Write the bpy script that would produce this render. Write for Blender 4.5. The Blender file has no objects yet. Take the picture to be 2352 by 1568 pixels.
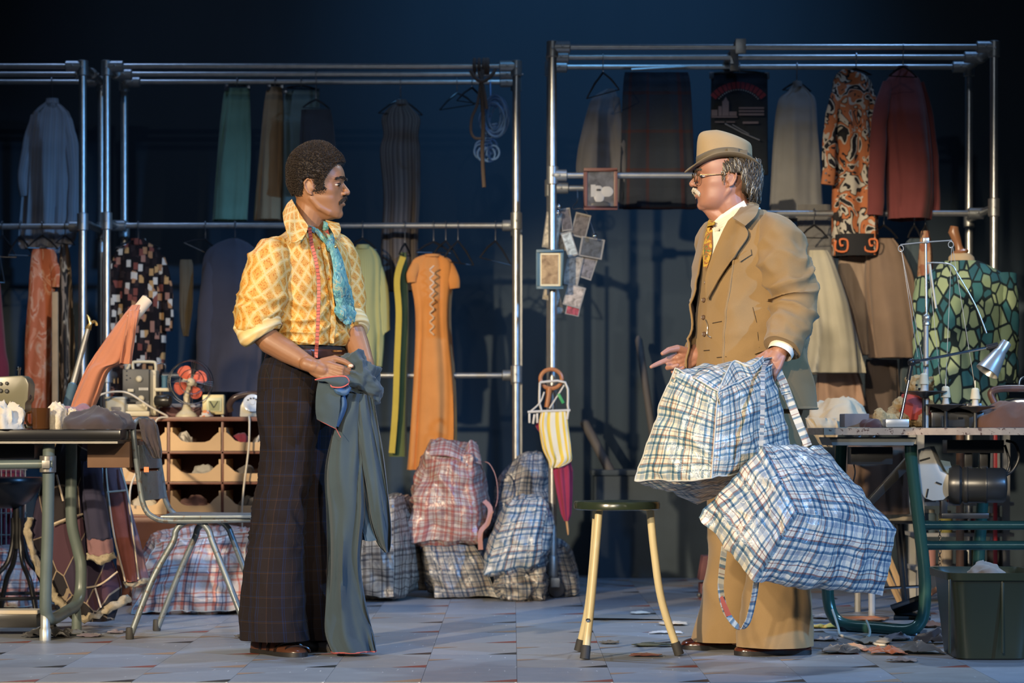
import bpy, bmesh, math, random
from mathutils import Vector, Matrix, Quaternion, noise
from mathutils.bvhtree import BVHTree
random.seed(7)
V = Vector
scn = bpy.context.scene
COL = scn.collection
PI = math.pi

# ------------------------------------------------------------------ camera
F = 5390.0            # focal length in pixels of the 2352 x 1568 frame
CX, CY, CH = 1176.0, 990.0, 0.78
cam_d = bpy.data.cameras.new('camera'); cam = bpy.data.objects.new('camera', cam_d); COL.objects.link(cam)
cam.location = (0, 0, CH); cam.rotation_euler = (PI/2, 0, 0)
cam_d.sensor_width = 36; cam_d.lens = 36*F/2352; cam_d.shift_y = (CY-784)/2352
cam_d.clip_start = 0.1; cam_d.clip_end = 100
cam_d.dof.use_dof = True; cam_d.dof.focus_distance = 8.15; cam_d.dof.aperture_fstop = 3.8
scn.camera = cam
def W(px, py, d):
    """point d metres in front of the camera that the photograph shows at (px, py)"""
    return V(((px-CX)*d/F, d, CH+(CY-py)*d/F))

# ------------------------------------------------------------------ world, lights, exposure
scn.view_settings.view_transform = 'Standard'; scn.view_settings.look = 'None'
scn.view_settings.gamma = 1.0; scn.view_settings.exposure = 0.0
scn.view_settings.use_curve_mapping = False
wd = bpy.data.worlds.new('dark_stage'); scn.world = wd; wd.use_nodes = True
wd.node_tree.nodes['Background'].inputs[0].default_value = (0.10, 0.17, 0.30, 1)
wd.node_tree.nodes['Background'].inputs[1].default_value = 0.035
def spot(name, loc, target, energy, color, size_deg, blend=0.3, radius=0.12):
    l = bpy.data.lights.new(name, 'SPOT'); l.energy = energy; l.color = color
    l.spot_size = math.radians(size_deg); l.spot_blend = blend; l.shadow_soft_size = radius
    o = bpy.data.objects.new(name, l); COL.objects.link(o); o.location = loc
    o.rotation_euler = (V(target)-V(loc)).to_track_quat('-Z', 'Y').to_euler()
    return o
WARM = (1.0, 0.80, 0.54); WARM2 = (1.0, 0.85, 0.64); COOL = (0.62, 0.80, 1.0); BLUE = (0.10, 0.36, 1.0)
spot('key_spotlight', (-6.2, -2.2, 4.3), (-0.3, 9.2, 0.62), 7600, WARM, 18.5, 0.35)
spot('key_spotlight', (-3.4, -4.5, 4.0), (0.6, 9.2, 0.55), 1300, WARM2, 17.5, 0.35)
spot('key_spotlight', (1.6, -4.0, 4.2), (-1.95, 10.6, 0.55), 3700, WARM, 11, 0.4)
spot('key_spotlight', (-2.2, -4.0, 4.2), (2.0, 10.2, 0.62), 2600, WARM2, 12.5, 0.4)
spot('blue_sidelight', (6.0, 3.0, 3.6), (0.5, 8.4, 0.7), 2300, (0.16, 0.46, 1.0), 34, 0.5)
spot('fill_spotlight', (5.0, -2.6, 4.2), (0.2, 9.4, 0.6), 300, (1.0, 0.88, 0.72), 19, 0.4)
spot('back_spotlight', (3.4, 11.0, 5.6), (0.9, 8.3, 0.9), 620, COOL, 50, 0.7)
spot('back_spotlight', (-3.0, 11.0, 5.6), (-0.9, 8.4, 0.9), 420, COOL, 50, 0.7)
spot('blue_toplight', (0.1, 8.6, 6.2), (0.0, 8.9, 0.0), 520, (0.30, 0.52, 1.0), 62, 0.8)
spot('blue_wash', (0.5, 9.6, 5.6), (0.45, 12.9, 3.0), 470, (0.14, 0.44, 0.90), 48, 1.0, 0.3)
spot('blue_toplight', (2.2, 11.2, 6.0), (1.0, 11.4, 1.5), 170, (0.25, 0.50, 1.0), 60, 0.9, 0.3)
spot('blue_toplight', (-2.6, 11.4, 6.0), (-1.2, 11.8, 1.5), 120, (0.35, 0.55, 1.0), 60, 0.9, 0.3)
spot('rack_wash', (0.0, -5.0, 5.2), (0.2, 11.6, 1.75), 330, (0.80, 0.88, 1.0), 24, 0.6)

# ------------------------------------------------------------------ materials
MATS = {}
def _new(name):
    m = bpy.data.materials.new(name); m.use_nodes = True; MATS[name] = m
    nt = m.node_tree
    return m, nt, nt.nodes['Principled BSDF']
def lin(c):
    if isinstance(c, str):
        c = c.lstrip('#'); c = [int(c[i:i+2], 16)/255 for i in (0, 2, 4)]
        c = [x/12.92 if x <= .04045 else ((x+.055)/1.055)**2.4 for x in c]
    return (c[0], c[1], c[2], 1)
def N(nt, t, **kw):
    n = nt.nodes.new(t)
    for k, v in kw.items():
        if k.startswith('i_'):
            n.inputs[k[2:].replace('_', ' ')].default_value = v
        else: setattr(n, k, v)
    return n
def L(nt, a, b): nt.links.new(a, b)
def math_(nt, op, a, b=None, c=None):
    n = N(nt, 'ShaderNodeMath', operation=op)
    for i, x in enumerate((a, b, c)):
        if x is None: continue
        if isinstance(x, (int, float)): n.inputs[i].default_value = x
        else: L(nt, x, n.inputs[i])
    return n.outputs[0]
def mix(nt, fac, a, b, blend='MIX'):
    n = N(nt, 'ShaderNodeMix', data_type='RGBA', blend_type=blend)
    for i, x in ((0, fac), (6, a), (7, b)):
        if isinstance(x, (int, float)): n.inputs[i].default_value = x
        elif isinstance(x, (tuple, list, str)): n.inputs[i].default_value = lin(x)
        else: L(nt, x, n.inputs[i])
    return n.outputs[2]
def ramp(nt, fac, stops, interp='LINEAR'):
    n = N(nt, 'ShaderNodeValToRGB'); r = n.color_ramp; r.interpolation = interp
    while len(r.elements) < len(stops): r.elements.new(0.5)
    for e, (p, c) in zip(r.elements, stops): e.position = p; e.color = lin(c)
    L(nt, fac, n.inputs[0]); return n.outputs[0]
def coords(nt, kind='Object'): return N(nt, 'ShaderNodeTexCoord').outputs[kind]
def noise_t(nt, vec, scale, detail=3, rough=.5, dist=0, out=0):
    n = N(nt, 'ShaderNodeTexNoise'); n.inputs['Scale'].default_value = scale
    n.inputs['Detail'].default_value = detail; n.inputs['Roughness'].default_value = rough
    n.inputs['Distortion'].default_value = dist
    L(nt, vec, n.inputs['Vector']); return n.outputs[out]
def bump(nt, b, h, strength=.3, dist=.002):
    n = N(nt, 'ShaderNodeBump'); n.inputs['Strength'].default_value = strength
    n.inputs['Distance'].default_value = dist; L(nt, h, n.inputs['Height']); L(nt, n.outputs[0], b.inputs['Normal'])
def mapping(nt, vec, scale=(1,1,1), rot=(0,0,0), loc=(0,0,0)):
    n = N(nt, 'ShaderNodeMapping'); n.inputs['Scale'].default_value = scale
    n.inputs['Rotation'].default_value = rot; n.inputs['Location'].default_value = loc
    L(nt, vec, n.inputs['Vector']); return n.outputs[0]
def finish(b, rough=.8, metal=0, spec=None):
    b.inputs['Roughness'].default_value = rough; b.inputs['Metallic'].default_value = metal
    if spec is not None: b.inputs['Specular IOR Level'].default_value = spec
def plain(name, c, rough=.6, metal=0, var=.15, vs=14, bs=0, bstr=.25, c2=None, spec=None):
    """one colour with fine variation; c2 = colour of worn spots"""
    if name in MATS: return MATS[name]
    m, nt, b = _new(name); o = coords(nt)
    n = noise_t(nt, o, vs, 4)
    col = mix(nt, n, tuple(x*(1-var) for x in lin(c)[:3]), tuple(min(1, x*(1+var)) for x in lin(c)[:3]))
    if c2:
        w = math_(nt, 'GREATER_THAN', noise_t(nt, o, vs*2.2, 6, .62), .60)
        col = mix(nt, w, col, c2)
    L(nt, col, b.inputs['Base Color']); finish(b, rough, metal, spec)
    if bs: bump(nt, b, noise_t(nt, o, bs, 3), bstr)
    return m
def fabric(name, c, weave=900, var=.18, rough=.9):
    """woven cloth"""
    if name in MATS: return MATS[name]
    m, nt, b = _new(name); o = coords(nt)
    col = mix(nt, noise_t(nt, o, 9, 4), tuple(x*(1-var) for x in lin(c)[:3]), tuple(min(1, x*(1+var)) for x in lin(c)[:3]))
    fine = noise_t(nt, o, weave*.35, 2)
    col = mix(nt, math_(nt, 'MULTIPLY', fine, .25), col, tuple(x*.6 for x in lin(c)[:3]))
    L(nt, col, b.inputs['Base Color']); finish(b, rough, 0, .25)
    b.inputs['Sheen Weight'].default_value = .15
    bump(nt, b, fine, .25, .001)
    return m
def uvsplit(nt, kind='UV', scale=(1,1,1), rot=0):
    s = N(nt, 'ShaderNodeSeparateXYZ'); L(nt, mapping(nt, coords(nt, kind), scale, (0,0,rot)), s.inputs[0])
    return s.outputs
def plaid(name, ustops, vstops, period, rough=.4, mode='MULTIPLY', fac=.85, bstr=.3, rot=0, tint=None, weave=420):
    """crossing bands of colour: both thread directions shown by their own band list"""
    if name in MATS: return MATS[name]
    m, nt, b = _new(name)
    s = uvsplit(nt, 'UV', (1/period, 1/period, 1), rot)
    u = ramp(nt, math_(nt, 'FRACT', s[0]), ustops, 'CONSTANT')
    v = ramp(nt, math_(nt, 'FRACT', s[1]), vstops, 'CONSTANT')
    if mode == 'WEAVE':
        w = N(nt, 'ShaderNodeTexChecker'); w.inputs['Scale'].default_value = weave
        L(nt, coords(nt, 'UV'), w.inputs['Vector']); f = math_(nt, 'MULTIPLY_ADD', w.outputs[1], .3, .35)
        col = mix(nt, f, u, v)
    else: col = mix(nt, fac, u, v, mode)
    if tint: col = mix(nt, .5, col, tint)
    uv = coords(nt, 'UV')
    col = mix(nt, math_(nt, 'MULTIPLY', noise_t(nt, uv, 9, 4), .35), col, (.25, .24, .22), 'MULTIPLY')
    L(nt, col, b.inputs['Base Color']); finish(b, rough, 0, .15 if rough > .8 else .5)
    h = noise_t(nt, uv, 26, 4, .6, 1.0)
    bump(nt, b, h, bstr, .012)
    return m

# ------------------------------------------------------------------ mesh builder
class MB:
    def __init__(s): s.v = []; s.f = []; s.m = []; s.uv = []
    def add(s, verts, faces, mat=0, uvs=None):
        o = len(s.v); s.v += [V(p) for p in verts]
        for i, f in enumerate(faces):
            s.f.append([o+k for k in f]); s.m.append(mat); s.uv.append(uvs[i] if uvs else None)
        return s
    def box(s, c, size, rot=None, mat=0):
        x, y, z = (k/2 for k in size); c = V(c)
        R = rot.to_matrix() if isinstance(rot, Quaternion) else (rot if rot else Matrix.Identity(3))
        p = [c+R@V((a*x, b*y, d*z)) for a in (-1,1) for b in (-1,1) for d in (-1,1)]
        return s.add(p, [(0,1,3,2),(4,6,7,5),(0,4,5,1),(2,3,7,6),(0,2,6,4),(1,5,7,3)], mat,
                     [[(0,0),(0,size[2]),(size[1],size[2]),(size[1],0)]]*2+[[(0,0),(size[0],0),(size[0],size[2]),(0,size[2])]]*2+[[(0,0),(0,size[1]),(size[0],size[1]),(size[0],0)]]*2)
    def loft(s, rings, closed=True, caps=(True, True), mat=0, U=None):
        n = len(rings[0]); verts = [p for r in rings for p in r]
        if U is None:
            U = sum(sum((V(r[i])-V(r[i-1])).length for i in range(n)) for r in rings)/len(rings)
        cs = [sum((V(p) for p in r), V())/n for r in rings]; vl = [0]
        for a, b in zip(cs, cs[1:]): vl.append(vl[-1]+(b-a).length)
        faces = []; uvs = []
        m = n if closed else n-1
        for j in range(len(rings)-1):
            for i in range(m):
                k = (i+1) % n
                faces.append((j*n+i, j*n+k, (j+1)*n+k, (j+1)*n+i))
                uvs.append([(U*i/n, vl[j]), (U*(i+1)/n, vl[j]), (U*(i+1)/n, vl[j+1]), (U*i/n, vl[j+1])])
        s.add(verts, faces, mat, uvs)
        if closed:
            for ci, r, rv in ((0, rings[0], True), (1, rings[-1], False)):
                if caps[ci]: s.add(r, [list(range(n))[::-1] if rv else list(range(n))], mat)
        return s
    def tube(s, pts, r, n=8, mat=0, caps=(True, True), closed=False, flat=1.0, up=None):
        pts = [V(p) for p in pts]; m = len(pts); rr = r if isinstance(r, (list, tuple)) else [r]*m
        T = []
        for i in range(m):
            if closed: t = pts[(i+1) % m]-pts[i-1]
            else: t = pts[min(i+1, m-1)]-pts[max(i-1, 0)]
            T.append(t.normalized() if t.length > 1e-9 else V((0,0,1)))
        a = V(up) if up else (V((0,0,1)) if abs(T[0].z) < .9 else V((1,0,0)))
        nrm = (a-T[0]*a.dot(T[0])).normalized(); rings = []
        for i in range(m):
            if i: 
                q = T[i-1].rotation_difference(T[i]); nrm = q@nrm
            nrm = (nrm-T[i]*nrm.dot(T[i])).normalized(); bi = T[i].cross(nrm)
            rings.append([pts[i]+nrm*(rr[i]*math.cos(2*PI*k/n))+bi*(rr[i]*flat*math.sin(2*PI*k/n)) for k in range(n)])
        if closed: rings.append(rings[0]); caps = (False, False)
        return s.loft(rings, True, caps, mat)
    def bar(s, a, b, r, n=10, mat=0, r2=None): return s.tube([a, b], [r, r2 if r2 is not None else r], n, mat)
    def lathe(s, prof, c=(0,0,0), axis=(0,0,1), n=24, mat=0, caps=(True, True)):
        q = V((0,0,1)).rotation_difference(V(axis).normalized()); c = V(c)
        rings = [[c+q@V((r*math.cos(2*PI*k/n), r*math.sin(2*PI*k/n), h)) for k in range(n)] for r, h in prof]
        return s.loft(rings, True, caps, mat)
    def limb(s, pts, rr, n=14, mat=0):
        """tapered tube with round ends, closed (for fusing)"""
        pts = [V(p) for p in pts]; P = []; R = []
        t = (pts[0]-pts[1]).normalized()
        for a in (80, 50, 25): P.append(pts[0]+t*rr[0]*math.sin(math.radians(a))); R.append(rr[0]*math.cos(math.radians(a)))
        P += pts; R += list(rr); t = (pts[-1]-pts[-2]).normalized()
        for a in (25, 50, 80): P.append(pts[-1]+t*rr[-1]*math.sin(math.radians(a))); R.append(rr[-1]*math.cos(math.radians(a)))
        return s.tube(P, R, n, mat)
    def ball(s, c, r, n=16, mat=0, rot=None):
        c = V(c); r = V(r) if not isinstance(r, (int, float)) else V((r, r, r)); R = rot if rot else Matrix.Identity(3)
        rings = []
        for j in range(1, n//2):
            th = PI*j/(n//2)
            rings.append([c+R@V((r.x*math.sin(th)*math.cos(2*PI*k/n), r.y*math.sin(th)*math.sin(2*PI*k/n), -r.z*math.cos(th))) for k in range(n)])
        return s.loft(rings, True, (True, True), mat)
    def prism(s, poly, ext, mat=0):
        """polygon (3D points) extruded by vector ext"""
        poly = [V(p) for p in poly]; n = len(poly); e = V(ext)
        fs = [list(range(n))[::-1], [n+i for i in range(n)]]+[(i, (i+1) % n, n+(i+1) % n, n+i) for i in range(n)]
        return s.add(poly+[p+e for p in poly], fs, mat)
    def ribbon(s, pts, w, side, th=.003, mat=0):
        """flat strap along pts; side = width direction (one or per point)"""
        pts = [V(p) for p in pts]; m = len(pts); rings = []
        for i in range(m):
            t = (pts[min(i+1, m-1)]-pts[max(i-1, 0)]).normalized()
            sd = V(side[i]) if isinstance(side, list) else V(side)
            sd = (sd-t*sd.dot(t)).normalized(); nn = t.cross(sd)
            ww = (w[i] if isinstance(w, list) else w)/2
            rings.append([pts[i]+sd*ww+nn*th/2, pts[i]-sd*ww+nn*th/2, pts[i]-sd*ww-nn*th/2, pts[i]+sd*ww-nn*th/2])
        return s.loft(rings, True, (True, True), mat)
    def sheet(s, g, th=.003, mat=0, uscale=None):
        """grid of points (rows) turned into a thin solid cloth"""
        R, C = len(g), len(g[0]); g = [[V(p) for p in r] for r in g]
        def nrm(j, i):
            a = g[j][min(i+1, C-1)]-g[j][max(i-1, 0)]; b = g[min(j+1, R-1)][i]-g[max(j-1, 0)][i]
            k = a.cross(b); return k.normalized() if k.length > 1e-12 else V((0,-1,0))
        top = [g[j][i] for j in range(R) for i in range(C)]
        bot = [g[j][i]-nrm(j, i)*th for j in range(R) for i in range(C)]
        ul = [0]; vl = [0]
        jm = R//2; im = C//2
        for i in range(1, C): ul.append(ul[-1]+(g[jm][i]-g[jm][i-1]).length)
        for j in range(1, R): vl.append(vl[-1]+(g[j][im]-g[j-1][im]).length)
        f = []; uv = []; o = R*C
        for j in range(R-1):
            for i in range(C-1):
                q = (j*C+i, j*C+i+1, (j+1)*C+i+1, (j+1)*C+i)
                t = [(ul[i], vl[j]), (ul[i+1], vl[j]), (ul[i+1], vl[j+1]), (ul[i], vl[j+1])]
                f.append(q); uv.append(t); f.append(tuple(o+k for k in q[::-1])); uv.append(t[::-1])
        edge = [(0, i) for i in range(C)]+[(j, C-1) for j in range(1, R)]+[(R-1, i) for i in range(C-2, -1, -1)]+[(j, 0) for j in range(R-2, 0, -1)]
        for a, b in zip(edge, edge[1:]+edge[:1]):
            ka, kb = a[0]*C+a[1], b[0]*C+b[1]
            f.append((kb, ka, o+ka, o+kb)); uv.append([(ul[b[1]], vl[b[0]]), (ul[a[1]], vl[a[0]])]*1+[(ul[a[1]], vl[a[0]]), (ul[b[1]], vl[b[0]])])
        return s.add(top+bot, f, mat, uv)
    def warp(s, fn): s.v = [fn(p) for p in s.v]; return s
    def mesh(s, name, mats, smooth=40, org=V()):
        me = bpy.data.meshes.new(name); me.from_pydata([tuple(p-org) for p in s.v], [], s.f)
        if any(u is not None for u in s.uv):
            lay = me.uv_layers.new(name='UVMap'); flat = []
            for f, u in zip(s.f, s.uv):
                for k in range(len(f)): flat += list(u[k]) if u else [0, 0]
            lay.data.foreach_set('uv', flat)
        for m in mats: me.materials.append(m)
        me.polygons.foreach_set('material_index', s.m)
        if smooth is not None:
            me.polygons.foreach_set('use_smooth', [True]*len(me.polygons))
            if smooth < 180: me.set_sharp_from_angle(angle=math.radians(smooth))
        me.update(); return me
    def build(s, name, mats, parent=None, smooth=40, bevel=0, label=None, kind=None):
        mats = mats if isinstance(mats, (list, tuple)) else [mats]
        org = parent_loc(parent)
        if parent is None:
            n = max(1, len(s.v)); xs = [p.x for p in s.v]; ys = [p.y for p in s.v]
            org = V(((min(xs)+max(xs))/2, (min(ys)+max(ys))/2, min(p.z for p in s.v)))
        me = s.mesh(name, mats, None if bevel else smooth, org)
        if bevel:
            bm = bmesh.new(); bm.from_mesh(me); bmesh.ops.remove_doubles(bm, verts=bm.verts, dist=1e-6)
            es = [e for e in bm.edges if e.is_manifold and e.calc_face_angle(0) > .6]
            bmesh.ops.bevel(bm, geom=es, offset=bevel, segments=2, profile=.6, affect='EDGES', clamp_overlap=True)
            bm.to_mesh(me); bm.free(); me.polygons.foreach_set('use_smooth', [True]*len(me.polygons)); me.set_sharp_from_angle(angle=math.radians(smooth or 40)); me.update()
        o = bpy.data.objects.new(name, me); COL.objects.link(o)
        if parent is None: o.location = org
        else: o.parent = parent
        if label: o['label'] = label
        if kind: o['kind'] = kind
        return o
def parent_loc(p):
    l = V()
    while p is not None: l += p.location; p = p.parent
    return l
def thing(name, label, cat, loc, group=None):
    o = bpy.data.objects.new(name, None); COL.objects.link(o); o.location = loc
    o.empty_display_size = .05; o['label'] = label; o['category'] = cat; o['kind'] = 'thing'
    if group: o['group'] = group
    return o
def tag(o, label, cat, group=None):
    o['label'] = label; o['category'] = cat; o['kind'] = 'thing'
    if group: o['group'] = group
    return o
def struct(o): o['kind'] = 'structure'; return o
def spline(pts, k=8):
    """Catmull-Rom through points (any dimension)"""
    P = [tuple(p) for p in pts]; out = []
    n = len(P)
    for i in range(n-1):
        a, b, c, d = P[max(i-1, 0)], P[i], P[i+1], P[min(i+2, n-1)]
        for j in range(k):
            t = j/k
            out.append(tuple(.5*(2*b[q]+(c[q]-a[q])*t+(2*a[q]-5*b[q]+4*c[q]-d[q])*t*t+(3*b[q]-a[q]-3*c[q]+d[q])*t**3) for q in range(len(b))))
    out.append(P[-1]); return out
def WS(pts, k=8): return [W(*p) for p in spline(pts, k)]
def nz(p, s, seed=0): return noise.noise(V((p[0]*s+seed*7.3, p[1]*s-seed*3.1, p[2]*s+seed*1.7)))
def nzv(p, s, seed=0): return noise.noise_vector(V((p[0]*s+seed*7.3, p[1]*s-seed*3.1, p[2]*s+seed*1.7)))
def lerp(a, b, t): return a+(b-a)*t
def interp(tab, t):
    """piecewise linear on [(t, v...)]"""
    if t <= tab[0][0]: return tab[0][1:]
    for a, b in zip(tab, tab[1:]):
        if t <= b[0]:
            k = (t-a[0])/(b[0]-a[0]) if b[0] > a[0] else 0
            return tuple(lerp(x, y, k) for x, y in zip(a[1:], b[1:]))
    return tab[-1][1:]
def fuse(mb, voxel, smooth=6, fac=.5):
    """overlapping closed pieces -> one continuous skin (voxel remesh); returns an MB"""
    me = mb.mesh('tmp', [], None)
    o = bpy.data.objects.new('tmp', me); COL.objects.link(o)
    r = o.modifiers.new('r', 'REMESH'); r.mode = 'VOXEL'; r.voxel_size = voxel; r.use_smooth_shade = True
    sm = o.modifiers.new('s', 'SMOOTH'); sm.iterations = smooth; sm.factor = fac
    dg = bpy.context.evaluated_depsgraph_get(); ev = o.evaluated_get(dg); m2 = ev.to_mesh()
    out = MB(); out.v = [v.co.copy() for v in m2.vertices]; out.f = [list(p.vertices) for p in m2.polygons]
    out.m = [0]*len(out.f); out.uv = [None]*len(out.f)
    ev.to_mesh_clear(); bpy.data.objects.remove(o); bpy.data.meshes.remove(me)
    return out
def bvh_of(*mbs):
    vs = []; fs = []
    for m in mbs:
        o = len(vs); vs += m.v; fs += [[o+k for k in f] for f in m.f]
    return BVHTree.FromPolygons([tuple(v) for v in vs], fs)
CAMP = V((0, 0, CH))
def hit(bvh, px, py, off=.004, dflt=8.2):
    """where the sight line of (px, py) meets a surface, lifted off it by off"""
    d = (W(px, py, 1)-CAMP).normalized(); h = bvh.ray_cast(CAMP, d)
    if h[0] is None:
        n = bvh.find_nearest(W(px, py, dflt)); p = W(px, py, n[0].y); return V((p.x, n[0].y-off, p.z))
    n = h[1] if h[1].dot(d) < 0 else -h[1]
    return h[0]+n*off-d*off*.4
def ring(c, ax, ay, a, b, n=40, e=2.0, a0=0, a1=None):
    """superellipse ring about c: ax, ay unit axes, a, b half sizes"""
    full = a1 is None; out = []
    for k in range(n):
        t = 2*PI*k/n if full else a0+(a1-a0)*k/(n-1)
        ct, st = math.cos(t), math.sin(t)
        out.append(V(c)+V(ax)*(a*math.copysign(abs(ct)**(2/e), ct))+V(ay)*(b*math.copysign(abs(st)**(2/e), st)))
    return out
# ------------------------------------------------------------------ the setting: floor of tiles, back wall, stage block
def floor_mat(name, c, seed):
    m, nt, b = _new(name); o = coords(nt)
    rnd = N(nt, 'ShaderNodeObjectInfo').outputs['Random']
    col = mix(nt, noise_t(nt, mapping(nt, o, (1.2, 9, 1)), 3, 5, .6), tuple(x*.66 for x in lin(c)[:3]), tuple(x*1.25 for x in lin(c)[:3]))
    col = mix(nt, math_(nt, 'MULTIPLY', rnd, .45), col, (.30, .34, .40))
    # scuffs: short pale scratches
    s1 = noise_t(nt, mapping(nt, o, (45, 6, 1), (0, 0, .5+seed)), 1.0, 2, .5)
    s2 = noise_t(nt, mapping(nt, o, (5, 50, 1), (0, 0, .3)), 1.0, 2, .5)
    sc = math_(nt, 'GREATER_THAN', math_(nt, 'MAXIMUM', s1, s2), .705)
    col = mix(nt, math_(nt, 'MULTIPLY', sc, .55), col, (.62, .63, .62))
    L(nt, col, b.inputs['Base Color'])
    r = math_(nt, 'MULTIPLY_ADD', noise_t(nt, o, 7, 3), .3, .28); L(nt, r, b.inputs['Roughness'])
    bump(nt, b, noise_t(nt, o, 30, 4), .12, .002)
    return m
FL = [floor_mat('grey_blue_vinyl', (.225, .23, .24), 0), floor_mat('warm_grey_vinyl', (.27, .245, .22), .4)]
red_v = plain('red_vinyl', (.22, .055, .035), .5); blk_v = plain('black_vinyl', (.012, .012, .013), .4); org_v = plain('tan_vinyl', (.33, .20, .12), .5)
TW, TD = .30, .45
fl = MB(); fl.box((0, 9.85, -.03), (9.0, 5.25, .05)); floor = struct(fl.build('floor', plain('subfloor', (.02, .02, .022), .8)))
def tile_mesh(k, warm):
    mb = MB(); g = .0006; h = .005
    mb.box((TW/2, TD/2, 0), (TW-2*g, TD-2*g, h))
    z = h/2+.0006; x0, y0 = g, g
    acc = [(1, .115, .05), (2, .10, .05), (3, .12, .06), (None, 0, 0)][k]
    if acc[0]:
        mb.add([(TW-g-acc[1], y0+.0, z), (TW-g, y0, z), (TW-g, y0+acc[2]*1.6, z)], [(0, 1, 2)], acc[0])
    if k in (1, 3):
        mb.add([(g, TD*.5, z), (g+.09, TD*.5+.06, z), (g, TD*.5+.05, z)], [(0, 1, 2)], 3)
    return mb.mesh('floor_tile', [FL[warm], red_v, blk_v, org_v], 30)
TM = [[tile_mesh(k, w) for w in (0, 1)] for k in range(4)]
for i in range(-9, 9):
    for j in range(12):
        y = 7.30+j*TD
        xs = i*TW+.016
        if abs(xs+TW/2) > y*.2183+.35: continue
        k = [0, 2, 1, 0, 3, 1][(i*2+j*(1 if i % 2 else 5)+ (i//2)) % 6]
        o = bpy.data.objects.new('floor_tile', TM[k][1 if random.random() < .33 else 0]); COL.objects.link(o)
        o.parent = floor; o.location = V((xs, y, -.0025))-floor.location
mb = MB(); mb.box((0, 12.98, 2.6), (9.0, .12, 5.4))
m, nt, b = _new('dark_blue_cloth'); o = coords(nt)
L(nt, mix(nt, noise_t(nt, mapping(nt, o, (2, 2, .3)), 2, 4), (.046, .063, .078), (.056, .076, .094)), b.inputs['Base Color']); finish(b, .95, 0, .1)
struct(mb.build('wall_back', MATS['dark_blue_cloth']))
mb = MB(); p0 = W(1365, 1083, 12.55); p1 = W(1640, 1330, 12.55)
mb.box(((p0.x+p1.x)/2, 12.65, p0.z/2), (p1.x-p0.x, .34, p0.z))
mb.box(((p0.x+p1.x)/2, 12.65, p0.z-.004), (p1.x-p0.x+.03, .38, .03))
tag(mb.build('stage_block', plain('block_paint', (.040, .058, .074), .7), bevel=.006), 'low dark blue box standing against the back wall', 'box')
def pole(pa, pb, r, label, col=(.10, .09, .085)):
    mb = MB(); a, b = W(*pa), W(*pb); mb.tube([a, lerp(a, b, .03), lerp(a, b, .5), b], [r*.5, r, r*.96, r*1.02], 12)
    tag(mb.build('leaning_pole', plain('pole_wood', col, .7)), label, 'pole', 'poles leaning at the back wall')
pole((1340, 965, 12.62), (1404, 1086, 12.5), .026, 'short grey pole leaning out of the dark blue box at the back')
pole((1466, 772, 12.75), (1512, 1085, 12.5), .020, 'long dim pole leaning against the back wall left of the bags')
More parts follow.
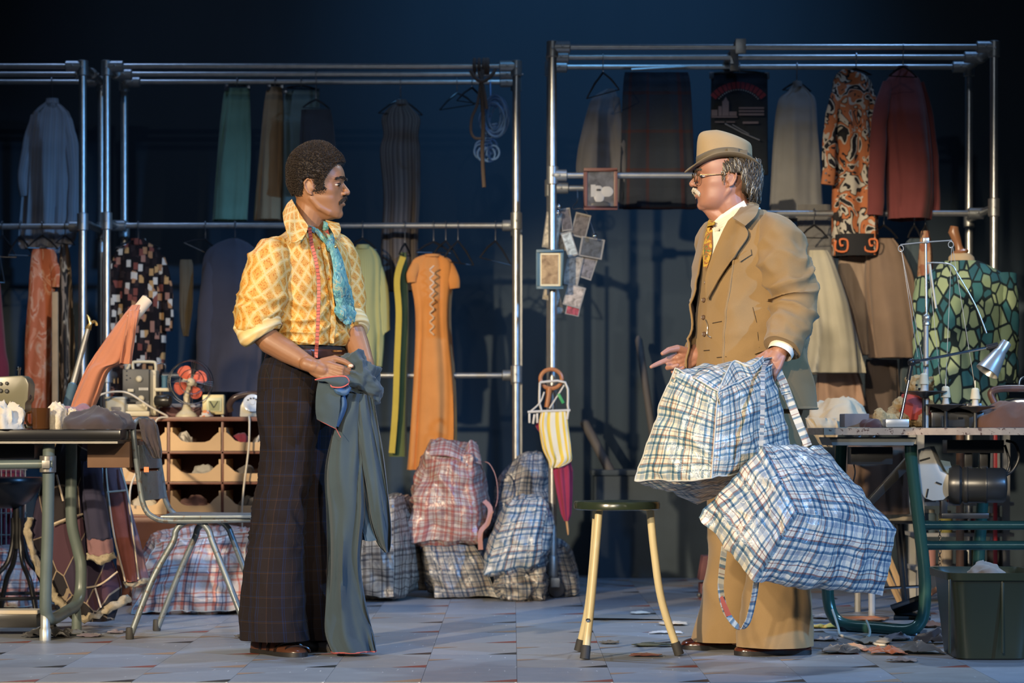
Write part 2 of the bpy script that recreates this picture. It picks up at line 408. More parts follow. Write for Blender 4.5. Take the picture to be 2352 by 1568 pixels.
# ------------------------------------------------------------------ clothes racks of scaffold tube
steel = plain('galvanised_tube', (.50, .50, .48), .34, .85, .25, 30, 60, .1)
fit = plain('galvanised_fitting', (.42, .43, .42), .42, .8, .2, 40, 120, .2)
rub = plain('caster_rubber', (.05, .05, .055), .6)
TR = .0195
def rack(label, dF, dM, dR, top, lx, rx, levels, mids=(), casters=True):
    """tube rack: lx, rx = front post pixels (None: out of frame); levels: (pixel y, 'F'/'M'/'R', x0, x1)"""
    DD = {'F': dF, 'M': dM, 'R': dR}
    zt = W(0, top, dF).z
    xl = W(lx, 0, dF).x if lx is not None else -3.3
    xr = W(rx, 0, dF).x
    t = thing('clothes_rack', label, 'clothes rack', ((xl+xr)/2, (dF+dR)/2, 0), 'scaffold tube clothes racks')
    def fitting(p, axis, l=.075, r=.028):
        mb = MB(); a = V(axis).normalized(); mb.lathe([(TR, -l/2-.004), (r, -l/2), (r, l/2), (TR, l/2+.004)], p, a, 14)
        mb.lathe([(.004, 0), (.006, 0), (.006, .034), (.003, .036)], p, V((0, -1, 0)) if abs(a.y) < .9 else V((1, 0, 0)), 6)
        mb.build('tube_fitting', fit, t)
    posts = []
    for x in ([xl] if lx is not None else [])+[xr]:
        for d in (dF, dR):
            posts.append((x, d))
            mb = MB(); mb.bar((x, d, .09), (x, d, zt), TR, 14); mb.build('post', steel, t)
            fitting(V((x, d, zt-.01)), (0, 0, 1), .07)
            mb = MB(); mb.lathe([(.012, 0), (.0, .012)], (x, d, zt+TR+.004), (0, 0, 1), 12, caps=(True, False)); 
            if casters:
                mb = MB(); mb.lathe([(.013, .09), (.024, .10), (.024, .19), (.021, .2)], (x, d, 0), (0, 0, 1), 14)
                mb.box((x+.012, d, .072), (.045, .046, .045)); fo = mb.build('caster', fit, t, bevel=.006)
                w = MB(); w.lathe([(.012, -.014), (.036, -.013), (.04, -.008), (.04, .008), (.036, .013), (.012, .014)], (x+.018, d, .040), (0, 1, 0), 18)
                w.build('wheel', rub, fo)
        for z in (zt,):
            mb = MB(); mb.bar((x, dF, z), (x, dR, z), TR*.98, 12); mb.build('cross_tube', steel, t)
            for d in (dM,): fitting(V((x, d, z)), (0, 1, 0), .06)
    for d in (dF, dM, dR):
        mb = MB(); mb.bar((xl, d, zt), (xr, d, zt), TR*.70, 14); mb.build('top_rail', steel, t)
        for x in ([xl] if lx is not None else [])+[xr]: fitting(V((x+(.045 if x == xl else -.045), d, zt)), (1, 0, 0), .07)
    for py, k, x0, x1 in levels:
        d = DD[k]; z = W(0, py, d).z
        a = W(x0, py, d).x if x0 is not None else xl; b = W(x1, py, d).x if x1 is not None else xr
        mb = MB(); mb.bar((a, d, z), (b, d, z), TR*.76, 14); mb.build('hanging_rail', steel, t)
        for x in (a, b):
            if abs(x) < 3.2: fitting(V((x+(.03 if x == a else -.03), d, z)), (1, 0, 0), .07)
        for x in ([xl] if lx is not None else [])+[xr]:
            if k == 'M' and min(abs(x-a), abs(x-b)) < .1:
                mb = MB(); mb.bar((x, dF, z), (x, dR, z), TR*.95, 12); mb.build('cross_tube', steel, t)
                for dd in (dF, dR): fitting(V((x, dd, z)), (0, 0, 1), .08)
            elif min(abs(x-a), abs(x-b)) < .1: fitting(V((x, d, z)), (0, 0, 1), .08)
    for px, y0, k in mids:
        d = DD[k]; x = W(px, 0, d).x
        mb = MB(); mb.bar((x, d, .0), (x, d, W(0, y0, d).z), TR, 14); mb.build('post', steel, t)
    return t, zt, xl, xr
DB = (11.5, 11.76, 12.02); DC = (11.0, 11.3, 11.6)
rA, zA, _, _ = rack('scaffold tube clothes rack cut off by the left edge', *DB, 152, None, 190, [(520, 'M', None, 190)])
rB, zB, _, _ = rack('scaffold tube clothes rack behind the man in the yellow shirt', *DB, 152, 245, 1186, [(518, 'M', 258, 1185), (862, 'M', 258, 1185)])
rC, zC, _, _ = rack('tall scaffold tube clothes rack behind the man in the hat', *DC, 108, 1269, 2283,
                    [(403, 'F', 1269, 1712), (432, 'R', 1274, 1712), (490, 'M', 1712, 2256)], mids=[(1712, 400, 'F'), (1712, 430, 'R'), (1712, 488, 'M')])
mb = MB(); x = W(1700, 0, 11).x                      # hanger bracket over the three top rails
mb.box((x, 11.3, zC+.028), (.05, .66, .012)); mb.box((x, 10.975, zC), (.05, .012, .07)); mb.box((x, 11.3, zC-.02), (.04, .03, .09)); mb.box((x, 11.62, zC-.02), (.05, .012, .1))
mb.build('bracket', fit, rC, bevel=.003)
mb = MB(); a, b = W(1450, 160, 11.55), W(1575, 153, 11.57)
mb.bar(a, b, .007, 8); mb.build('clip_bar', steel, rC)
# slotted strips on the inner upright of the left rack
xs = W(1195, 0, 11.8).x
mb = MB(); mb.box((xs, 11.84, 1.0), (.018, .006, 1.75)); mb.build('slotted_strip', fit, rB)

# ------------------------------------------------------------------ hangers
wire = plain('hanger_wire', (.30, .31, .33), .3, .9); blackp = plain('black_plastic', (.014, .014, .016), .28)
def hanger(px, rail, d, half, drop, label, tilt=0, clips=False, yaw=.3, mat=None, r=.0035, hook=22):
    """coat hanger whose hook sits on the rail seen at pixel y rail"""
    s = d/F; top = W(px, rail, d); R = TR+.004
    t = thing('coat_hanger', label, 'hanger', (top.x, d, top.z-(hook+drop)*s), 'coat hangers on the rails')
    mb = MB(); pts = [V((0, R*math.cos(a), R*math.sin(a))) for a in [math.radians(k) for k in (-30, 0, 30, 60, 90, 120, 150, 180, 210, 250)]]
    pts = [top+p for p in pts]+[top+V((0, 0, -R-.01)), top+V((0, 0, -hook*s))]
    mb.tube(pts, .0026, 6); mb.build('hook', wire, t)
    c = top+V((0, 0, -hook*s)); ax = V((math.cos(yaw), math.sin(yaw), 0)); h = half*s/max(.25, math.cos(yaw)); dr = drop*s
    l = c-ax*h+V((0, 0, -dr-tilt*s)); q = c+ax*h+V((0, 0, -dr+tilt*s))
    mb = MB(); mb.tube([l, lerp(l, c, .5)+V((0, 0, dr*.08)), c+V((0, 0, -.002)), lerp(q, c, .5)+V((0, 0, dr*.08)), q], [r*.9, r*1.5, r*1.7, r*1.5, r*.9], 8); mb.build('shoulder_arms', mat or blackp, t)
    mb = MB(); mb.tube([l, q], r*.75, 6); mb.build('cross_bar', mat or blackp, t)
    if clips:
        for p in (l, q):
            mb = MB(); mb.box(p+V((0, 0, -.012)), (.022, .014, .034)); mb.build('clip', wire, t, bevel=.003)
    return t

# ------------------------------------------------------------------ hanging garments
def garment(name, label, cat, d, rows, mat, th=.05, folds=5, famp=.010, yaw=0.0, sleeves=(), collar=None, seed=1, group='clothes hanging on the racks', extra=None, close_top=True, n=72, open_front=False, hem=None, thp=None):
    """cloth tube: rows = (pixel y, left x, right x); sleeves = path [(x, y, r_px, ddepth)...]"""
    s = d/F; rows = [r for r in rows]
    x0 = sum(rows[-1][1:3])/2; base = W(x0, rows[-1][0], d)
    t = thing(name, label, cat, base, group)
    dense = spline(rows, 7); rings = []; ya, yb = rows[0][0], rows[-1][0]
    for row in dense:
        py, xl, xr = row[:3]
        v = (py-ya)/(yb-ya); c = W((xl+xr)/2, py, d); a = (xr-xl)/2*s
        tb = th*min(1, .35+2.2*v)*(1+.35*v)
        if thp: tb = th*interp(thp, v)[0]
        rg = []
        for k in range(n):
            u = 2*PI*k/n; cu, su = math.cos(u), math.sin(u)
            x = a*math.copysign(abs(cu)**.85, cu); y = tb*math.copysign(abs(su)**.8, su)
            ph = folds*u+2.2*nz((cu, su, v*1.3), 1.1, seed)+seed
            am = famp*(.25+.95*v)*(.35+abs(nz((cu*1.5, su*1.5, v*.7), 1.2, seed+3))*2.0)
            f = math.sin(ph)*am+.35*am*math.sin(ph*2.3+v*2)
            w_ = .006*nz((x*1+seed, y, v*2), 6, seed+9)
            x2 = x*(1+f/max(.05, a)*abs(cu)**2*.6); y2 = y+(f+w_)*(1 if su > 0 else -1)
            zz = 0
            if hem and v > .9: zz = hem*s*math.sin(2*u+seed)*(v-.9)*10
            rg.append(c+V((x2, y2+x2*math.tan(yaw), zz)))
        rings.append(rg)
    mb = MB(); mb.loft(rings, True, (close_top, False))
    mb.build('cloth', mat, t, 60)
    for sl in sleeves:
        P = spline(sl, 6); pts = [W(p[0], p[1], d+p[3]) for p in P]; rr = [p[2]*s for p in P]
        mb = MB(); mb.tube(pts, rr, 20, flat=.55, up=(1, 0, 0), caps=(True, False))
        mb.warp(lambda p: p+V((nz(p, 14, seed), nz(p, 14, seed+5), 0))*.006)
        mb.build('sleeve', mat, t, 60)
    if collar:
        cx, cy, w, h = collar
        mb = MB(); rg = []
        for j, (k, hh) in enumerate(((1.05, 0), (1.0, .5), (.92, 1.0))):
            rg.append(ring(W(cx, cy-h*hh, d), (1, math.tan(yaw), 0), (0, 1, 0), w*s*k, th*.55*k, 24))
        mb.loft(rg, True, (False, False)); mb.build('collar', mat, t, 60)
    if extra: extra(t, s)
    return t
# ------------------------------------------------------------------ cloth patterns
def stripes(name, stops, period, axis=0, rough=.9, kind='UV', wob=0):
    if name in MATS: return MATS[name]
    m, nt, b = _new(name); s = uvsplit(nt, kind, (1/period,)*3)
    x = s[axis]
    if wob: x = math_(nt, 'ADD', x, math_(nt, 'MULTIPLY', noise_t(nt, coords(nt), 3, 3), wob))
    L(nt, ramp(nt, math_(nt, 'FRACT', x), stops, 'LINEAR'), b.inputs['Base Color']); finish(b, rough, 0, .25)
    bump(nt, b, noise_t(nt, coords(nt), 300, 2), .2, .001); return m
def cells(name, pal, mortar, scale, vec=(1, 1, 1), metric='CHEBYCHEV', edge=.07, rough=.88, kind='Object', rnd=1.0):
    """print of coloured patches with dark gaps"""
    m, nt, b = _new(name); c = mapping(nt, coords(nt, kind), vec)
    v = N(nt, 'ShaderNodeTexVoronoi', distance=metric); v.inputs['Scale'].default_value = scale; v.inputs['Randomness'].default_value = rnd; L(nt, c, v.inputs['Vector'])
    v2 = N(nt, 'ShaderNodeTexVoronoi', feature='DISTANCE_TO_EDGE'); v2.inputs['Scale'].default_value = scale; v2.inputs['Randomness'].default_value = rnd; L(nt, c, v2.inputs['Vector'])
    sp = N(nt, 'ShaderNodeSeparateColor'); L(nt, v.outputs['Color'], sp.inputs[0])
    k = len(pal); col = ramp(nt, sp.outputs[0], [(i/k, p) for i, p in enumerate(pal)], 'CONSTANT')
    if metric == 'CHEBYCHEV': e = math_(nt, 'LESS_THAN', v.outputs['Distance'], .5-edge)
    else: e = math_(nt, 'GREATER_THAN', v2.outputs['Distance'], edge)
    L(nt, mix(nt, e, mortar, col), b.inputs['Base Color']); finish(b, rough, 0, .25); return m
def contours(name, stops, scale, vec=(1, 1, 1), dist=1.2, rough=.85, freq=2.0, kind='Object', det=2):
    """swirling bands of colour"""
    m, nt, b = _new(name); c = mapping(nt, coords(nt, kind), vec)
    f = math_(nt, 'FRACT', math_(nt, 'MULTIPLY', noise_t(nt, c, scale, det, .5, dist), freq))
    L(nt, ramp(nt, f, stops, 'CONSTANT'), b.inputs['Base Color']); finish(b, rough, 0, .3)
    bump(nt, b, noise_t(nt, coords(nt), 240, 2), .15, .001); return m
shirt_grey = stripes('grey_stripe', [(0, (.28, .27, .28)), (.35, (.36, .36, .38)), (.5, (.22, .24, .28)), (.6, (.34, .33, .33)), (1, (.28, .27, .28))], .022)
orange_leaf = contours('orange_leaf', [(0, (.60, .17, .075)), (.55, (.70, .28, .15)), (.72, (.72, .40, .26)), (.86, (.55, .14, .06))], 15, (1, 1, .5), 1.2, freq=3)
chevron = contours('chevron', [(0, (.02, .017, .015)), (.4, (.30, .22, .15)), (.55, (.03, .025, .02)), (.75, (.42, .33, .22)), (.85, (.08, .05, .03))], 9, (1.4, 1, .25), .6, freq=6)
green_w = fabric('sage_green', (.21, .34, .225)); tan_w = fabric('tan_wool', (.50, .31, .155)); greyg = fabric('grey_green', (.19, .26, .235)); charc = fabric('charcoal', (.055, .052, .055))
dim_str = stripes('brown_stripe', [(0, (.10, .085, .075)), (.3, (.20, .17, .15)), (.45, (.075, .062, .06)), (.8, (.17, .145, .13)), (1, (.10, .085, .075))], .034)
geo = cells('geometric_print', [(.02, .012, .012), (.48, .24, .11), (.70, .64, .54), (.24, .07, .05), (.60, .34, .13), (.03, .02, .02), (.40, .20, .14), (.66, .60, .5)], (.010, .007, .008), 40, (1, .35, .6), 'CHEBYCHEV', .07)
olive_w = fabric('dark_olive', (.13, .10, .06)); plum_w = fabric('plum_grey', (.078, .072, .088))
olive_y = stripes('olive_weave', [(0, (.34, .33, .13)), (.5, (.43, .42, .19)), (1, (.34, .33, .13))], .008)
yel_g = fabric('mustard', (.56, .40, .06)); dk_ol = fabric('bottle_olive', (.10, .12, .04)); org_w = fabric('orange_crepe', (.66, .27, .075)); lace = plain('lace_cream', (.62, .47, .34), .9)
grey_j = fabric('grey_jacket', (.12, .12, .13)); creamw = fabric('cream_wool', (.46, .42, .31)); taupe = fabric('taupe', (.33, .245, .18)); brown_w = fabric('brown_wool', (.23, .16, .115)); greyt = fabric('grey_trouser', (.155, .15, .14)); pinkt = fabric('dusty_tan', (.42, .27, .19)); slate = fabric('slate_teal', (.06, .085, .10))
dk_plaid = plaid('dark_tartan', [(0, (.035, .045, .06)), (.4, (.085, .028, .024)), (.5, (.03, .036, .05)), (.85, (.07, .028, .026)), (.9, (.035, .042, .055))], [(0, (.035, .042, .058)), (.5, (.07, .028, .024)), (.58, (.03, .036, .05))], .19, .95, 'MIX', .5)
lt_grey = fabric('light_grey', (.215, .215, .21)); maroon = fabric('maroon', (.17, .045, .044))
snake = contours('swirl_print', [(0, (.012, .012, .016)), (.22, (.48, .44, .37)), (.44, (.02, .018, .02)), (.54, (.42, .14, .055)), (.80, (.48, .44, .38)), (.92, (.02, .02, .02))], 10, (1, .5, .75), 1.5, freq=3.2)
leaf_m = cells('leaf_print', [(.25, .33, .19), (.31, .39, .23), (.03, .11, .14), (.22, .30, .18), (.04, .15, .17), (.33, .41, .25)], (.010, .020, .024), 24, (1, .8, .55), 'EUCLIDEAN', .075)
red_d = fabric('deep_red', (.21, .03, .05))

# ---- far left rack
garment('shirt', 'grey striped shirt hanging high on the rack at the left edge', 'shirt', 12.02,
        [(232, 108, 128), (250, 86, 150), (275, 72, 163), (380, 62, 166), (480, 56, 168), (555, 52, 160), (572, 60, 150)], shirt_grey, .05, 8, .014,
        sleeves=[[(150, 262, 10, 0), (164, 330, 15, -.03), (170, 430, 15, -.04), (160, 545, 13, -.05), (122, 575, 9, -.04)], [(80, 265, 10, 0), (66, 330, 14, -.02), (54, 400, 14, -.03), (58, 450, 12, -.03)]], collar=(120, 238, 15, 12), seed=2)
hanger(120, 188, 12.02, 30, 24, 'hanger holding the grey striped shirt', hook=46)
garment('dress', 'orange leaf patterned short sleeve dress left of the cane', 'dress', 11.76,
        [(572, 76, 122), (590, 72, 130), (640, 68, 132), (690, 66, 122), (800, 60, 120), (930, 57, 118), (985, 55, 118)], orange_leaf, .05, 4, .010,
        sleeves=[[(112, 592, 9, 0), (128, 622, 13, -.03), (130, 660, 13, -.04)]], seed=5)
hanger(98, 518, 11.76, 32, 30, 'hanger holding the orange leaf patterned dress', yaw=.5)
garment('dress', 'long black and cream chevron dress right of the orange leaf dress', 'dress', 11.76,
        [(562, 140, 156), (600, 136, 162), (700, 134, 168), (820, 132, 172), (930, 133, 174)], chevron, .06, 4, .012, seed=8)
hanger(150, 518, 11.76, 16, 20, 'hanger holding the chevron dress', yaw=1.1)
hanger(47, 518, 11.76, 26, 46, 'empty black hanger at the left of the orange leaf dress', yaw=.4)
hanger(6, 518, 11.76, 30, 50, 'empty black hanger cut off by the left edge', yaw=.3)
garment('garment', 'deep red garment hanging at the left edge', 'garment', 11.7, [(650, -14, 0), (700, -20, 4), (800, -24, 12), (850, -24, 20), (960, -24, 19)], red_d, .05, 3, .01, seed=4)
hanger(-10, 518, 11.72, 18, 90, 'hanger holding the deep red garment', yaw=.5, hook=40)
mb = MB(); a, b = W(127, 670, 11.2), W(128, 1010, 11.2); mb.box((a.x, 11.2, (a.z)/2), (.028, .022, a.z))
tag(mb.build('wooden_batten', plain('pale_batten', (.55, .37, .20), .7, var=.3), bevel=.003), 'upright pale wooden batten in front of the orange leaf dress', 'batten')

# ---- left rack, upper row
garment('skirt', 'long sage green skirt clipped to the rear top rail', 'skirt', 12.02, [(203, 518, 572), (230, 512, 574), (330, 502, 576), (420, 494, 574), (506, 487, 570)], green_w, .05, 4, .012, seed=3)
hanger(545, 188, 12.02, 24, 3, 'clip hanger holding the sage green skirt', clips=True, hook=6)
garment('trousers', 'tan trousers clipped beside the green skirt', 'trousers', 12.02, [(200, 614, 646), (240, 608, 650), (330, 598, 650), (420, 590, 650), (505, 584, 650)], tan_w, .05, 3, .014, seed=6)
hanger(632, 188, 12.02, 14, 3, 'clip hanger holding the tan trousers', clips=True, hook=5)
garment('trousers', 'grey green trousers hanging behind the afro', 'trousers', 12.02, [(208, 655, 732), (250, 652, 734), (340, 651, 735), (500, 650, 732)], greyg, .05, 4, .014, seed=7)
hanger(692, 188, 12.02, 36, 8, 'clip hanger holding the grey green trousers', clips=True, hook=8)
garment('skirt', 'charcoal skirt hanging behind the afro, under the grey green trousers', 'skirt', 11.76, [(252, 692, 760), (300, 690, 768), (420, 684, 776)], charc, .05, 4, .010, seed=9)
hanger(726, 170, 11.76, 30, 20, 'hanger holding the charcoal skirt', hook=58)
garment('dress', 'long dark brown striped sleeveless dress on the rear rail', 'dress', 12.02,
        [(236, 912, 936), (250, 890, 948), (272, 876, 966), (310, 880, 962), (350, 872, 966), (450, 880, 966), (560, 876, 962), (668, 878, 966)], dim_str, .06, 6, .012, collar=(922, 240, 14, 10), seed=11)
hanger(920, 188, 12.02, 50, 36, 'hanger holding the brown striped dress', hook=38)
hanger(1050, 188, 12.02, 40, 34, 'empty dark hanger left of the brown rope', hook=24, tilt=8)
hanger(1084, 170, 11.76, 34, 36, 'empty dark hanger behind the brown rope', hook=30, yaw=.8)

# ---- left rack, lower row
garment('shirt', 'brown and orange block print long sleeve shirt behind the projector', 'shirt', 11.76,
        [(556, 300, 340), (572, 272, 362), (600, 258, 374), (700, 252, 380), (800, 250, 378), (900, 250, 372), (985, 252, 368)], geo, .06, 6, .010,
        sleeves=[[(268, 590, 13, 0), (254, 660, 15, -.05), (252, 780, 15, -.06), (250, 890, 13, -.07)], [(366, 590, 13, 0), (382, 660, 14, -.03), (386, 760, 13, -.03)]], collar=(318, 562, 18, 14), seed=12)
hanger(318, 518, 11.76, 50, 22, 'hanger holding the block print shirt', hook=30)
garment('waistcoat', 'dark olive garment on a tilted black hanger beside the plum jacket', 'garment', 11.76,
        [(596, 414, 440), (620, 413, 444), (700, 413, 442), (745, 416, 436), (772, 422, 432)], olive_w, .03, 2, .006, seed=13)
hanger(472, 518, 11.76, 48, 32, 'tilted black hanger above the dark olive garment', tilt=-22, hook=30)
garment('jacket', 'plum grey suit jacket hanging left of the yellow shirt', 'jacket', 11.70,
        [(548, 528, 548), (562, 494, 575), (590, 470, 592), (660, 464, 600), (780, 458, 600), (860, 452, 596), (900, 462, 592)], plum_w, .07, 4, .010,
        sleeves=[[(492, 580, 14, 0), (478, 660, 18, -.05), (470, 780, 18, -.06), (466, 880, 16, -.06)]], seed=14)
hanger(540, 518, 11.72, 44, 20, 'hanger holding the plum suit jacket', hook=28)
garment('trousers', 'plum grey trousers below the plum suit jacket', 'trousers', 11.85, [(880, 520, 600), (940, 520, 604), (990, 520, 604)], plum_w, .05, 3, .012, seed=15)
garment('shirt', 'olive yellow short sleeve shirt right of the blue scarf', 'shirt', 11.76,
        [(566, 818, 852), (580, 806, 866), (610, 800, 876), (700, 802, 880), (770, 806, 884), (842, 806, 878)], olive_y, .07, 5, .012,
        sleeves=[[(862, 600, 12, 0), (876, 660, 15, -.03), (882, 750, 15, -.04), (886, 764, 14, -.04)]], collar=(834, 572, 16, 10), seed=16)
hanger(833, 518, 11.76, 32, 26, 'hanger holding the olive yellow shirt', hook=28)
def yg_extra(t, s):
    mb = MB(); mb.ribbon(WS([(926, 590, 11.68), (912, 640, 11.66), (916, 720, 11.65), (912, 830, 11.65), (908, 940, 11.65), (900, 1040, 11.66)], 6), [.03]*31, (1, 0, 0), .01); mb.build('yellow_edge', yel_g, t)
garment('dress', 'narrow mustard and bottle green dress left of the orange dress', 'dress', 11.76,
        [(580, 920, 934), (610, 914, 936), (660, 916, 938), (740, 914, 940), (850, 908, 938), (950, 902, 936), (1048, 896, 934)], dk_ol, .05, 3, .010, extra=yg_extra, seed=17)
hanger(930, 518, 11.76, 12, 28, 'hanger holding the mustard and green dress', yaw=1.2, hook=40)
def od_extra(t, s):
    mb = MB()
    for i in range(16):
        y = 610+i*10; sx_ = 1 if i % 2 else -1; mb.ribbon(WS([(992-5*sx_, y, 11.658), (992+5*sx_, y+9, 11.655)], 3), .007, (1, 0, .4), .005)
    mb.build('lace_front', lace, t)
garment('dress', 'long orange short sleeve dress with lace front', 'dress', 11.76,
        [(586, 972, 1014), (600, 948, 1038), (640, 944, 1042), (700, 954, 1036), (760, 956, 1036), (860, 952, 1044), (960, 946, 1048), (1078, 938, 1046)], org_w, .08, 6, .016,
        sleeves=[[(1026, 608, 14, 0), (1040, 640, 15, -.02), (1044, 662, 12, -.02)], [(956, 606, 12, -.02), (946, 630, 12, -.04), (946, 648, 10, -.04)]], extra=od_extra, collar=(994, 590, 20, 6), seed=18)
hanger(996, 518, 11.76, 40, 26, 'hanger holding the orange dress', hook=36)
hanger(1024, 518, 11.76, 34, 46, 'empty black hanger just right of the orange dress', hook=34, tilt=-6)
hanger(1052, 518, 11.76, 36, 52, 'empty black hanger, second right of the orange dress', hook=34, tilt=-4)
hanger(1138, 518, 11.76, 36, 48, 'empty black hanger nearest the right post of the left rack', hook=34, tilt=-8)

# ---- right rack
garment('jacket', 'grey jacket hanging half off a tilted hanger at the left of the right rack', 'jacket', 11.6,
        [(205, 1392, 1412), (225, 1362, 1418), (260, 1348, 1422), (330, 1332, 1424), (380, 1326, 1426), (402, 1328, 1420)], grey_j, .06, 4, .012,
        sleeves=[[(1412, 225, 10, -.02), (1420, 300, 14, -.04), (1428, 400, 14, -.03), (1420, 466, 12, -.03)]], seed=21)
hanger(1385, 132, 11.3, 38, 50, 'tilted wire hanger above the grey jacket', tilt=12, hook=34)
garment('blanket', 'dark red and blue tartan blanket hanging from the rear top rail', 'blanket', 11.56, [(166, 1436, 1580), (200, 1432, 1586), (330, 1428, 1592), (480, 1424, 1598)], dk_plaid, .02, 7, .012, seed=22)
m, nt, b = _new('souvenir_print'); finish(b, .9, 0, .2)
L(nt, mix(nt, noise_t(nt, coords(nt), 60, 4), (.012, .016, .022), (.02, .026, .034)), b.inputs['Base Color'])
prr = plain('print_red', (.16, .02, .03), .9); prg = plain('print_grey', (.17, .18, .20), .9); prd = plain('print_mauve', (.13, .11, .13), .9)
def poster(t, s):
    D = 11.545
    def P(x, y): return W(x, y, D)
    mb = MB()                                     # arched lettering band
    for k in range(13):
        a0 = math.radians(142-k*8.1); a1 = math.radians(142-k*8.1-6.6)
        c = (1696, 268); q = []
        for a, r0 in ((a0, 66), (a1, 66), (a1, 82), (a0, 82)):
            q.append(P(c[0]+r0*math.cos(a), c[1]-r0*math.sin(a)*.98))
        mb.prism(q, (0, .002, 0))
    mb.build('arched_lettering', prr, t, None)
    mb = MB()
    for k in range(19):
        a = math.radians(140-k*5.6); p = P(1696+58*math.cos(a), 262-56*math.sin(a)); mb.box(p, (.007, .003, .006))
    mb.build('small_lettering', prg, t, None)
    mb = MB()
    for x0, x1, y0, y1 in ((1634, 1648, 252, 266), (1650, 1658, 244, 266), (1659, 1674, 232, 266), (1675, 1692, 256, 266), (1634, 1694, 267, 270), (1697, 1755, 246, 250), (1697, 1755, 253, 257), (1697, 1755, 260, 265), (1642, 1664, 279, 281), (1668, 1688, 279, 281), (1706, 1742, 279, 284)):
        mb.prism([P(x0, y1), P(x1, y1), P(x1, y0), P(x0, y0)], (0, .002, 0))
    mb.prism([P(1661, 232), P(1672, 232), P(1667, 222)], (0, .002, 0))
    mb.build('skyline_print', prd, t, None)
    mb = MB(); mb.tube([P(1665, 284), P(1705, 305), P(1745, 322)], .003, 5); mb.tube([P(1682, 286), P(1720, 308)], .002, 5); mb.build('line_print', prg, t)
garment('souvenir_banner', 'dark printed banner with red arched lettering and skyline above the hat', 'banner', 11.6, [(168, 1634, 1762), (200, 1633, 1763), (330, 1633, 1764), (402, 1633, 1764)], m, .02, 3, .003, extra=poster, seed=23, n=64)
hanger(1698, 154, 11.6, 64, 6, 'white clip hanger holding the dark printed banner', clips=True, hook=8, yaw=.05)
garment('shirt', 'plain light grey long shirt right of the hat', 'shirt', 11.6,
        [(194, 1820, 1842), (212, 1808, 1860), (232, 1788, 1874), (300, 1778, 1878), (400, 1772, 1884), (505, 1766, 1892)], lt_grey, .07, 6, .013, collar=(1831, 200, 11, 12), seed=24)
hanger(1830, 154, 11.6, 34, 20, 'hanger holding the light grey shirt', hook=34)
def cuff_extra(t, s):
    mb = MB(); mb.tube([W(1905, 388, 11.22), W(1901, 424, 11.22)], [15*s, 15.5*s], 20, flat=.6, up=(1, 0, 0)); c = mb.build('cuff', plain('orange_cuff', (.42, .15, .06), .8), t)
    for k in (0, 1): b2 = MB(); b2.ball(W(1897, 398+k*16, 11.165), .006, 8); b2.build('button', prg, c)
    mb = MB()
    for cx in (1934, 2002):                       # key motif at the hem
        mb.tube(WS([(cx-14, 552, 11.195), (cx-14, 574, 11.19), (cx+10, 576, 11.19), (cx+12, 552, 11.19), (cx-4, 550, 11.19), (cx-3, 563, 11.19), (cx+3, 563, 11.19)], 4), .0045, 6, flat=.5)
    mb.build('hem_motif', plain('coral_print', (.68, .18, .06), .8), t)
    mb = MB(); rr = [ring(W(1966, y, 11.3), (1, 0, 0), (0, 1, 0), 51*s, .112, 40, 2.4) for y in (540, 590)]; mb.loft(rr, True, (False, False)); mb.build('hem_band', plain('black_hem', (.012, .013, .017), .85), t)
garment('dress', 'black, orange and white swirl print dress with an orange cuff', 'dress', 11.3,
        [(160, 1934, 1946), (176, 1918, 1992), (210, 1912, 2004), (300, 1916, 2000), (420, 1914, 2014), (520, 1914, 2018), (588, 1914, 2020)], snake, .07, 5, .012,
        sleeves=[[(1926, 196, 11, -.02), (1912, 260, 15, -.05), (1904, 330, 15, -.07), (1904, 392, 14, -.08)], [(1992, 190, 10, 0), (2006, 260, 13, -.02), (2010, 380, 12, -.02)]], extra=cuff_extra, seed=25)
hanger(1966, 132, 11.3, 38, 12, 'hanger holding the swirl print dress', hook=26)
garment('shirt', 'maroon long sleeve shirt at the right of the right rack', 'shirt', 11.3,
        [(160, 2062, 2086), (172, 2050, 2102), (192, 2034, 2116), (260, 2026, 2130), (360, 2032, 2140), (440, 2036, 2142), (504, 2040, 2134)], maroon, .08, 4, .012,
        sleeves=[[(2040, 190, 12, -.03), (2022, 260, 18, -.07), (2014, 380, 19, -.09), (2010, 494, 19, -.10)], [(2112, 190, 11, 0), (2130, 270, 15, .02), (2142, 380, 15, .02), (2146, 488, 14, .02)]], collar=(2074, 164, 13, 12), seed=26)
hanger(2074, 112, 11.0, 34, 24, 'hanger holding the maroon shirt', hook=40)
def lower(name, label, rows, mat, d, seed, folds=4, th=.05, fa=.016): garment(name, label, name, d, rows, mat, th, folds, fa, seed=seed)
lower('trousers', 'dark grey trousers hanging behind the shoulder of the tan suit', [(470, 1832, 1908), (520, 1830, 1914), (700, 1822, 1925), (860, 1816, 1930)], greyt, 11.5, 31)
lower('skirt', 'cream wool skirt hanging behind the sleeve of the tan suit', [(575, 1858, 1902), (600, 1856, 1916), (700, 1850, 1950), (800, 1846, 1972), (856, 1842, 1980)], creamw, 11.1, 32, 5, .07)
lower('trousers', 'taupe trousers below the swirl print dress', [(590, 1926, 1990), (640, 1924, 1998), (720, 1932, 2002), (800, 1950, 2004), (815, 1952, 2004)], taupe, 11.36, 33, 3, .06)
lower('jacket', 'brown wool jacket hanging left of the thread stand', [(548, 2010, 2050), (575, 1994, 2068), (640, 1990, 2094), (740, 1996, 2106), (822, 2000, 2112)], brown_w, 11.3, 34, 4, .08)
lower('skirt', 'dusty tan skirt hanging lowest behind the tan suit', [(836, 1878, 1968), (880, 1876, 1980), (932, 1874, 1988)], pinkt, 11.3, 35, 4, .05)
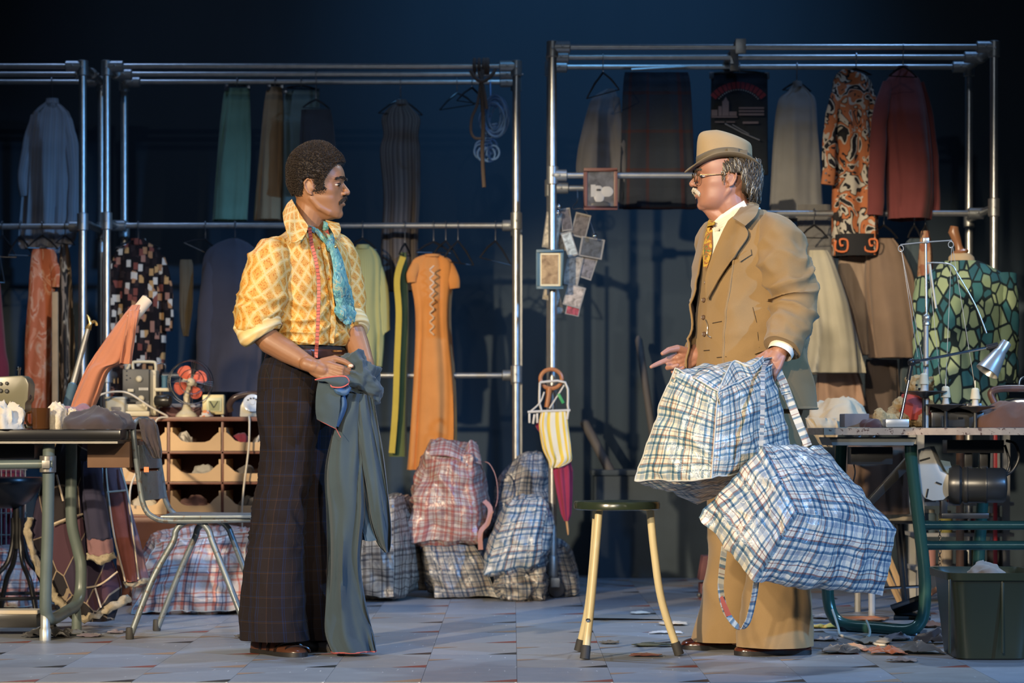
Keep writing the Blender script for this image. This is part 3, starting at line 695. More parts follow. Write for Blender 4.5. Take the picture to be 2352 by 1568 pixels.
lower('coat', 'slate teal coat beside the dress form', [(548, 2090, 2112), (575, 2076, 2124), (700, 2070, 2128), (900, 2066, 2130)], slate, 11.45, 36)
lower('scarf', 'rust paisley scarf hanging left of the dress form neck', [(530, 2116, 2134), (580, 2112, 2142), (640, 2110, 2144), (700, 2112, 2142)], contours('rust_paisley', [(0, (.30, .13, .08)), (.5, (.12, .05, .04)), (.7, (.42, .25, .16))], 12), 11.3, 37, 3, .03)
lower('trousers', 'brown trousers hanging low behind the thread stand', [(825, 1990, 2060), (900, 1986, 2064), (960, 1984, 2066)], fabric('umber', (.13, .095, .075)), 11.45, 38)
for x, y, w, l in ((1870, 488, 34, 'dark grey trousers'), (2030, 488, 34, 'brown wool jacket'), (2100, 488, 16, 'slate teal coat'), (1960, 488, 30, 'taupe trousers'), (2125, 488, 10, 'rust paisley scarf')):
    hanger(x, 490, 11.3, w, 30, 'hanger holding the '+l, hook=26)
# ------------------------------------------------------------------ people: shared anatomy
def basis(x, y):
    x = V(x).normalized(); y = V(y); y = (y-x*y.dot(x)).normalized(); z = x.cross(y)
    return x, y, z
class Frame:
    """local (x forward, y left, z up) -> world"""
    def __init__(s, o, fwd, up=(0, 0, 1), k=1.0):
        s.o = V(o); s.x = V(fwd).normalized(); u = V(up); s.z = (u-s.x*u.dot(s.x)).normalized(); s.y = s.z.cross(s.x); s.k = k
    def __call__(s, x, y, z): return s.o+(s.x*x+s.y*y+s.z*z)*s.k
    def loc(s, p): d = (V(p)-s.o)/s.k; return V((d.dot(s.x), d.dot(s.y), d.dot(s.z)))
PROF = [(-.006, .030, -.005, .020), (.002, .068, -.018, .034), (.014, .084, -.030, .044), (.030, .079, -.048, .054), (.048, .081, -.062, .060), (.060, .0835, -.072, .064), (.076, .083, -.082, .068),
        (.092, .081, -.089, .0705), (.110, .080, -.094, .072), (.126, .084, -.097, .0735), (.138, .089, -.098, .075), (.155, .089, -.097, .0755), (.175, .083, -.091, .073), (.195, .068, -.079, .064), (.210, .046, -.060, .050), (.220, .022, -.036, .030), (.2245, .004, -.014, .010)]
def head(mb, f, jowl=0, nose=1.0, wide=1.0):
    rings = []; n = 72
    tab = [(z_,)+interp(PROF, z_) for z_ in [-.004+.2285*q/90 for q in range(91)]]
    for _ in range(16): tab = [tab[0]]+[(b_[0],)+tuple((a_[q]+2*b_[q]+c_[q])/4 for q in (1, 2, 3)) for a_, b_, c_ in zip(tab, tab[1:], tab[2:])]+[tab[-1]]
    for row in tab:
        z, xf, xb, w = row; xm = -.012 if z > .05 else lerp(.012, -.012, max(0, z)/.05); w *= wide; rg = []
        for k in range(n):
            t = 2*PI*k/n; c, s_ = math.cos(t), math.sin(t)
            x = xm+(xf-xm if c > 0 else xm-xb)*math.copysign(abs(c)**.88, c); y = w*math.copysign(abs(s_)**.9, s_)
            if x > -.02:
                sm_ = min(1, (x+.02)/.04); ay = abs(y); G = lambda yy, zz, sy, sz: math.exp(-((ay-yy)/sy)**2-((z-zz)/sz)**2)
                x -= .0115*G(.030, .116, .015, .010); x += .0035*G(.028, .137, .02, .007)+.004*G(0, .058, .020, .016)-.004*G(.034, .072, .012, .02)
                y += math.copysign(sm_*(.005*G(.058, .094, .02, .016)-(0 if jowl else .003)*G(.062, .062, .02, .02)+jowl*.010*G(.055, .035, .03, .035)), y)
                x += jowl*.004*G(.045, .03, .025, .03)
            rg.append(f(x, y, z))
        rings.append(rg)
    mb.loft(rings)
    mb.limb([f(.076, 0, .128), f(.086, 0, .112), f(.095*nose, 0, .098), f(.0985*nose, 0, .0905)], [.0065, .0078, .0098, .0112], 14)
    for s_ in (-1, 1):
        mb.ball(f(.089, s_*.0125, .0855), (.0105, .0078, .0072), 12, rot=Matrix((f.x, f.y, f.z)).transposed())
        mb.ball(f(.0655, s_*.0305, .1150), (.0125, .0150, .0105), 16, rot=Matrix((f.x, f.y, f.z)).transposed())     # lids over the eye
        mb.limb([f(.062, s_*.046, .1165), f(.0755, s_*.031, .1225), f(.0765, s_*.018, .1185)], [.003, .0042, .003], 8)
        mb.limb([f(.060, s_*.044, .1080), f(.0725, s_*.031, .1045), f(.0755, s_*.019, .1085)], [.003, .0034, .003], 8)
        # ear: shell, rim, lobe
        mb.ball(f(-.020, s_*.0765*wide, .104), (.016, .0055, .026), 14, rot=Matrix((f.x, f.y, f.z)).transposed())
        mb.limb([f(-.006, s_*.078*wide, .110), f(-.012, s_*.083*wide, .128), f(-.025, s_*.086*wide, .131), f(-.036, s_*.086*wide, .118), f(-.034, s_*.083*wide, .100), f(-.024, s_*.080*wide, .082), f(-.013, s_*.077*wide, .078)], [.0034, .0038, .0042, .0042, .004, .0048, .005], 10)
        mb.limb([f(-.006, s_*.077*wide, .097), f(-.010, s_*.079*wide, .102)], [.005, .004], 8)
    mb.limb([f(.076, -.023, .0575), f(.085, -.012, .0625), f(.089, 0, .0645), f(.085, .012, .0625), f(.076, .023, .0575)], [.0025, .0048, .0055, .0048, .0025], 10)
    mb.limb([f(.076, -.022, .0555), f(.0845, -.011, .0500), f(.0875, 0, .0485), f(.0845, .011, .0500), f(.076, .022, .0555)], [.0025, .0052, .0062, .0052, .0025], 10)
    mb.ball(f(.066, 0, .018), .0190, 16)
    for s_ in (-1, 1): mb.limb([f(.062, s_*.010, .014), f(.040, s_*.036, .020), f(.010, s_*.052, .036), f(-.016, s_*.060*wide, .066)], [.014, .013, .012, .011], 12)
    if jowl: mb.limb([f(.048, 0, .008), f(.018, 0, -.008), f(-.01, 0, -.028)], [.020, .036, .048], 16)
def browm_(): return plain('lash', (.012, .008, .006), .7)
def eyes(f, parent, iris):
    R = Matrix((f.x, f.y, f.z)).transposed()
    for s_ in (-1, 1):
        c = f(.0660, s_*.0318, .1135); mb = MB(); mb.ball(c, (.0148*f.k, .0150*f.k, .0052*f.k), 22, rot=R); e = mb.build('eye', plain('eye_white', (.55, .50, .45), .25), parent, 180)
        mb = MB(); d = (f.x*1.0+f.y*s_*.42).normalized(); mb.ball(c+(f.x*.0100+f.y*s_*.0078)*f.k, (.0058*f.k, .0062*f.k, .0050*f.k), 14, rot=R); mb.build('iris', iris, e, 180)
        mb = MB(); mb.tube([c+(f.x*x_+f.y*s_*y_+f.z*z_)*f.k for x_, y_, z_ in ((.0140, -.008, .0030), (.0138, .002, .0052), (.0095, .0105, .0050), (.002, .0148, .0022))], [.0008, .0014, .0014, .0008], 6); mb.build('lashes', browm_(), e)
def hand(mb, wrist, d, dors, thumb, curls, tdirs, k=1.0):
    """d finger direction, dors back-of-hand normal, thumb = thumb side; curls: per finger (3 joint bends, degrees)"""
    x = V(d).normalized(); z = V(dors); z = (z-x*z.dot(x)).normalized(); y = V(thumb); y = (y-x*y.dot(x)-z*y.dot(z)).normalized()
    P = lambda a, b, c: V(wrist)+(x*a+y*b+z*c)*k
    ys = [.030, .010, -.010, -.028]; kn = [.090, .094, .088, .079]; ln = [.072, .080, .074, .058]; tips = []
    mb.limb([P(-.03, 0, 0), P(0, 0, 0), P(.03, 0, -.003)], [.0245*k, .0235*k, .024*k], 14)
    for i in range(4):
        mb.limb([P(.0, ys[i]*.6, -.002), P(.045, ys[i]*.85, -.004), P(kn[i], ys[i], 0)], [.0125*k, .0145*k, .0118*k], 12)
        mb.limb([P(.01, ys[i]*.6, -.012), P(.06, ys[i]*.8, -.014)], [.012*k, .012*k], 10)
        p = P(kn[i], ys[i], 0); a = 0; pts = [p]; sp = (i-1.5)*-.05
        for q, fr in zip(curls[i], (.45, .31, .24)):
            a += math.radians(q); dv = (x*math.cos(a)-z*math.sin(a)+y*sp*math.cos(a)).normalized(); p = p+dv*ln[i]*fr*k; pts.append(p)
        mb.limb(pts, [.0102*k, .0094*k, .0086*k, .0070*k], 12); tips.append((pts[-1], dv))
    p = P(.018, .026, -.008); pts = [p]
    for (a, b, c), l in zip(tdirs, (.046, .036, .028)):
        dv = (x*a+y*b+z*c).normalized(); p = p+dv*l*k; pts.append(p)
    mb.limb(pts, [.0165*k, .0135*k, .0112*k, .0082*k], 12); tips.append((pts[-1], dv))
    return tips
def skin(name, c, c2, lip, f):
    m, nt, b = _new(name); o = coords(nt)
    col = mix(nt, noise_t(nt, o, 22, 4), c, c2)
    b.inputs['Subsurface Weight'].default_value = .12; b.inputs['Subsurface Radius'].default_value = (.012, .005, .003); b.inputs['Subsurface Scale'].default_value = .5
    L(nt, col, b.inputs['Base Color']); finish(b, .46, 0, .42); bump(nt, b, noise_t(nt, o, 420, 2), .10, .001); return m
def shoe(t, name, heel, d, length, mat, sole_mat, straps=None, w=.046, h=.075):
    x = V((d[0], d[1], 0)).normalized(); y = V((0, 0, 1)).cross(x); hz = V(heel)
    prof = [(0, .55, .80), (.05, .80, .95), (.2, .86, 1.0), (.36, .80, .98), (.5, .86, .80), (.65, 1.0, .60), (.8, .96, .50), (.92, .74, .40), (.98, .42, .30), (1.0, .12, .16)]
    up = []; so = []
    for s_, ww, hh in spline(prof, 3):
        c = hz+x*(s_*length); hw = w*max(.05, ww); H = h*hh
        up.append([c+y*(hw*math.cos(a))+V((0, 0, .014+max(0, math.sin(a))**.8*(H-.014))) for a in [PI*k/15 for k in range(16)]])
        so.append([c+y*(hw*1.06*sx)+V((0, 0, zz)) for sx, zz in ((1, .016), (-1, .016), (-1, 0.001), (1, 0.001))])
    mb = MB(); mb.loft(up, True); o = mb.build(name, mat, t, 50)
    mb = MB(); mb.loft(so); mb.build('sole', sole_mat, o)
    if straps:
        for s0 in (.34, .52, .70, .86):
            r = interp([(a, b, c) for a, b, c in prof], s0); c = hz+x*(s0*length); hw = w*r[0]*1.04; H = h*r[1]*1.05
            mb = MB(); pts = [c+x*(.02*math.cos(a))+y*(hw*math.cos(a))+V((0, 0, .014+max(0, math.sin(a))**.8*(H-.012))) for a in [PI*k/12 for k in range(13)]]
            mb.ribbon(pts, .013, x, .004); mb.build('strap', straps, o)
    return o
def loftbody(rows, d0, ax, ay, n=64, e=2.1, amp=.004, fs=9, seed=1, t0=0, t1=None, skew=2.0, k=6, drape=None):
    """clothing tube: rows = (py, cx, ddepth, a, b); ax, ay horizontal axes"""
    rings = []; R = spline(rows, k); v = 0; last = None
    for py, cx, dd, a, b in R:
        c = W(cx, py, d0+dd); v += (c-last).length if last else 0; last = c
        rg = ring(c, ax, ay, a, b, n, e, t0, t1); out = []
        for i, p in enumerate(rg):
            q = p-c; u = q.length; dirn = q.normalized()
            wv = nzv(p, 3.0, seed+8)*.05; p2 = p+wv
            r1 = 1-2.4*abs(nz((p2.x*fs+p2.z*skew, p2.y*fs, p2.z*fs*.7+p2.x*skew*1.5), 1, seed)); r2 = 1-2.4*abs(nz((p2.x*fs*2-p2.z*5, p2.y*fs*2, p2.z*fs*1.5+p2.x*4), 1, seed+4))
            ex = 0
            if drape:
                A, y0, sg, fq = drape; th = 2*PI*i/n; ex = A*math.exp(-((py-y0)/sg)**2)*(1-2*abs(math.sin(PI*(py/fq+.9*math.sin(th+.6)+1.6*nz(p, 6, seed+6))))**.7)
            out.append(p+dirn*(amp*(r1*1.1+r2*.6)+ex))
        rings.append(out)
    return rings
def sleeve(mb, path, d0, n=36, amp=.005, fs=16, seed=1, flat=1.0, caps=(True, True), k=7, crease=None):
    P = spline(path, k); pts = [W(p[0], p[1], d0+p[2]) for p in P]; rr = [p[3] for p in P]
    s = MB(); s.tube(pts, rr, n, flat=flat, caps=caps); m = len(P)
    cs = pts
    def w(p):
        c = min(cs, key=lambda q: (q-p).length_squared); q = p-c
        if q.length < 1e-6: return p
        r1 = 1-2*abs(nz((p.x*fs*.6, p.y*fs*.6, p.z*fs+p.x*fs*.7), 1, seed)); r2 = 1-2*abs(nz(p, fs*1.9, seed+2))
        ex = 0
        if crease:
            v = cs.index(c)/(m-1); A, v0, sg, fq = crease; th = math.atan2(q.y+q.x*.5, q.z-q.x)
            ex = A*math.exp(-((v-v0)/sg)**2)*(1-2*abs(math.sin(PI*(v*fq+.35*math.sin(th)+.8*nz(p, 9, seed))))**.7)
        return p+q.normalized()*(amp*(r1*1.2+r2*.5)+ex)
    s.warp(w); o = len(mb.v); mb.v += s.v; mb.f += [[o+i for i in f] for f in s.f]; mb.m += s.m; mb.uv += s.uv
    return pts
def patch(bvh, left, right, off=.006, nc=6, k=4, th=.003, lift=None, dflt=8.2):
    """sheet laid on a surface between two pixel polylines"""
    A = spline(left, k); B = spline(right, k); g = []
    for a, b in zip(A, B):
        g.append([hit(bvh, lerp(a[0], b[0], i/(nc-1)), lerp(a[1], b[1], i/(nc-1)), off+(lift or 0)*math.sin(PI*i/(nc-1)), dflt) for i in range(nc)])
    # smooth so that the sheet bridges folds
    for _ in range(7):
        g2 = [[p.copy() for p in r] for r in g]
        for j in range(len(g)):
            for i in range(nc):
                nb = [g[q][w] for q, w in ((j-1, i), (j+1, i), (j, i-1), (j, i+1)) if 0 <= q < len(g) and 0 <= w < nc]
                av = sum((p.y for p in nb))/len(nb); y = min(g[j][i].y, lerp(g[j][i].y, av, .6)); s_ = y/g[j][i].y
                p = g[j][i]; g2[j][i] = V((p.x*s_, y, CH+(p.z-CH)*s_))
        g = g2
    mb = MB(); mb.sheet(g, th); return mb
def smooth_obj(o, it=1): return o
# ------------------------------------------------------------------ man in the yellow shirt
D1 = 8.3
f1 = V((.82, -.57, 0)).normalized(); r1 = V((-.57, -.82, 0)).normalized()
man1 = thing('person', 'standing man in yellow diamond print shirt and plaid flared trousers holding blue cloth', 'person', V((W(680, 0, 8.25).x, 8.25, 0)))
H1 = Frame(W(733, 503, 8.27), (1, -.10, 0), (.02, 0, 1), 1.02)
body = MB(); head(body, H1, nose=1.0)
body.limb([H1(-.022, 0, .085), H1(-.028, 0, .03), W(706, 515, 8.28), W(698, 548, 8.28)], [.058, .056, .057, .066], 20)
P = lambda x, y, d: W(x, y, D1+d)
# arms: near (right) and far (left)
body.limb([P(628, 585, -.15), P(600, 680, -.19), P(588, 752, -.20)], [.052, .046, .041], 16)
body.limb([P(588, 752, -.20), P(622, 785, -.21), P(660, 808, -.22), P(702, 832, -.235), P(722, 842, -.265)], [.040, .044, .040, .030, .026], 18)
tips = hand(body, P(722, 843, -.265), (.92, -.06, -.34), (-.10, -1, .25), (.25, .15, 1),
            [(38, 30, 25), (44, 34, 25), (50, 36, 25), (55, 36, 25)], [(.75, .62, -.1), (.97, .05, -.05), (.97, -.16, -.05)], 1.0)
body.limb([P(775, 580, .12), P(800, 680, .10), P(806, 745, .05)], [.050, .045, .040], 16)
body.limb([P(806, 745, .05), P(820, 790, -.02), P(838, 838, -.08), P(848, 862, -.10)], [.041, .043, .034, .027], 16)
tipl = hand(body, P(848, 862, -.10), (.22, -.30, -.92), (.95, -.25, .15), (-.2, -.9, .1),
            [(60, 70, 40), (62, 74, 40), (62, 74, 40), (58, 70, 40)], [(.6, .7, -.3), (.8, .2, -.5), (.7, 0, -.7)], .98)
body.limb([P(700, 545, 0), P(700, 640, 0), P(706, 800, 0), P(692, 900, 0)], [.07, .10, .10, .10], 18)
body.limb([P(600+80, 570, 0), P(628, 580, -.14)], [.05, .05], 12); body.limb([P(720, 570, 0), P(772, 578, .11)], [.05, .05], 12)
for pts in ([P(670, 900, -.06), P(655, 1150, -.09), P(632, 1480, -.09)], [P(710, 900, .07), P(708, 1150, .10), P(716, 1470, .10)]): body.limb(pts, [.075, .05, .032], 14)
body = fuse(body, .0028, 7, .5)
skin1 = skin('brown_skin', (.235, .108, .052), (.30, .145, .072), None, H1)
body.build('body', skin1, man1, 180)
eyes(H1, man1, plain('dark_iris', (.02, .012, .008), .15))
mb = MB(); p, dv = tips[4]; mb.ball(p+V((-.004, -.0068, .001)), (.0095, .0032, .0062), 12); mb.build('thumbnail', plain('nail', (.62, .44, .34), .35), man1, 180)
# hair
afro_m = plain('afro_hair', (.020, .0125, .0085), .8, 0, .5, 260)
afro_l = plain('afro_curl', (.040, .026, .018), .7)
def hairline(z): return interp([(.0, -.2), (.066, -.2), (.0675, .020), (.075, .032), (.095, .037), (.110, .032), (.125, .034), (.145, .046), (.17, .062), (.19, .078), (.20, .094), (.212, .3), (.3, .3)], z)[0]
def afro_pt(dvx):
    p = V((-.010, 0, .158))+V((dvx.x*.104, dvx.y*.098, dvx.z*.111))
    if p.z < .15 and p.x < 0: p.x -= .006*(.15-p.z)/.08
    j = .004*nz(p, 120, 4); q = V((p.x+j, p.y, p.z+j))
    bare = q.x > hairline(q.z) or (-.046 < q.x < -.006 and q.z < .134-abs(q.x+.024)*.35) or (q.z < .078-.25*(q.x+.07) and q.x < 0)
    if not bare and p.z < .15 and p.x > -.02: p.y = math.copysign(min(abs(p.y), lerp(.0765, .092, max(0, (p.z-.11))/.04)), p.y)
    return p, bare
mb = MB(); rings = []; nA = 220; mA = 150
for j in range(1, mA):
    ph = PI*j/mA; rg = []
    for i in range(nA):
        t = 2*PI*i/nA; dvx = V((math.sin(ph)*math.cos(t), math.sin(ph)*math.sin(t), math.cos(ph)))
        p, bare = afro_pt(dvx)
        if bare: p = V((-.012, 0, .14))+(p-V((-.012, 0, .14)))*.62
        else: p += dvx*(.003*nz(p, 85, 2)+.0022*nz(p, 210, 5)+.004*nz(p, 22, 1)-.002)
        rg.append(H1(*p))
    rings.append(rg)
mb.loft(rings); hair1 = mb.build('hair', afro_m, man1, 180, label='short rounded black afro with sideburns')
rnd = random.Random(5); mb = MB()
while len(mb.f) < 11000*8:
    dvx = V((rnd.gauss(0, 1), rnd.gauss(0, 1), rnd.gauss(0, 1))).normalized(); p, bare = afro_pt(dvx)
    if bare: continue
    p += dvx*(.004*nz(p, 22, 1)-.001); e1 = dvx.cross(V((rnd.gauss(0, 1), rnd.gauss(0, 1), rnd.gauss(0, 1)))).normalized(); r_ = rnd.uniform(.0016, .0030)
    pts = [H1(*(p+dvx*r_*(1.0-math.cos(a))+e1*r_*math.sin(a))) for a in (0, 1.5, 3.0)]
    mb.tube(pts, [.0008, .0009, .0006], 4, mat=0 if rnd.random() < .6 else 1, caps=(False, False))
hk = mb.build('curls', [afro_m, afro_l], hair1, 180)
browm = plain('brow_hair', (.018, .011, .008), .8, bs=400, bstr=.6)
def hairs(name, f, curves, mat, parent, r=.0011, seed=1, n=120, jit=.0035, length=.009, droop=(0, 0, -1)):
    """short hairs laid along local curves on both sides"""
    rnd = random.Random(seed); mb = MB()
    for c in curves:
        C = spline(c, 10)
        for _ in range(n):
            q = V(C[rnd.randrange(len(C))])+V((rnd.uniform(-.4, .8), rnd.uniform(-1, 1), rnd.uniform(-1, 1)))*jit
            i = min(range(len(C)), key=lambda w: (V(C[w])-q).length); tg = (V(C[min(i+1, len(C)-1)])-V(C[max(0, i-1)])).normalized()
            e = q+(tg*.6+V(droop)*.5+V((.15, 0, 0))+V((rnd.uniform(-1, 1), rnd.uniform(-1, 1), rnd.uniform(-1, 1)))*.25)*length
            mb.tube([f(*q), f(*lerp(q, e, .5)), f(*e)], [r, r*.9, r*.3], 4)
    return mb.build(name, mat, parent)
for s_ in (-1, 1):
    hairs('eyebrow', H1, [[(.093, s_*.012, .134), (.0905, s_*.026, .139), (.080, s_*.040, .139), (.068, s_*.050, .134)]], browm, man1, .0012, 3+s_, 190, .0028, .008, (0, 0, .2))
hairs('moustache', H1, [[(.094, 0, .0735), (.0915, s_*.012, .071), (.084, s_*.022, .064), (.0765, s_*.028, .054)] for s_ in (-1, 1)], browm, man1, .0012, 9, 230, .0035, .008)

# shirt: diamond lattice print
m, nt, b = _new('yellow_diamond_print'); P_ = .047
s = uvsplit(nt, 'UV'); q1 = math_(nt, 'MULTIPLY', math_(nt, 'ADD', s[0], math_(nt, 'MULTIPLY', s[1], .78)), 1/P_); q2 = math_(nt, 'MULTIPLY', math_(nt, 'SUBTRACT', s[0], math_(nt, 'MULTIPLY', s[1], .78)), 1/P_)
def tri(x): return math_(nt, 'ABSOLUTE', math_(nt, 'SUBTRACT', math_(nt, 'FRACT', x), .5))
a1, a2 = tri(q1), tri(q2); edge = math_(nt, 'MAXIMUM', a1, a2); lines = math_(nt, 'GREATER_THAN', edge, .43)
uv = coords(nt, 'UV'); vor = N(nt, 'ShaderNodeTexVoronoi'); vor.inputs['Scale'].default_value = 190; L(nt, uv, vor.inputs['Vector'])
speck = math_(nt, 'GREATER_THAN', vor.outputs['Distance'], .40)
inner = math_(nt, 'LESS_THAN', math_(nt, 'ADD', edge, math_(nt, 'MULTIPLY', noise_t(nt, uv, 60, 2), .16)), .40)
base = mix(nt, speck, (.52, .30, .062), (.57, .375, .12)); medal = mix(nt, speck, (.42, .135, .014), (.53, .26, .045))
col = mix(nt, math_(nt, 'MULTIPLY', inner, .9), base, medal); col = mix(nt, math_(nt, 'MULTIPLY', lines, .6), col, (.60, .46, .23))
L(nt, col, b.inputs['Base Color']); finish(b, .62, 0, .3); bump(nt, b, noise_t(nt, uv, 30, 3), .25, .004)
yshirt = m
lining = stripes('shirt_reverse', [(0, (.66, .50, .23)), (.4, (.72, .60, .35)), (.7, (.58, .39, .15)), (1, (.66, .50, .23))], .02, 1)
ST = MB(); rows = [(532, 704, 0, .066, .062), (545, 702, 0, .105, .076), (562, 699, 0, .165, .090), (582, 697, 0, .190, .105), (640, 698, 0, .192, .128), (700, 705, 0, .182, .130), (745, 714, 0, .178, .134), (778, 716, 0, .172, .128), (795, 712, 0, .160, .116)]
ST.loft(loftbody(rows, D1, r1, f1, 130, 2.2, .0115, 5.5, 3, k=13, skew=4, drape=(.0105, 735, 62, 34)), True, (True, True), 0, 1.05)
SN = MB(); sleeve(SN, [(650, 580, -.10, .050), (624, 598, -.15, .069), (610, 640, -.18, .077), (600, 695, -.19, .079), (592, 735, -.20, .075), (593, 758, -.20, .064)], D1, 64, .009, 11, 5, k=11, crease=(.007, .70, .18, 7))
SF = MB(); sleeve(SF, [(752, 566, .10, .06), (772, 590, .12, .072), (790, 650, .12, .070), (800, 720, .08, .062), (806, 752, .05, .052)], D1, 30, .004, 15, 7)
ST.build('shirt', yshirt, man1, 180)
sn = SN.build('sleeve', yshirt, man1, 180); SF.build('sleeve', yshirt, man1, 180)
mb = MB(); sleeve(mb, [(589, 736, -.20, .072), (591, 744, -.20, .077), (596, 757, -.205, .075), (601, 768, -.207, .070), (604, 773, -.207, .058)], D1, 44, .006, 22, 8, caps=(False, True)); mb.build('rolled_cuff', lining, man1, 180)
mb = MB(); sleeve(mb, [(802, 730, .06, .058), (806, 746, .045, .064), (811, 760, .035, .060), (813, 765, .03, .048)], D1, 30, .003, 26, 9, caps=(False, True)); mb.build('rolled_cuff', lining, man1, 180)
# trousers
B0 = (.016, .012, .0135); BB_ = (.014, .022, .060); BO = (.055, .030, .020)
tp = plaid('brown_plaid', [(0, B0), (.08, BB_), (.13, B0), (.17, BB_), (.20, (.020, .015, .015)), (.50, BO), (.525, B0), (.70, (.018, .02, .04)), (.73, B0)],
           [(0, B0), (.14, (.016, .022, .05)), (.17, (.020, .015, .015)), (.2, BO), (.22, B0), (.58, (.016, .02, .04)), (.61, B0)], .085, .92, 'MIX', .5, .12)
TP = MB(); TP.loft(loftbody([(806, 706, 0, .156, .112), (822, 703, 0, .166, .118), (860, 696, 0, .178, .128), (910, 688, 0, .166, .122), (955, 682, 0, .148, .112), (985, 680, 0, .11, .08)], D1, r1, f1, 90, 2.2, .003, 7, 11), True, (True, True), 0, 1.0)
TN = MB(); TN.loft(loftbody([(862, 672, -.05, .06, .07), (885, 664, -.06, .088, .104), (940, 662, -.08, .098, .112), (1000, 661, -.09, .088, .100), (1100, 654, -.09, .080, .090), (1200, 639, -.09, .083, .092), (1300, 630, -.09, .091, .100), (1400, 627, -.09, .102, .111), (1468, 631, -.09, .110, .119)], D1, r1, f1, 90, 2.1, .0075, 7, 13, skew=4, k=9, drape=(.0055, 1180, 150, 52)), True, (True, False), 0, .62)
TF = MB(); TF.loft(loftbody([(862, 706, .05, .06, .07), (900, 712, .065, .09, .105), (1000, 712, .09, .088, .10), (1100, 708, .10, .080, .090), (1200, 704, .10, .083, .092), (1350, 712, .10, .096, .105), (1464, 720, .10, .11, .119)], D1, r1, f1, 72, 2.1, .007, 7, 15, skew=4), True, (True, False), 0, .62)
tr = TP.build('trousers', tp, man1, 180); TN.build('trouser_leg', tp, man1, 180); TF.build('trouser_leg', tp, man1, 180)
ALL1 = bvh_of(ST, TP, body); SH1 = bvh_of(ST)
# waistband, belt and buckle
mb = MB(); mb.loft(loftbody([(793, 711, 0, .161, .117), (808, 709, 0, .163, .118)], D1, r1, f1, 64, 2.2, 0), True, (False, False)); mb.build('waistband', fabric('black_band', (.02, .018, .02)), man1, 60)
beltm = plain('brown_leather', (.055, .022, .014), .30, bs=60, bstr=.4); brass = plain('brass', (.72, .50, .20), .25, .9)
mb = MB(); mb.loft(loftbody([(804, 709, 0, .168, .122), (808, 708.5, 0, .170, .124), (821, 706, 0, .171, .125), (824, 705, 0, .169, .123)], D1, r1, f1, 64, 2.2, 0), True, (False, False)); BL = mb; blt = mb.build('belt', beltm, man1, 60)
BB = bvh_of(BL); mb = MB(); c = [hit(BB, x, y, .004) for x, y in ((764, 806), (782, 806), (782, 824), (764, 824))]; mb.tube(c, .0028, 8, closed=True); mb.tube([hit(BB, 764, 815, .006), hit(BB, 784, 815, .006)], .002, 6); mb.build('buckle', brass, blt)
# collar, placket buttons, pocket opening
NK1 = bvh_of(body, ST)
def grid_px(pl): return [[W(*p) for p in r] for r in pl]
mb = MB(); inn = [(671, 459, 8.25), (679, 474, 8.19), (690, 494, 8.155), (707, 519, 8.135)]; mid = [(660, 470, 8.225), (667, 500, 8.13), (680, 526, 8.115), (704, 533, 8.12)]; out = [(651, 490, 8.20), (655, 522, 8.09), (669, 557, 8.085), (694, 551, 8.10)]
mb.sheet(grid_px([spline(r_, 5) for r_ in spline([tuple(sum(inn, ())), tuple(sum(mid, ())), tuple(sum(out, ()))], 5) for r_ in [[r_[i*3:i*3+3] for i in range(4)]]]), .0035); mb.build('collar_wing', yshirt, man1, 60)
mb = MB(); inn = [(748, 505, 8.25), (754, 516, 8.20), (764, 534, 8.16)]; out = [(779, 512, 8.26), (783, 530, 8.20), (773, 549, 8.155)]
mb.sheet(grid_px([spline([tuple(lerp(V(a), V(b), k/5)+V((0, 0, -.012*math.sin(PI*k/5)))) for a, b in zip(inn, out)], 5) for k in range(6)]), .0035); mb.build('collar_wing', yshirt, man1, 60)
btn = plain('amber_button', (.35, .10, .03), .3)
for x, y in ((732, 570), (745, 605), (752, 640), (765, 780)):
    mb = MB(); p = hit(SH1, x, y, .003); mb.ball(p, .006, 10); mb.build('button', btn, man1, 180)
mb = patch(SH1, [(733, 548), (742, 600), (752, 660), (758, 720), (756, 786)], [(741, 548), (752, 600), (762, 660), (768, 720), (766, 786)], .004, 4); mb.build('placket', yshirt, man1, 60)
TB1 = bvh_of(TP); mb = MB(); mb.tube([hit(TB1, 612, 845, .002), hit(TB1, 617, 862, .002), hit(TB1, 622, 874, .002)], .0022, 6); mb.build('pocket_slit', fabric('black_band2', (.012, .01, .01)), man1)
# shoes
sh1 = plain('brown_shoe', (.075, .028, .014), .28); sol = plain('black_sole', (.015, .013, .012), .5); str1 = plain('dark_strap', (.016, .009, .007), .25)
shoe(man1, 'shoe', (W(590, 0, 8.30).x, 8.30, 0.0), (.50, -.55), .27, sh1, sol, str1)
shoe(man1, 'shoe', (W(672, 0, 8.46).x, 8.46, 0.0), (.55, -.5), .27, plain('navy_shoe', (.02, .022, .03), .35), sol)

# scarf
pais = contours('teal_paisley', [(0, (.10, .26, .26)), (.28, (.16, .36, .34)), (.42, (.38, .36, .20)), (.52, (.09, .22, .26)), (.75, (.19, .40, .38)), (.88, (.05, .13, .17))], 26, (1, 1, .7), 2.2, .45, 2.4)
sc = MB()
for L_, R_ in (([(708, 519), (722, 540), (738, 560), (748, 575)], [(720, 528), (733, 542), (746, 556), (757, 570)]), ([(742, 507), (742, 525), (745, 550), (749, 574)], [(752, 512), (756, 530), (759, 550), (760, 572)])):
    q = patch(ALL1, L_, R_, .014, 6, 5, .004, .008); sc.add(q.v, q.f, 0, q.uv)
q = patch(ALL1, [(749, 574), (752, 600), (757, 640), (763, 690), (768, 725), (786, 752)], [(763, 572), (775, 600), (787, 650), (797, 700), (802, 728), (790, 753)], .020, 8, 6, .004, .008); sc.add(q.v, q.f, 0, q.uv)
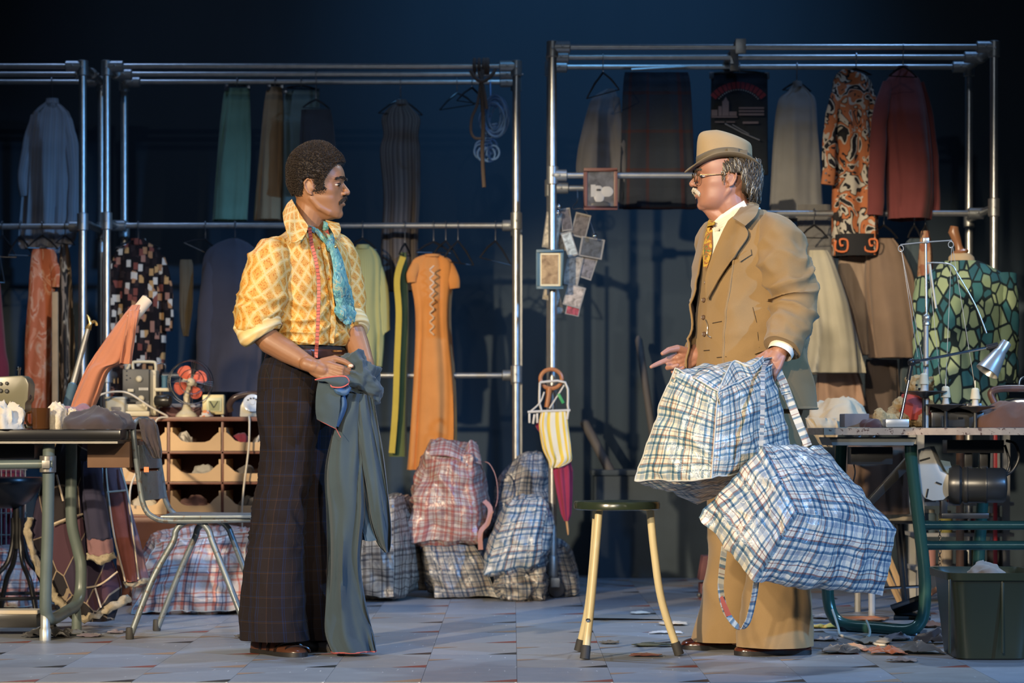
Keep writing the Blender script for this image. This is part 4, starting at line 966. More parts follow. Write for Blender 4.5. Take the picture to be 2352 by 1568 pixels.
q = patch(ALL1, [(786, 650), (794, 690), (797, 715), (800, 735)], [(797, 655), (806, 700), (810, 722), (812, 738)], .012, 5, 5, .004); sc.add(q.v, q.f, 0, q.uv)
sc.ball(hit(ALL1, 754, 574, .016), (.018, .014, .016), 14)
scf = sc.build('scarf', pais, man1, 60, label='teal paisley neck scarf')
mb = MB(); mb.ball(hit(ALL1, 757, 577, .032), .006, 10); mb.build('scarf_pin', brass, scf)
# tape measure
m, nt, b = _new('red_tape'); s = uvsplit(nt, 'UV', (1, 1/.0127, 1)); tick = math_(nt, 'LESS_THAN', math_(nt, 'FRACT', s[1]), .16)
L(nt, mix(nt, tick, (.42, .10, .085), (.06, .02, .02)), b.inputs['Base Color']); finish(b, .5)
tm = thing('tape_measure', 'red tape measure hanging around the neck of the man in yellow', 'tape measure', hit(ALL1, 729, 800, .01))
def tape(pts, hw, off):
    P0 = spline(pts, 8); pl = [hit(ALL1, x, y, off) for x, y in P0]
    for _ in range(14):
        ys = [p.y for p in pl]; ys = [min(ys[i], (ys[max(0, i-1)]+ys[min(len(ys)-1, i+1)])/2) if 0 < i < len(ys)-1 else ys[i] for i in range(len(ys))]
        pl = [W(x, y, d_) for (x, y), d_ in zip(P0, ys)]
    mb = MB(); mb.ribbon(pl, hw, (1, -.35, 0), .0015); return mb
tape([(711, 522), (716, 560), (726, 600), (732, 650), (731, 720), (729, 770), (727, 800), (726, 822)], .013, .024).build('tape_end', m, tm)
tape([(748, 520), (760, 560), (778, 610), (790, 650), (799, 700), (802, 745)], .012, .020).build('tape_end', m, tm)

# ------------------------------------------------------------------ the blue trousers he holds
bluec = fabric('slate_blue_suiting', (.046, .070, .090)); blued = plain('blue_lining', (.04, .095, .20), .6); redth = plain('red_overlock', (.48, .10, .09), .7)
def cloth_tube(rows, folds, famp, seed, n=80, k=7, e=.8):
    """rows = (py, xl, xr, depth, half thickness)"""
    rings = []; R = spline(rows, k); m_ = len(R)
    for j, (py, xl, xr, d, th) in enumerate(R):
        v = j/(m_-1); c = W((xl+xr)/2, py, d); a = (xr-xl)/2*d/F; rg = []
        for q in range(n):
            u = 2*PI*q/n; cu, su = math.cos(u), math.sin(u)
            ph = folds*u+3.2*nz((cu*1.3, su*1.3, v*1.8), 1.0, seed)+seed; am = famp*(.5+.5*v)*(.4+1.6*abs(nz((cu, su, v*2), 1.4, seed+2)))
            sn_ = math.sin(ph); f_ = am*(math.copysign(abs(sn_)**.6, sn_)+.5*math.sin(2.7*ph+1))
            rg.append(c+V((a*math.copysign(abs(cu)**e, cu), (th*math.copysign(abs(su)**e, su)+f_*(1 if su > 0 else -1)), .004*nz((cu*2, su*2, v*6), 1, seed))))
        rings.append(rg)
    return rings
held = thing('trousers', 'unfinished slate blue trousers held up by the man in yellow, one leg on the floor', 'trousers', W(800, 1495, 8.2))
mb = MB(); mb.loft(cloth_tube([(905, 792, 838, 8.06, .02), (960, 775, 838, 8.07, .03), (1020, 757, 838, 8.09, .035), (1090, 746, 836, 8.10, .04), (1180, 750, 838, 8.12, .04), (1290, 752, 828, 8.15, .045), (1380, 748, 838, 8.17, .045), (1450, 746, 856, 8.17, .05), (1497, 762, 864, 8.16, .05)], 2, .026, 4), True, (True, False)); lg = mb.build('leg', bluec, held, 60)
mb = MB(); mb.tube([p+V((0, 0, .001)) for p in cloth_tube([(1490, 760, 862, 8.16, .05), (1496, 762, 864, 8.16, .05)], 2, .026, 4)[-1]], .0022, 5, closed=True); mb.build('overlock_edge', redth, lg)
mb = MB(); mb.loft(cloth_tube([(905, 806, 856, 8.07, .02), (960, 812, 866, 8.08, .03), (1040, 822, 880, 8.09, .035), (1120, 836, 890, 8.10, .04), (1200, 850, 898, 8.11, .04), (1245, 866, 898, 8.11, .03), (1268, 884, 894, 8.11, .012)], 3, .024, 7), True, (True, False)); mb.build('leg', bluec, held, 60)
mb = MB(); mb.loft(cloth_tube([(1010, 822, 850, 8.12, .02), (1080, 818, 862, 8.13, .03), (1180, 820, 866, 8.14, .03), (1240, 828, 888, 8.14, .03)], 4, .02, 9), True, (True, False)); mb.build('inner_fold', blued, held, 60)
# bunched waist over the hands
mb = MB(); rings = []
for j in range(1, 70):
    th = PI*j/70; rg = []
    for i in range(110):
        t = 2*PI*i/110; dv = V((math.sin(th)*math.cos(t), math.sin(th)*math.sin(t), math.cos(th)))
        p = W(816, 872, 8.105)+V((dv.x*.072, dv.y*.050, dv.z*.074)); p.z += .020*max(0, dv.x)*-1+.016*math.exp(-((dv.x-.1)/.3)**2)
        q = V((p.x*1.2+p.z*.9, p.y, p.z*1.0-p.x*.5)); r_ = 1-2*abs(nz(q, 13, 3)); r2 = 1-2*abs(nz(q, 27, 6))
        r3 = 1-2.4*abs(nz(q, 46, 9)); rg.append(p+dv*(.026*r_+.015*r2+.005*r3-.006))
    rings.append(rg)
mb.loft(rings); mb.build('bunched_waist', bluec, held, 60)
def flap(Lp, Rp, mat, off=0, nc=10, wav=.004, seed=1, name='flap', par=held):
    A = spline(Lp, 6); B = spline(Rp, 6); g = []
    for j, (a, b_) in enumerate(zip(A, B)):
        row = []
        for i in range(nc):
            k = i/(nc-1); p = W(*[lerp(a[q], b_[q], k) for q in range(3)]); row.append(p+V((0, -off-.012*math.sin(PI*k)+wav*nz((k*3, j*.3, 0), 1, seed), 0)))
        g.append(row)
    mb = MB(); mb.sheet(g, .003); o = mb.build(name, mat, par, 60); return o, g
o, g = flap([(733, 872, 8.02), (727, 905, 8.01), (726, 940, 8.01), (729, 962, 8.02)], [(790, 884, 7.985), (782, 912, 7.98), (780, 940, 7.985), (772, 984, 8.0)], bluec, .0, 12)
mb = MB(); mb.tube(g[-1], .0024, 6); mb.tube([g[-1][-1], g[-1][-1]+V((.01, -.002, -.02)), g[-1][-1]+V((.016, 0, -.03))], .001, 5); mb.build('overlock_edge', redth, o)
o, g = flap([(782, 900, 7.995), (783, 930, 8.0), (768, 975, 8.01)], [(790, 905, 8.0), (795, 935, 8.01), (776, 980, 8.02)], blued, 0, 8)
o, g = flap([(724, 872, 8.0), (757, 866, 7.975), (792, 864, 7.965), (802, 874, 7.97)], [(760, 878, 7.975), (763, 888, 7.965), (785, 889, 7.955), (800, 882, 7.96)], bluec, .004, 8)
mb = MB(); mb.tube([r_[0]+V((0, -.003, 0)) for r_ in g]+[r_[-1]+V((0, -.003, 0)) for r_ in g[::-1]], .0024, 6); mb.build('overlock_edge', redth, o)
o, g = flap([(765, 888, 7.98), (775, 903, 7.97), (795, 906, 7.97), (806, 890, 7.975)], [(770, 886, 7.99), (780, 892, 7.98), (793, 893, 7.98), (800, 882, 7.985)], blued, 0, 6)
mb = MB(); mb.tube([r_[0] for r_ in g], .0024, 6); mb.build('overlock_edge', redth, o)
# ------------------------------------------------------------------ man in the tan suit and hat
D2 = 8.3
f2 = V((-.82, -.57, 0)).normalized(); l2 = V((.57, -.82, 0)).normalized()
man2 = thing('person', 'man in a tan three-piece suit and hat carrying two checked bags', 'person', V((W(1730, 0, 8.25).x, 8.25, 0)))
H2 = Frame(W(1657, 484, 8.27), (-1, -.08, .0), (.03, 0, 1), 1.03)
P = lambda x, y, d: W(x, y, D2+d)
body = MB(); head(body, H2, jowl=1.0, nose=1.03, wide=1.04)
body.limb([H2(-.022, 0, .085), H2(-.026, 0, .03), W(1690, 500, 8.28), W(1700, 530, 8.28)], [.062, .064, .066, .07], 20)
body.limb([P(1790, 560, -.16), P(1822, 670, -.20), P(1832, 700, -.20)], [.05, .045, .042], 14)
body.limb([P(1832, 700, -.20), P(1816, 750, -.25), P(1796, 795, -.30), P(1790, 806, -.31)], [.042, .042, .032, .028], 14)
t2n = hand(body, P(1789, 806, -.31), (-.52, -.30, -.80), (-.30, -.90, .20), (-.85, .25, .45),
           [(52, 85, 45), (58, 88, 45), (62, 88, 45), (66, 85, 45)], [(.55, .65, -.55), (.85, .1, -.6), (.85, -.25, -.55)], 1.05)
body.limb([P(1640, 570, .15), P(1650, 690, .20), P(1640, 740, .15)], [.05, .045, .042], 14)
body.limb([P(1640, 740, .15), P(1618, 790, .06), P(1596, 816, .0)], [.042, .04, .029], 14)
t2f = hand(body, P(1594, 818, .0), (-.86, -.20, -.42), (.10, .95, .25), (-.35, .25, .9),
           [(4, 8, 6), (58, 60, 35), (70, 66, 35), (74, 66, 35)], [(.70, .62, -.25), (.90, .25, -.25), (.95, .0, -.3)], 1.02)
body.limb([P(1704, 530, 0), P(1712, 640, 0), P(1715, 800, 0), P(1720, 900, 0)], [.07, .12, .13, .12], 18)
body.limb([P(1730, 565, 0), P(1785, 570, -.14)], [.05, .05], 12); body.limb([P(1700, 565, 0), P(1645, 572, .13)], [.05, .05], 12)
for pts in ([P(1750, 900, -.07), P(1775, 1200, -.1), P(1790, 1480, -.1)], [P(1700, 900, .08), P(1690, 1200, .11), P(1685, 1470, .12)]): body.limb(pts, [.08, .055, .035], 14)
body = fuse(body, .0028, 7, .5)
skin2 = skin('ruddy_skin', (.34, .155, .10), (.42, .21, .145), None, H2)
body.build('body', skin2, man2, 180)
eyes(H2, man2, plain('grey_iris', (.05, .05, .05), .15))
BD2 = bvh_of(body)
# hair: dark cap under wavy grey locks
hd = plain('hair_dark', (.045, .034, .024), .55); hm = plain('hair_mid', (.14, .115, .085), .5); hg = plain('hair_grey', (.36, .33, .27), .45)
mb = MB(); rings = []
for j in range(1, 40):
    ph = PI*j/40; rg = []
    for i in range(64):
        t = 2*PI*i/64; dvx = V((math.sin(ph)*math.cos(t), math.sin(ph)*math.sin(t), math.cos(ph)))
        p = V((-.058, 0, .112))+V((dvx.x*.080, dvx.y*.084, dvx.z*.070)); 
        if p.x > -.058 and p.z < .118: p = V((-.055, 0, .12))+(p-V((-.055, 0, .12)))*.7
        p += dvx*.006*nz(p, 40, 2); rg.append(H2(*p))
    rings.append(rg)
mb.loft(rings); hr2 = mb.build('hair', hd, man2, 180, label='wavy dark grey hair below the hat')
rnd = random.Random(11); mb = MB()
for i in range(1300):
    sd = -1 if rnd.random() < .15 else 1          # near side is local +y
    a = rnd.uniform(-.02, 1.0); z0 = rnd.uniform(.082, .176)
    x0 = .026-.150*a
    if a < .10 and z0 < .115: continue
    if -.058 < x0 < .004 and z0 < .128: continue
    def surf(x, z):                                # head of hair: y on the cap at (x, z)
        e = 1-((x+.052)/.092)**2-((z-.115)/.085)**2*.35
        return .090*math.sqrt(max(.002, e))
    dirv = V((-.62+.35*a-.15*rnd.random(), 0, -.62-.35*a-.2*rnd.random())).normalized(); ln = rnd.uniform(.045, .085)
    w = rnd.uniform(.004, .008); fq = rnd.uniform(1.0, 1.8); ph = rnd.uniform(0, 6); per = V((-dirv.z, 0, dirv.x)); pts = []; lf = rnd.uniform(-.001, .008)
    for q in range(13):
        v_ = q/12; p = V((x0, 0, z0))+dirv*ln*v_+per*w*math.sin(fq*2*PI*v_+ph)*(.5+.7*v_)
        p.x = max(p.x, -.146+.012*v_+rnd.uniform(0, .004)); p.z = max(p.z, .026+.3*max(0, p.x+.075)); y_ = surf(p.x, p.z)+lf+.005*math.sin(fq*2*PI*v_+ph+1.5)
        if p.z < .052: y_ *= .97
        if -.052 < p.x < .002 and .068 < p.z < .120: break
        pts.append(H2(p.x, sd*y_, p.z))
    if len(pts) < 4: continue
    rr = rnd.uniform(.0011, .0024); nq = len(pts)-1
    mb.tube(pts, [rr*(.35+.65*math.sin(PI*min(1, .15+.85*q/nq))) for q in range(nq+1)], 6, mat=rnd.choices((0, 1, 2), (6, 4, 2.2))[0])
mb.build('locks', [hd, hm, hg], hr2, 180)
for s_ in (-1, 1): hairs('eyebrow', H2, [[(.093, s_*.014, .132), (.090, s_*.028, .137), (.078, s_*.042, .136)]], hm, man2, .0011, 3+s_, 120, .0026, .009, (0, 0, .1))
hairs('moustache', H2, [[(.096, 0, .0735), (.0945, s_*.012, .0715), (.088, s_*.022, .065), (.081, s_*.028, .057)] for s_ in (-1, 1)], plain('moustache_grey', (.62, .55, .44), .5), man2, .0011, 9, 300, .0042, .010)
# glasses
gl = thing('glasses', 'round wire-rimmed glasses worn by the man in the hat', 'glasses', H2(.09, 0, .11))
wf = plain('bronze_wire', (.25, .16, .08), .3, .8)
m, nt, b = _new('lens_glass'); b.inputs['Base Color'].default_value = (.9, .92, .92, 1); b.inputs['Transmission Weight'].default_value = 1; finish(b, .02); b.inputs['IOR'].default_value = 1.02; b.inputs['Alpha'].default_value = .35
for s_ in (-1, 1):
    c = V((.0955, s_*.033, .108)); rim = [H2(c.x-.004*abs(math.cos(t))*(1 if math.cos(t)*s_ > 0 else 0), c.y+.023*math.cos(t), c.z+.021*math.sin(t)) for t in [2*PI*k/28 for k in range(28)]]
    mb = MB(); mb.tube(rim, .0015, 6, closed=True); fr = mb.build('rim', wf, gl)
    mb = MB(); mb.add(rim, [list(range(28))]); mb.build('lens', m, fr)
    mb = MB(); mb.tube([H2(.0915, s_*.056, .113), H2(.085, s_*.066, .115), H2(.04, s_*.077, .116), H2(-.012, s_*.084, .117), H2(-.03, s_*.082, .104)], .0014, 6); mb.build('temple_arm', wf, gl)
mb = MB(); mb.tube([H2(.0955, -.010, .112), H2(.101, 0, .116), H2(.0955, .010, .112)], .0014, 6); mb.build('bridge', wf, gl)
# hat
hat = thing('felt_hat', 'tan felt hat with an olive band on the head of the man in the suit', 'hat', H2(-.01, 0, .175))
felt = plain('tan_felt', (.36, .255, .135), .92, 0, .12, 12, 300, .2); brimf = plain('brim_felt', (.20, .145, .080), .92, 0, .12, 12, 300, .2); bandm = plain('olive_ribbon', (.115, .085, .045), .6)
HF = Frame(H2(-.010, 0, .170), H2.x, (.09, 0, 1), 1.0)
def hring(a, b, z, n=72, dent=0, dip=0, e=2.0):
    out = []
    for k in range(n):
        t = 2*PI*k/n; c, s_ = math.cos(t), math.sin(t)
        out.append(HF(a*c, b*s_, z-dip*abs(c)**2.2+dip*.25*(s_**2)-dent*max(0, 1-abs(s_)*1.6)*0))
    return out
crown = [(.0985, .083, .002), (.0985, .083, .030), (.0975, .081, .055), (.096, .078, .074), (.0915, .072, .090), (.082, .060, .101), (.063, .042, .106), (.036, .020, .102), (.012, .006, .099)]
mb = MB(); rings = []
for a, b_, z in spline(crown, 4):
    rg = hring(a, b_, z, dip=.020*max(0, 1-z/.09))
    rg = [p-HF.z*(.040*max(0, (z-.050)/.055)*max(0, (.035-HF.loc(p).x)/.13)**1.15)-HF.y*(math.copysign(.007*math.exp(-((HF.loc(p).x-.06)/.035)**2)*max(0, (z-.03)/.07), HF.loc(p).y)) for p in rg]
    rings.append(rg)
mb.loft(rings, True, (True, True)); mb.build('crown', felt, hat, 180)
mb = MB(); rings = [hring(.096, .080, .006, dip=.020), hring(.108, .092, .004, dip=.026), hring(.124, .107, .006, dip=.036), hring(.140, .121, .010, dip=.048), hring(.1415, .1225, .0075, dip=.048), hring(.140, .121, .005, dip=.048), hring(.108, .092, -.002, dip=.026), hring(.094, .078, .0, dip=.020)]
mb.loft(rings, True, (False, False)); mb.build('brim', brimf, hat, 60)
mb = MB(); mb.loft([hring(.0995, .084, .006, dip=.020), hring(.1005, .085, .008, dip=.020), hring(.1000, .0845, .034, dip=.020), hring(.0985, .083, .035, dip=.020)], True, (False, False)); bd = mb.build('hat_band', bandm, hat, 60)
mb = MB(); mb.box(HF(-.015, .090, .024), (.040, .010, .024)); mb.box(HF(-.050, .084, .018), (.034, .010, .024)); mb.build('bow', bandm, bd, bevel=.003)

# suit
tan = fabric('tan_suit', (.275, .178, .082), 700, .10); tand = fabric('tan_suit_vest', (.285, .183, .083), 700, .10); darkl = fabric('suit_lining', (.06, .035, .018)); whit = stripes('cream_shirt', [(0, (.74, .68, .56)), (.5, (.80, .75, .64)), (1, (.74, .68, .56))], .006)
CR = [(484, 1702, .0, .078, .072), (500, 1706, 0, .120, .088), (520, 1712, 0, .182, .105), (552, 1715, 0, .208, .130), (600, 1716, 0, .214, .150), (700, 1716, 0, .214, .174), (800, 1718, 0, .222, .190), (880, 1724, 0, .230, .198), (938, 1726, 0, .234, .200)]
def coat_rings(rows, grow, tA, tB, n, amp, seed, flare=0, e=2.1):
    rings = []; R = spline([(py, cx, dd, a+grow, b_+grow) for py, cx, dd, a, b_ in rows], 9)
    for py, cx, dd, a, b_ in R:
        c = W(cx, py, D2+dd); out = []; v = max(0, (py-560)/380)
        for i in range(n):
            k = i/(n-1); t = tA(v)+(tB(v)-tA(v))*k
            ct, st = math.cos(t), math.sin(t); p = c+f2*(b_*math.copysign(abs(ct)**(2/e), ct))+l2*(a*math.copysign(abs(st)**(2/e), st))
            fl_ = flare*v*(math.exp(-(k/.07)**2)+1.6*math.exp(-((1-k)/.07)**2)); dn = (p-c).normalized()
            r_ = 1-2.4*abs(nz((p.x*6+p.z*4, p.y*6, p.z*4+p.x*4), 1, seed)); ex = .55*amp*math.exp(-((py-730)/110)**2)*(1-2*abs(math.sin(PI*(py/70+1.5*k+1.5*nz(p, 5, seed+6))))**.7); out.append(p+dn*(fl_+amp*r_+ex))
        rings.append(out)
    return rings
CO = MB(); rr = coat_rings(CR, .0, lambda v: math.radians(lerp(26, 20, v)), lambda v: math.radians(lerp(336, 344, v)), 130, .0125, 3, .022)
CO.loft(rr, False, mat=0, U=1.3)
inner = [[p+(sum(r_, V())/len(r_)-p).normalized()*.006 for p in r_][::-1] for r_ in rr]
CO2 = MB(); CO2.v = CO.v; CO2.f = CO.f; CO2.m = CO.m; CO2.uv = CO.uv
CI = MB(); CI.loft(inner, False, U=1.3)
coat = CO.build('suit_jacket', tan, man2, 180); CI.build('jacket_lining', darkl, coat, 180)
mb = MB(); 
for col in (0, -1): mb.tube([r_[col] for r_ in rr], .0045, 6)
mb.tube([p for p in rr[-1]], .0045, 6); mb.build('jacket_edge', tan, coat, 180)
VE = MB(); VE.loft(coat_rings([r for r in CR[2:-1]]+[(905, 1715, 0, .19, .17)], -.016, lambda v: 0, lambda v: 2*PI*.985, 100, .003, 5), True, (True, True), 0, 1.2); VE.build('waistcoat', tand, man2, 180)
SHR = MB(); SHR.loft(loftbody([(478, 1698, 0, .074, .070), (500, 1703, 0, .085, .082), (530, 1710, 0, .15, .10)], D2, l2, f2, 48, 2.1, .001), True, (False, True)); SHR.build('shirt', whit, man2, 180)
CB = bvh_of(CO); VB = bvh_of(VE, SHR); AB2 = bvh_of(CO, VE, SHR, body)
def pt(name, bvh, Lp, Rp, mat, off=.005, nc=7, th=.003, par=man2, lift=0, k=5): return patch(bvh, Lp, Rp, off, nc, k, th, lift).build(name, mat, par, 60)
pt('shirt_front', VB, [(1646, 508), (1640, 548), (1634, 590), (1633, 618)], [(1690, 500), (1676, 540), (1656, 585), (1637, 620)], whit, .012)
tiem = contours('tie_print', [(0, (.50, .32, .05)), (.3, (.26, .09, .03)), (.5, (.62, .48, .12)), (.65, (.10, .16, .05)), (.8, (.30, .12, .04))], 30, freq=2.0)
pt('necktie', VB, [(1637, 510), (1634, 535), (1628, 580), (1629, 614)], [(1648, 512), (1646, 535), (1645, 580), (1636, 618)], tiem, .020, 6, .004, lift=.006)
pt('shirt_collar', AB2, [(1642, 508), (1660, 492), (1684, 474), (1704, 462)], [(1647, 532), (1668, 520), (1692, 506), (1716, 488)], whit, .012, 6)
pt('lapel', AB2, [(1684, 497), (1664, 540), (1643, 590), (1629, 640), (1631, 684)], [(1711, 519), (1723, 543), (1698, 582), (1662, 636), (1634, 688)], tan, .013, 9, .005, coat)
mb = MB(); inn = [(1716, 455, 8.33), (1706, 468, 8.235), (1696, 482, 8.165), (1683, 499, 8.125)]; out = [(1744, 470, 8.31), (1742, 480, 8.18), (1735, 496, 8.115), (1712, 518, 8.085)]
mb.sheet(grid_px([spline([tuple(lerp(V(a), V(b_), k/6)+V((0, 0, -.014*math.sin(PI*k/6)))) for a, b_ in zip(inn, out)], 5) for k in range(7)]), .006); mb.build('jacket_collar', tan, coat, 60)
pt('breast_pocket', CB, [(1698, 590), (1700, 602)], [(1725, 572), (1727, 585)], tan, .005, 5, .003, coat)
pt('pocket_flap', CB, [(1732, 803), (1732, 813)], [(1772, 790), (1772, 800)], tan, .005, 6, .003, coat)
hole = plain('buttonhole', (.05, .03, .015), .8)
for a, b_ in (((1637, 742), (1658, 738)), ((1647, 821), (1668, 819)), ((1617, 805), (1630, 804))):
    mb = MB(); mb.tube([hit(AB2, a[0], a[1], .001), hit(AB2, (a[0]+b_[0])/2, (a[1]+b_[1])/2, .001), hit(AB2, b_[0], b_[1], .001)], .0016, 6); mb.build('buttonhole', hole, coat)
for x, y in ((1624, 649), (1618, 689), (1617, 729), (1619, 767)):
    mb = MB(); p = hit(AB2, x, y, .002); mb.lathe([(.0075, 0), (.0085, .002), (.0075, .005), (.005, .004), (.004, .0045)], p, (-.5, -.85, .1), 16); mb.build('waistcoat_button', plain('horn_button', (.11, .065, .04), .35), man2)
mb = MB(); seam = [(1729, 705), (1738, 740), (1742, 780), (1744, 798)]; mb.tube([hit(CB, x, y, .0) for x, y in seam], .0012, 5); mb.build('dart_seam', hole, coat)
mb = MB(); mb.tube([hit(AB2, x, y, .006) for x, y in spline([(1623, 733), (1628, 750), (1627, 768), (1636, 775)], 5)], .0014, 5); mb.build('watch_chain', plain('silver', (.6, .6, .6), .25, .9), man2)
SL = MB(); sleeve(SL, [(1762, 528, -.10, .055), (1786, 548, -.15, .080), (1800, 600, -.18, .086), (1818, 655, -.20, .080), (1826, 695, -.21, .074), (1818, 740, -.245, .068), (1804, 782, -.285, .062), (1797, 800, -.30, .058)], D2, 80, .009, 10, 21, k=13, crease=(.012, .50, .26, 8)); SL.build('sleeve', tan, man2, 180)
SL = MB(); sleeve(SL, [(1672, 532, .09, .05), (1646, 556, .14, .072), (1648, 640, .19, .075), (1644, 730, .16, .066), (1622, 785, .07, .056), (1604, 810, .02, .050)], D2, 40, .005, 14, 23); SL.build('sleeve', tan, man2, 180)
mb = MB(); sleeve(mb, [(1799, 795, -.295, .044), (1794, 806, -.307, .0445), (1791, 812, -.312, .042)], D2, 30, .001, 10, 4, caps=(False, False)); mb.build('shirt_cuff', whit, man2, 60)
mb = MB(); mb.tube([P(1820, 800, -.33), P(1830, 815, -.32)], .004, 8); mb.build('cuff_button', hole, man2)
# trousers and shoes
T2 = MB(); T2.loft(loftbody([(880, 1728, 0, .20, .165), (940, 1728, 0, .19, .16), (1000, 1728, 0, .15, .12)], D2, l2, f2, 60, 2.1, .002, 6, 2)); T2.build('trousers', tan, man2, 180)
T2 = MB(); T2.loft(loftbody([(930, 1755, -.075, .115, .125), (1080, 1766, -.09, .097, .107), (1200, 1776, -.10, .09, .10), (1320, 1784, -.10, .098, .108), (1400, 1782, -.10, .110, .120), (1482, 1779, -.10, .124, .132)], D2, l2, f2, 80, 2.1, .007, 6, 5, skew=4, k=9), True, (True, False)); T2.build('trouser_leg', tan, man2, 180)
T2 = MB(); T2.loft(loftbody([(930, 1705, .075, .11, .12), (1080, 1694, .10, .095, .105), (1250, 1692, .11, .09, .10), (1350, 1686, .12, .10, .11), (1420, 1678, .12, .11, .12), (1470, 1670, .12, .115, .125)], D2, l2, f2, 80, 2.1, .007, 6, 7, skew=4, k=9), True, (True, False)); T2.build('trouser_leg', tan, man2, 180)
sh2 = plain('oxblood_leather', (.085, .022, .012), .18)
shoe(man2, 'shoe', (W(1858, 0, 8.23).x, 8.23, 0), (-.96, -.20), .272, sh2, sol, None, .050, .085)
shoe(man2, 'shoe', (W(1735, 0, 8.44).x, 8.44, 0), (-.98, -.12), .272, sh2, sol, None, .050, .085)
# ------------------------------------------------------------------ checked laundry bags
def bag(label, C, mat, bulge=.04, crump=.010, seed=1, n=26, piping=None, group='checked plastic bags', uvscale=1.0, open_top=False, fs=9, strap=None, name='checked_bag'):
    """C = eight corners (px, py, d): front TL TR BR BL, back TL TR BR BL"""
    c = [W(*p) if not isinstance(p, Vector) else p for p in C]
    base = V((sum(p.x for p in c)/8, sum(p.y for p in c)/8, min(p.z for p in c)))
    t = thing(name, label, 'bag', base, group); cen = sum(c, V())/8
    def disp(p):
        q = p*1.0; v = nzv(q, 3.2, seed)*.03; q = q+v
        r1_ = 1-2.6*abs(nz(q, fs, seed+1)); r2_ = 1-2.6*abs(nz(q, fs*2.3, seed+2))
        d = (p-cen).normalized(); return p+d*crump*(r1_+.5*r2_)+nzv(p, 5, seed+3)*crump*.7
    faces = {'front': (0, 1, 2, 3), 'right': (1, 5, 6, 2), 'back': (5, 4, 7, 6), 'left': (4, 0, 3, 7), 'top': (4, 5, 1, 0), 'bottom': (3, 2, 6, 7)}
    mb = MB(); uo = 0
    for fn, (a, b, d_, e) in faces.items():
        A, B, D_, E = c[a], c[b], c[d_], c[e]; nn = ((B-A).cross(E-A)); nn = nn.normalized() if nn.length else V((0, -1, 0))
        if nn.dot((A+B+D_+E)/4-cen) < 0: nn = -nn
        wu = ((B-A).length+(D_-E).length)/2*uvscale; wv = ((E-A).length+(D_-B).length)/2*uvscale
        vs = []; 
        for j in range(n+1):
            for i in range(n+1):
                s_, t_ = i/n, j/n; p = (A*(1-s_)+B*s_)*(1-t_)+(E*(1-s_)+D_*s_)*t_
                bl = bulge*(1 if fn not in ('top',) else (.5 if not open_top else -1.2))
                p = p+nn*bl*(16*s_*(1-s_)*t_*(1-t_))**.7; vs.append(disp(p))
        fs_ = []; uvs = []
        for j in range(n):
            for i in range(n):
                q = j*(n+1)+i; fs_.append((q, q+1, q+n+2, q+n+1)); uvs.append([(uo+wu*x/n, -wv*y/n) for x, y in ((i, j), (i+1, j), (i+1, j+1), (i, j+1))])
        mb.add(vs, fs_, 0, uvs); uo += wu
    mb.build('body', mat, t, 70)
    if piping:
        for a, b in ((0, 3), (3, 2), (1, 2), (0, 1), (2, 6), (1, 5)):
            pm = MB(); pm.tube([disp(lerp(c[a], c[b], k/24))+(lerp(c[a], c[b], k/24)-cen).normalized()*.002 for k in range(25)], .0024, 6); pm.build('piping', piping, t)
    t['disp'] = 0; del t['disp']
    return t
def strap(t, pts, w, mat, side=(1, 0, 0), th=.003, k=8):
    mb = MB(); mb.ribbon(WS(pts, k), w, side, th); return mb.build('handle', mat, t, 60)
CRM = (.70, .65, .53); TEAL = (.10, .155, .175); BRN = (.20, .085, .06); BLU = (.06, .16, .36); GRY = (.34, .33, .30); NAV = (.028, .055, .12)
def plaid_bag(name, ct, cb, cr, cb2, per=.088, rough=.28):
    q_ = lambda c: tuple(x**.5 for x in c); ct, cb, cr, cb2 = q_(ct), q_(cb), q_(cr), q_(cb2)
    st = [(0, ct), (.16, cr), (.30, ct), (.34, cb), (.42, cr), (.45, ct), (.56, cb), (.66, cb2), (.70, ct), (.84, cb2), (.87, ct), (.94, cb)]
    return plaid(name, st, [(p, c) for p, c in st], per, rough, 'MULTIPLY', .95, .5)
blue1 = plaid_bag('blue_check', CRM, (.035, .095, .16), (.30, .36, .40), BRN, .085); blue2 = plaid_bag('blue_check_b', (.66, .62, .52), (.025, .07, .14), (.26, .30, .35), (.14, .05, .045), .108)
pipe = plain('white_piping', (.50, .50, .46), .5)
# the two bags carried by the man in the suit
g1 = bag('blue checked bag held higher, its mouth pulled up to the fist', [(1556, 852, 7.82), (1648, 905, 7.70), (1633, 1097, 7.66), (1463, 1101, 7.80), (1682, 832, 7.98), (1768, 845, 7.90), (1818, 1060, 7.92), (1606, 1150, 8.0)], blue1, .025, .010, 3, 40, pipe, 'bags carried by the man in the hat')
o, g = flap([(1560, 849, 7.815), (1600, 870, 7.76), (1647, 906, 7.70)], [(1544, 880, 7.81), (1586, 900, 7.75), (1640, 932, 7.69)], blue1, .0, 8, .003, 3, 'mouth_flap', g1)
mb = MB(); mb.tube([r_[-1]+V((0, -.003, 0)) for r_ in g], .003, 6); mb.build('piping', pipe, g1)
o, g = flap([(1648, 905, 7.69), (1672, 850, 7.80), (1688, 830, 7.86), (1722, 842, 7.84), (1752, 820, 7.92)], [(1655, 930, 7.69), (1690, 890, 7.76), (1712, 880, 7.80), (1738, 878, 7.84), (1764, 858, 7.90)], blue1, .0, 8, .004, 5, 'mouth_flap', g1)
mb = MB(); mb.tube([r_[0]+V((0, -.002, .002)) for r_ in g], .003, 6); mb.build('piping', pipe, g1)
strap(g1, [(1690, 860, 7.84), (1722, 836, 7.90), (1756, 822, 7.955), (1778, 836, 7.99), (1792, 868, 7.98), (1806, 905, 7.95)], .032, blue1)
